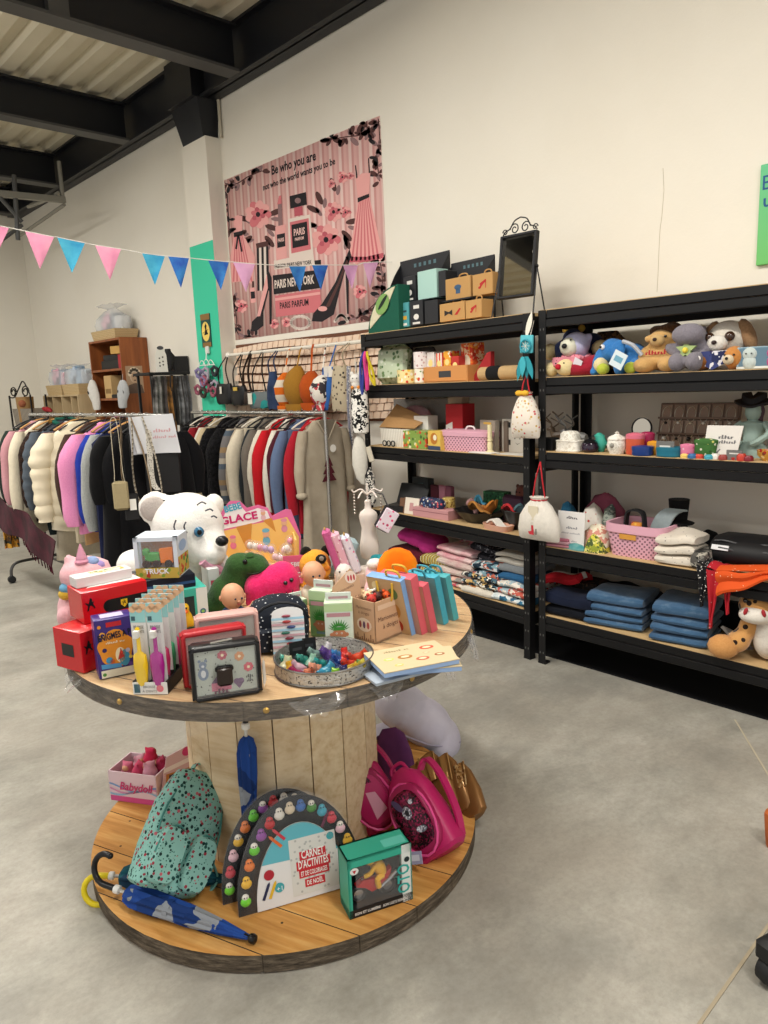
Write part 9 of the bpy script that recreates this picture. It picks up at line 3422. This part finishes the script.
# ---- half round activity sets
def activity(label,x0,x1,yb0,yb1,ytop,dy,full):
 A,C=onz(x0,yb0,LZ),onz(x1,yb1,LZ)
 d=C-A
 W_=d.length
 rz=math.atan2(d.y,d.x)
 mid=(A+C)/2
 nn=V((math.sin(rz),-math.cos(rz),0))
 hh=hit((x0+x1)/2+4,ytop,nn,mid).z-LZ
 q=mid-nn*dy
 t=thing('activity_set',label,'activity set',q,rz,None,(Rd(-9),0,rz))
 R1,R2=W_/2,hh
 b=B()
 b.prism([(-R1,0),(R1,0)]+[(x,z)for x,z in arc(0,.01,R1,0,180,28,R2-.01)],.004,mt('#15171d',.4),frame((0,.018,0),(1,0,0),(0,0,1)))
 b.build('backing',t)
 b=B()
 k=.72
 T_=frame((0,.012,0),(1,0,0),(0,0,1))
 b.prism([(-R1*k,.004),(R1*k,.004)]+arc(0,.008,R1*k,0,180,24,R2*k),.004,mt('#dcdcdc',.5),T_)
 if full:
  T2=front(.0078)
  b.flat([(R1*k*math.cos(Rd(a)),.008+R2*k*math.sin(Rd(a)))for a in range(32,149,6)]+[(-R1*.2,R2*.42),(R1*.42,R2*.40)],mt('#5fb0bf',.5),1,T2)
  b.rect(-R1*.16,R2*.06,R1*.58,R2*.60,mt('#d3d3ce',.6),2,T2)
  RD2=mt('#c22a35',.5)
  rg=random.Random(6)
  for _ in range(60):
   b.disc(rg.uniform(-R1*.14,R1*.56),rg.uniform(R2*.08,R2*.58),.0035,mt('#aeb0ae'),3,T2,seg=6)
  for st,z_,wd,hz in(("CARNET",.40,.36,.05),("D'ACTIVITÉS",.31,.48,.05),("ET DE COLORIAGES",.235,.42,.03),("DE NOËL",.14,.26,.03)):
   b.rect(R1*(.2-wd/2-.03),R2*(z_-.018),R1*(.2+wd/2+.03),R2*(z_+hz/R2*.13+.045),RD2,4,T2)
   b.text(st,R1*.2,R2*z_,hz*.62,mt('#eeeae6',.5),6,T2,R1*wd,bold=.02)
  b.text('+1',-R1*.36,R2*.16,.018,mt('#e8f2f2'),6,T2)
  b.disc(-R1*.36,R2*.19,R1*.075,mt('#3f9fa8',.5),4,T2)
  b.disc(R1*.5,R2*.55,R1*.06,mt('#3f9fa8',.5),4,T2)
  b.disc(-R1*.5,R2*.33,R1*.08,mt('#a82434',.4),4,T2)
  for x,z,a,c_ in((-.56,.12,1.15,'#20264a'),(-.46,.12,1.15,'#d8b02c'),(-.36,.56,2.3,'#d8672c'),(-.3,.62,2.3,'#c43a4a'),(.45,.66,1.1,'#6a2a4a')):
   L_,w_=R1*.14,R1*.022
   M=T2@Matrix.Translation((R1*x,R2*z+.02,0))@Matrix.Rotation(a,4,'Z')
   b.flat([(-L_,-w_),(L_*.7,-w_),(L_,0),(L_*.7,w_),(-L_,w_)],mt(c_,.5),5,M)
 b.build('card',t,None)
 rg=random.Random(x0)
 cols=('#5fbf2c','#3f9fb8','#b8242c','#e0b8c4','#d8c8b0','#d8742c','#4a8a3c','#8a4a9a','#c43a4a','#dcd8d0','#e0b02c','#3a6ab0')
 for ring,(rr_,nn_)in enumerate(((.89,16),)):
  for i in range(nn_):
   a=Rd(7+166*i/(nn_-1))
   x,z=R1*rr_*math.cos(a),.012+(R2-.012)*rr_*math.sin(a)
   b=B()
   m_=mt(cols[(i*5+x0)%12],.4)if i<nn_-1 else mt('#6fd02c',.4)
   b.ell((x,.006,z),(R1*.082,.008,R1*.075),m_,seg=10)
   b.ell((x,.006,z+R1*.07),(R1*.055,.007,R1*.05),m_ if i%3 else mt('#e2ded4',.4),seg=10)
   b.ell((x-R1*.018,.0,z+R1*.075),R1*.011,mt('#15151a',.3),seg=6)
   b.ell((x+R1*.018,.0,z+R1*.075),R1*.011,mt('#15151a',.3),seg=6)
   b.build('eraser',t)
 b=B()
 b.sheet(lambda u,v:(R1*1.03*(1-.30*v)*math.cos(PI*u),-.004+.01*(1-math.sin(PI*v)),max(0,.004+R2*1.03*(1-.30*v)*math.sin(PI*u))),30,4,clear('#f0f4f8',.08,.04,.25),.001)
 b.build('blister',t,'clear blister')
activity('front half round activity set with red lettered colouring book',240,366,921,884,803,0,True)
activity('rear half round activity set mostly hidden behind the front one',226,352,917,880,803,.035,False)
# ---- motorcycle toy box
A,C=onz(350,920,LZ),onz(413,899,LZ)
rzm=math.atan2((C-A).y,(C-A).x)
wm_,dm=(C-A).length,.075
hm_=hit(350,861,(math.sin(rzm),-math.cos(rzm),0),A).z-LZ
t=thing('toy_motorcycle_box','teal window box with red toy motorcycle and yellow rider','toy box',(A+C)/2,rzm)
TL2,KB3=mt('#35a58c',.4),mt('#161618',.5)
b=B()
b.box((0,dm-.003,hm_/2),(wm_,.006,hm_),TL2)
b.box((0,dm/2,hm_-.003),(wm_,dm,.006),TL2)
b.box((0,dm/2,.012),(wm_,dm,.024),KB3)
for s_ in(-1,1):
 b.box((s_*(wm_/2-.002),dm/2,hm_/2),(.004,dm,hm_),TL2)
b.box((wm_*.42,.003,hm_/2),(wm_*.16,.006,hm_),mt('#d5dad6',.5))
b.box((0,.002,hm_*.93),(wm_,.004,hm_*.14),TL2)
b.box((-wm_*.47,.003,hm_/2),(wm_*.05,.006,hm_),TL2)
b.box((0,dm-.01,hm_*.55),(wm_*.9,.004,hm_*.7),mt('#1f2a2c',.4))
F_=front(-.0003)
b.text('SON ET LUMIÈRE',-wm_*.22,.007,.011,mt('#dcdcda'),1,front(-.0003),wm_*.40,bold=.02)
b.text('SON LUZ E SONIDO',wm_*.22,.007,.011,mt('#dcdcda'),1,front(-.0003),wm_*.40,bold=.02)
b.text('OTO',wm_*.452,hm_*.42,.05,mt('#2f9f96'),1,F_,hm_*.5,rot=PI/2,bold=.02)
b.disc(wm_*.42,hm_*.74,.008,mt('#1d2a2c'),1,F_)
b.disc(-wm_*.4,hm_*.8,.012,mt('#d8dcd8'),1,F_,.01)
b.flat([(-wm_*.4-.006,hm_*.8+.003),(-wm_*.4+.006,hm_*.8+.003),(-wm_*.4,hm_*.8-.007)],mt('#b8242c'),2,F_)
b.rect(wm_*.1,dm*.15,wm_*.45,dm*.6,mt('#5fbfae'),1,topf(hm_))
b.build('carton',t)
RM,SIL,YR=mt('#b01c22',.3),mt('#a9aaac',.25,.8),mt('#e0a81c',.4)
for x in(-.30,.16):
 b=B()
 b.tube([(wm_*x+.019*math.cos(2*PI*i/16),.03,.046+.019*math.sin(2*PI*i/16))for i in range(16)],.007,KB3,8,True)
 b.lathe([(.004,-.004),(.014,-.003),(.014,.003),(.004,.004)],SIL,seg=12,T=Matrix.Translation((wm_*x,.03,.046))@Matrix.Rotation(PI/2,4,'X'))
 b.build('wheel',t)
b=B()
b.prism([(-wm_*.34,hm_*.42),(-wm_*.22,hm_*.5),(-wm_*.02,hm_*.46),(wm_*.12,hm_*.5),(wm_*.22,hm_*.58),(wm_*.2,hm_*.48),(wm_*.06,hm_*.3),(-wm_*.1,hm_*.26),(-wm_*.2,hm_*.36)],.018,RM,frame((0,.039,0),(1,0,0),(0,0,1)))
b.tube([(-wm_*.30,.03,.046),(-wm_*.22,.03,hm_*.5)],.004,SIL,6)
b.tube([(wm_*.02,.022,.05),(wm_*.2,.022,.07),(wm_*.3,.022,.085)],.006,SIL,8)
b.build('motorcycle',t,'red motorcycle body')
b=B()
b.tube(spline([(wm_*.08,.03,hm_*.5),(wm_*.04,.03,hm_*.62),(-wm_*.04,.03,hm_*.72)],4),[.014,.015,.016,.017,.018,.018,.018,.017,.014],YR,10)
b.tube(spline([(-wm_*.04,.02,hm_*.7),(-wm_*.12,.018,hm_*.6),(-wm_*.2,.024,hm_*.55)],4),.006,YR,8)
b.tube(spline([(wm_*.08,.02,hm_*.5),(-wm_*.02,.014,hm_*.48),(wm_*.0,.016,hm_*.34)],4),.008,YR,8)
b.ell((-wm_*.1,.03,hm_*.8),(.016,.015,.016),YR,seg=12)
b.ell((-wm_*.15,.03,hm_*.81),(.011,.013,.009),mt('#8a2a1c',.3),seg=10)
b.build('rider',t,'yellow rider figure')
b=B()
b.box((-wm_*.02,.001,hm_*.5),(wm_*.72,.0012,hm_*.7),clear('#ffffff',.04,.1))
b.build('window',t,'clear window')
# ---- pink backpacks
HPK,HPD=mt('#b01c5c',.45),mt('#96174c',.45)
SEQ=sequins(('#5a0f2c','#7a1238','#3f0a20','#8f1c48','#1d1016'),200)
def pinkpack(label,xb,yb,H_,W_,tilt,roll,spin,bow):
 c=onz(xb,yb,LZ)
 rz=math.atan2(-c.x,c.y)+spin
 sr=abs(math.sin(Rd(roll)))*W_*.42
 c=c+V((math.cos(rz)*W_*.3,math.sin(rz)*W_*.3,sr))
 t=thing('sequin_backpack',label,'backpack',c,0,None,(Rd(tilt),Rd(roll),rz))
 b=B()
 b.loft([bag_loop(W_*a,.10*d_,z*H_,28,.55,.06)for z,a,d_ in((.005,.82,.8),(.04,.98,1),(.35,1.02,1.08),(.7,.95,.95),(.9,.72,.7),(1,.3,.3))],HPK)
 b.jitter(12,.008)
 b.build('body',t)
 b=B()
 b.loft([[(W_*.40*k*math.copysign(abs(math.cos(2*PI*i/24))**.65,math.cos(2*PI*i/24)),y,H_*.44+H_*.36*k*math.copysign(abs(math.sin(2*PI*i/24))**.7,math.sin(2*PI*i/24)))for i in range(24)]for k,y in((1.06,.02),(1.06,-.004),(.94,-.012))],HPD)
 b.build('front_panel',t)
 b=B()
 b.loft([[(W_*.34*k*math.copysign(abs(math.cos(2*PI*i/24))**.65,math.cos(2*PI*i/24)),y,H_*.44+H_*.31*k*math.copysign(abs(math.sin(2*PI*i/24))**.7,math.sin(2*PI*i/24)))for i in range(24)]for k,y in((1,-.01),(1,-.015),(.9,-.018))],SEQ if not bow else HPK)
 b.build('sequin_patch',t,'dark red sequin patch' if not bow else None)
 b=B()
 SV,F_=sequins(('#c9c6d0','#8a8694','#e0dde4','#6a6674'),200),front(-.0185)
 if not bow:
  b.disc(-W_*.02,H_*.52,W_*.1,SV,2,F_,H_*.07)
  b.disc(-W_*.02,H_*.52,W_*.045,mt('#17131a',.3),3,F_,H_*.035)
  b.disc(W_*.1,H_*.30,W_*.12,SV,2,F_,H_*.035,-.3)
  b.disc(-W_*.14,H_*.64,W_*.06,mt('#4a3a5a',.3),2,F_,H_*.09,.4)
  b.disc(W_*.16,H_*.60,W_*.05,SV,2,F_,H_*.03,.6)
 else:
  b.flat([(-W_*.1,H_*.2),(W_*.2,H_*.25),(W_*.16,H_*.5),(-W_*.02,H_*.55)],mt('#d89ab0',.6),2,F_)
  b.flat([(-W_*.2,H_*.7),(W_*.2,H_*.62),(W_*.16,H_*.75),(-W_*.12,H_*.8)],SEQ,2,F_)
 b.build('motif',t)
 for s_ in(-1,1):
  b=B()
  b.ribbon(spline([(s_*W_*.3,.10,H_*.9),(s_*W_*.5,.12,H_*.98),(s_*W_*.68,.09,H_*.7),(s_*W_*.62,.08,H_*.3),(s_*W_*.42,.09,H_*.06)],5),.028,.008,HPK,side=(.2,1,0))
  b.build('strap',t)
 b=B()
 b.tube(spline([(-.03,.06,H_*.97),(-.02,.06,H_*1.07),(.02,.06,H_*1.07),(.03,.06,H_*.97)],4),.006,HPK,8)
 b.tube([(W_*.43*math.cos(Rd(a)),-.008+.006*math.sin(Rd(a)),H_*.44+H_*.40*math.sin(Rd(a)))for a in range(0,360,20)],.004,mt('#d8488a',.4),6,True)
 b.build('handle',t)
 if not bow:
  b=B()
  b.box((-W_*.28,-.034,H_*.10),(.05,.003,.034),mt('#9a94b0',.5),(0,.45,0))
  b.rect(-.018,-.008,.018,.008,mt('#c9c6d4'),1,Matrix.Translation((-W_*.28,-.0358,H_*.10))@Matrix.Rotation(.45,4,'Y')@front())
  b.build('price_tag',t,'lilac price tag')
pinkpack('pink backpack with pale pink bow, left of the dark sequin one',376,840,.25,.15,-18,-28,.2,True)
pinkpack('pink backpack with dark sequin panel on lower disc right side',420,869,.27,.155,-32,-42,-.15,False)
# ---- bronze and purple pouches, pale cushion
BRZ=mt('#8a6238',.35,.45)
for k,(px_,py_,H_,tl,lb)in enumerate(((444,812,.20,-32,'bronze pouch nearest the pink backpacks'),(457,814,.20,-34,'middle bronze pouch on the lower disc'),(469,818,.18,-38,'outermost bronze pouch with crinkled flap'))):
 c=onz(px_,py_,LZ)
 rz=math.atan2(-c.x,c.y)-.35
 t=thing('bronze_pouch',lb,'pouch',c,0,None,(Rd(tl),Rd(-42),rz))
 b=B()
 b.loft([bag_loop(.13*a,.045*d_,z*H_,24,.7,.02)for z,a,d_ in((.0,.7,.8),(.06,.95,1),(.4,1,1.1),(.8,.8,.8),(1,.45,.4))],BRZ)
 b.jitter(16,.006,k)
 b.build('body',t)
 b=B()
 b.sheet(lambda u,v:((u-.5)*.12*(1-.3*v),-.012-.008*math.sin(u*PI)-.004*math.sin(u*20),H_*(.92-.42*v)),12,6,mt('#a07a48',.3,.5)if k<2 else sequins(('#b98f58','#8a6238','#d0b080'),160),.004)
 b.build('flap',t)
c=onz(400,786,LZ)+V((.0,.02,0))
rz=math.atan2(-c.x,c.y)-.3
t=thing('purple_bag','dusty purple bag behind the pink backpacks','bag',c,0,None,(Rd(-20),Rd(-18),rz))
b=B()
PRP=cloth('#6a3a6a','#58305a',15)
b.loft([bag_loop(.13*a,.07*d_,z*.19,24,.7,.04)for z,a,d_ in((.0,.8,.8),(.08,1,1),(.5,1.05,1.1),(.85,.8,.8),(1,.4,.3))],PRP)
b.jitter(12,.012)
b.build('body',t)
b=B()
b.ribbon(spline([(-.04,.03,.17),(-.09,.0,.12),(-.10,-.01,.05),(-.06,-.01,.01)],5),.018,.004,mt('#54264e',.5),side=(0,1,0))
b.build('strap',t)
c=V((1.93,1.93,0))
rz=math.atan2(-c.x,c.y)
t=thing('floor_cushion','large pale lilac folded cushion bulging out behind the spool drum','cushion',c,rz)
LIL=cloth('#c3bfcb','#b4b0bf',8)
blob('cushion',t,LIL,[(LP(425,722),(.125,.15,.085),(0,.55,0)),(LP(402,706,.02),(.13,.15,.085),(0,.45,0)),(LP(441,737),(.085,.14,.075),(0,.7,0)),(LP(446,757),(.055,.13,.05),(0,.2,0)),(LP(418,752,.0),(.12,.14,.045),(0,.22,0)),(LP(395,742,.0),(.12,.14,.05),(0,.25,0)),(LP(425,765,.04),(.12,.12,.05))],.008,5)
b=B()
b.tube(spline([LP(392,731,-.15),LP(410,738,-.155),(LP(430,745,-.14)),LP(450,746,-.11),LP(460,742,-.05)],5),.004,mt('#9a95a8',.8),6)
b.build('seam',t)
# ---- at the right edge of the floor
c=onz(761,991,0)
t=thing('castor_wheel','black castor wheel at the lower right edge of the photo','castor',c+V((.02,0,0)),-.3)
b=B()
b.lathe([(.012,-.02),(.034,-.017),(.037,0),(.034,.017),(.012,.02)],RUB,seg=22,T=Matrix.Translation((.02,0,.037))@Matrix.Rotation(PI/2,4,'X'))
b.build('wheel',t)
b=B()
b.box((.03,0,.088),(.075,.055,.06),RUB,bev=.012)
b.tube([(.05,0,.1),(.05,0,.2)],.012,RUB,10)
b.build('housing',t)
c=onz(771,850,0)
b=B()
b.loft([rring(.05*k,.05*k,z,16,(.02,0),.7)for z,k in((0,.7),(.006,.8),(.06,1),(.11,1.15),(.115,1.1))],mt('#a8582a',.5))
one(b,'wooden_block','orange brown wooden block at the right edge of the floor','block',c,0)
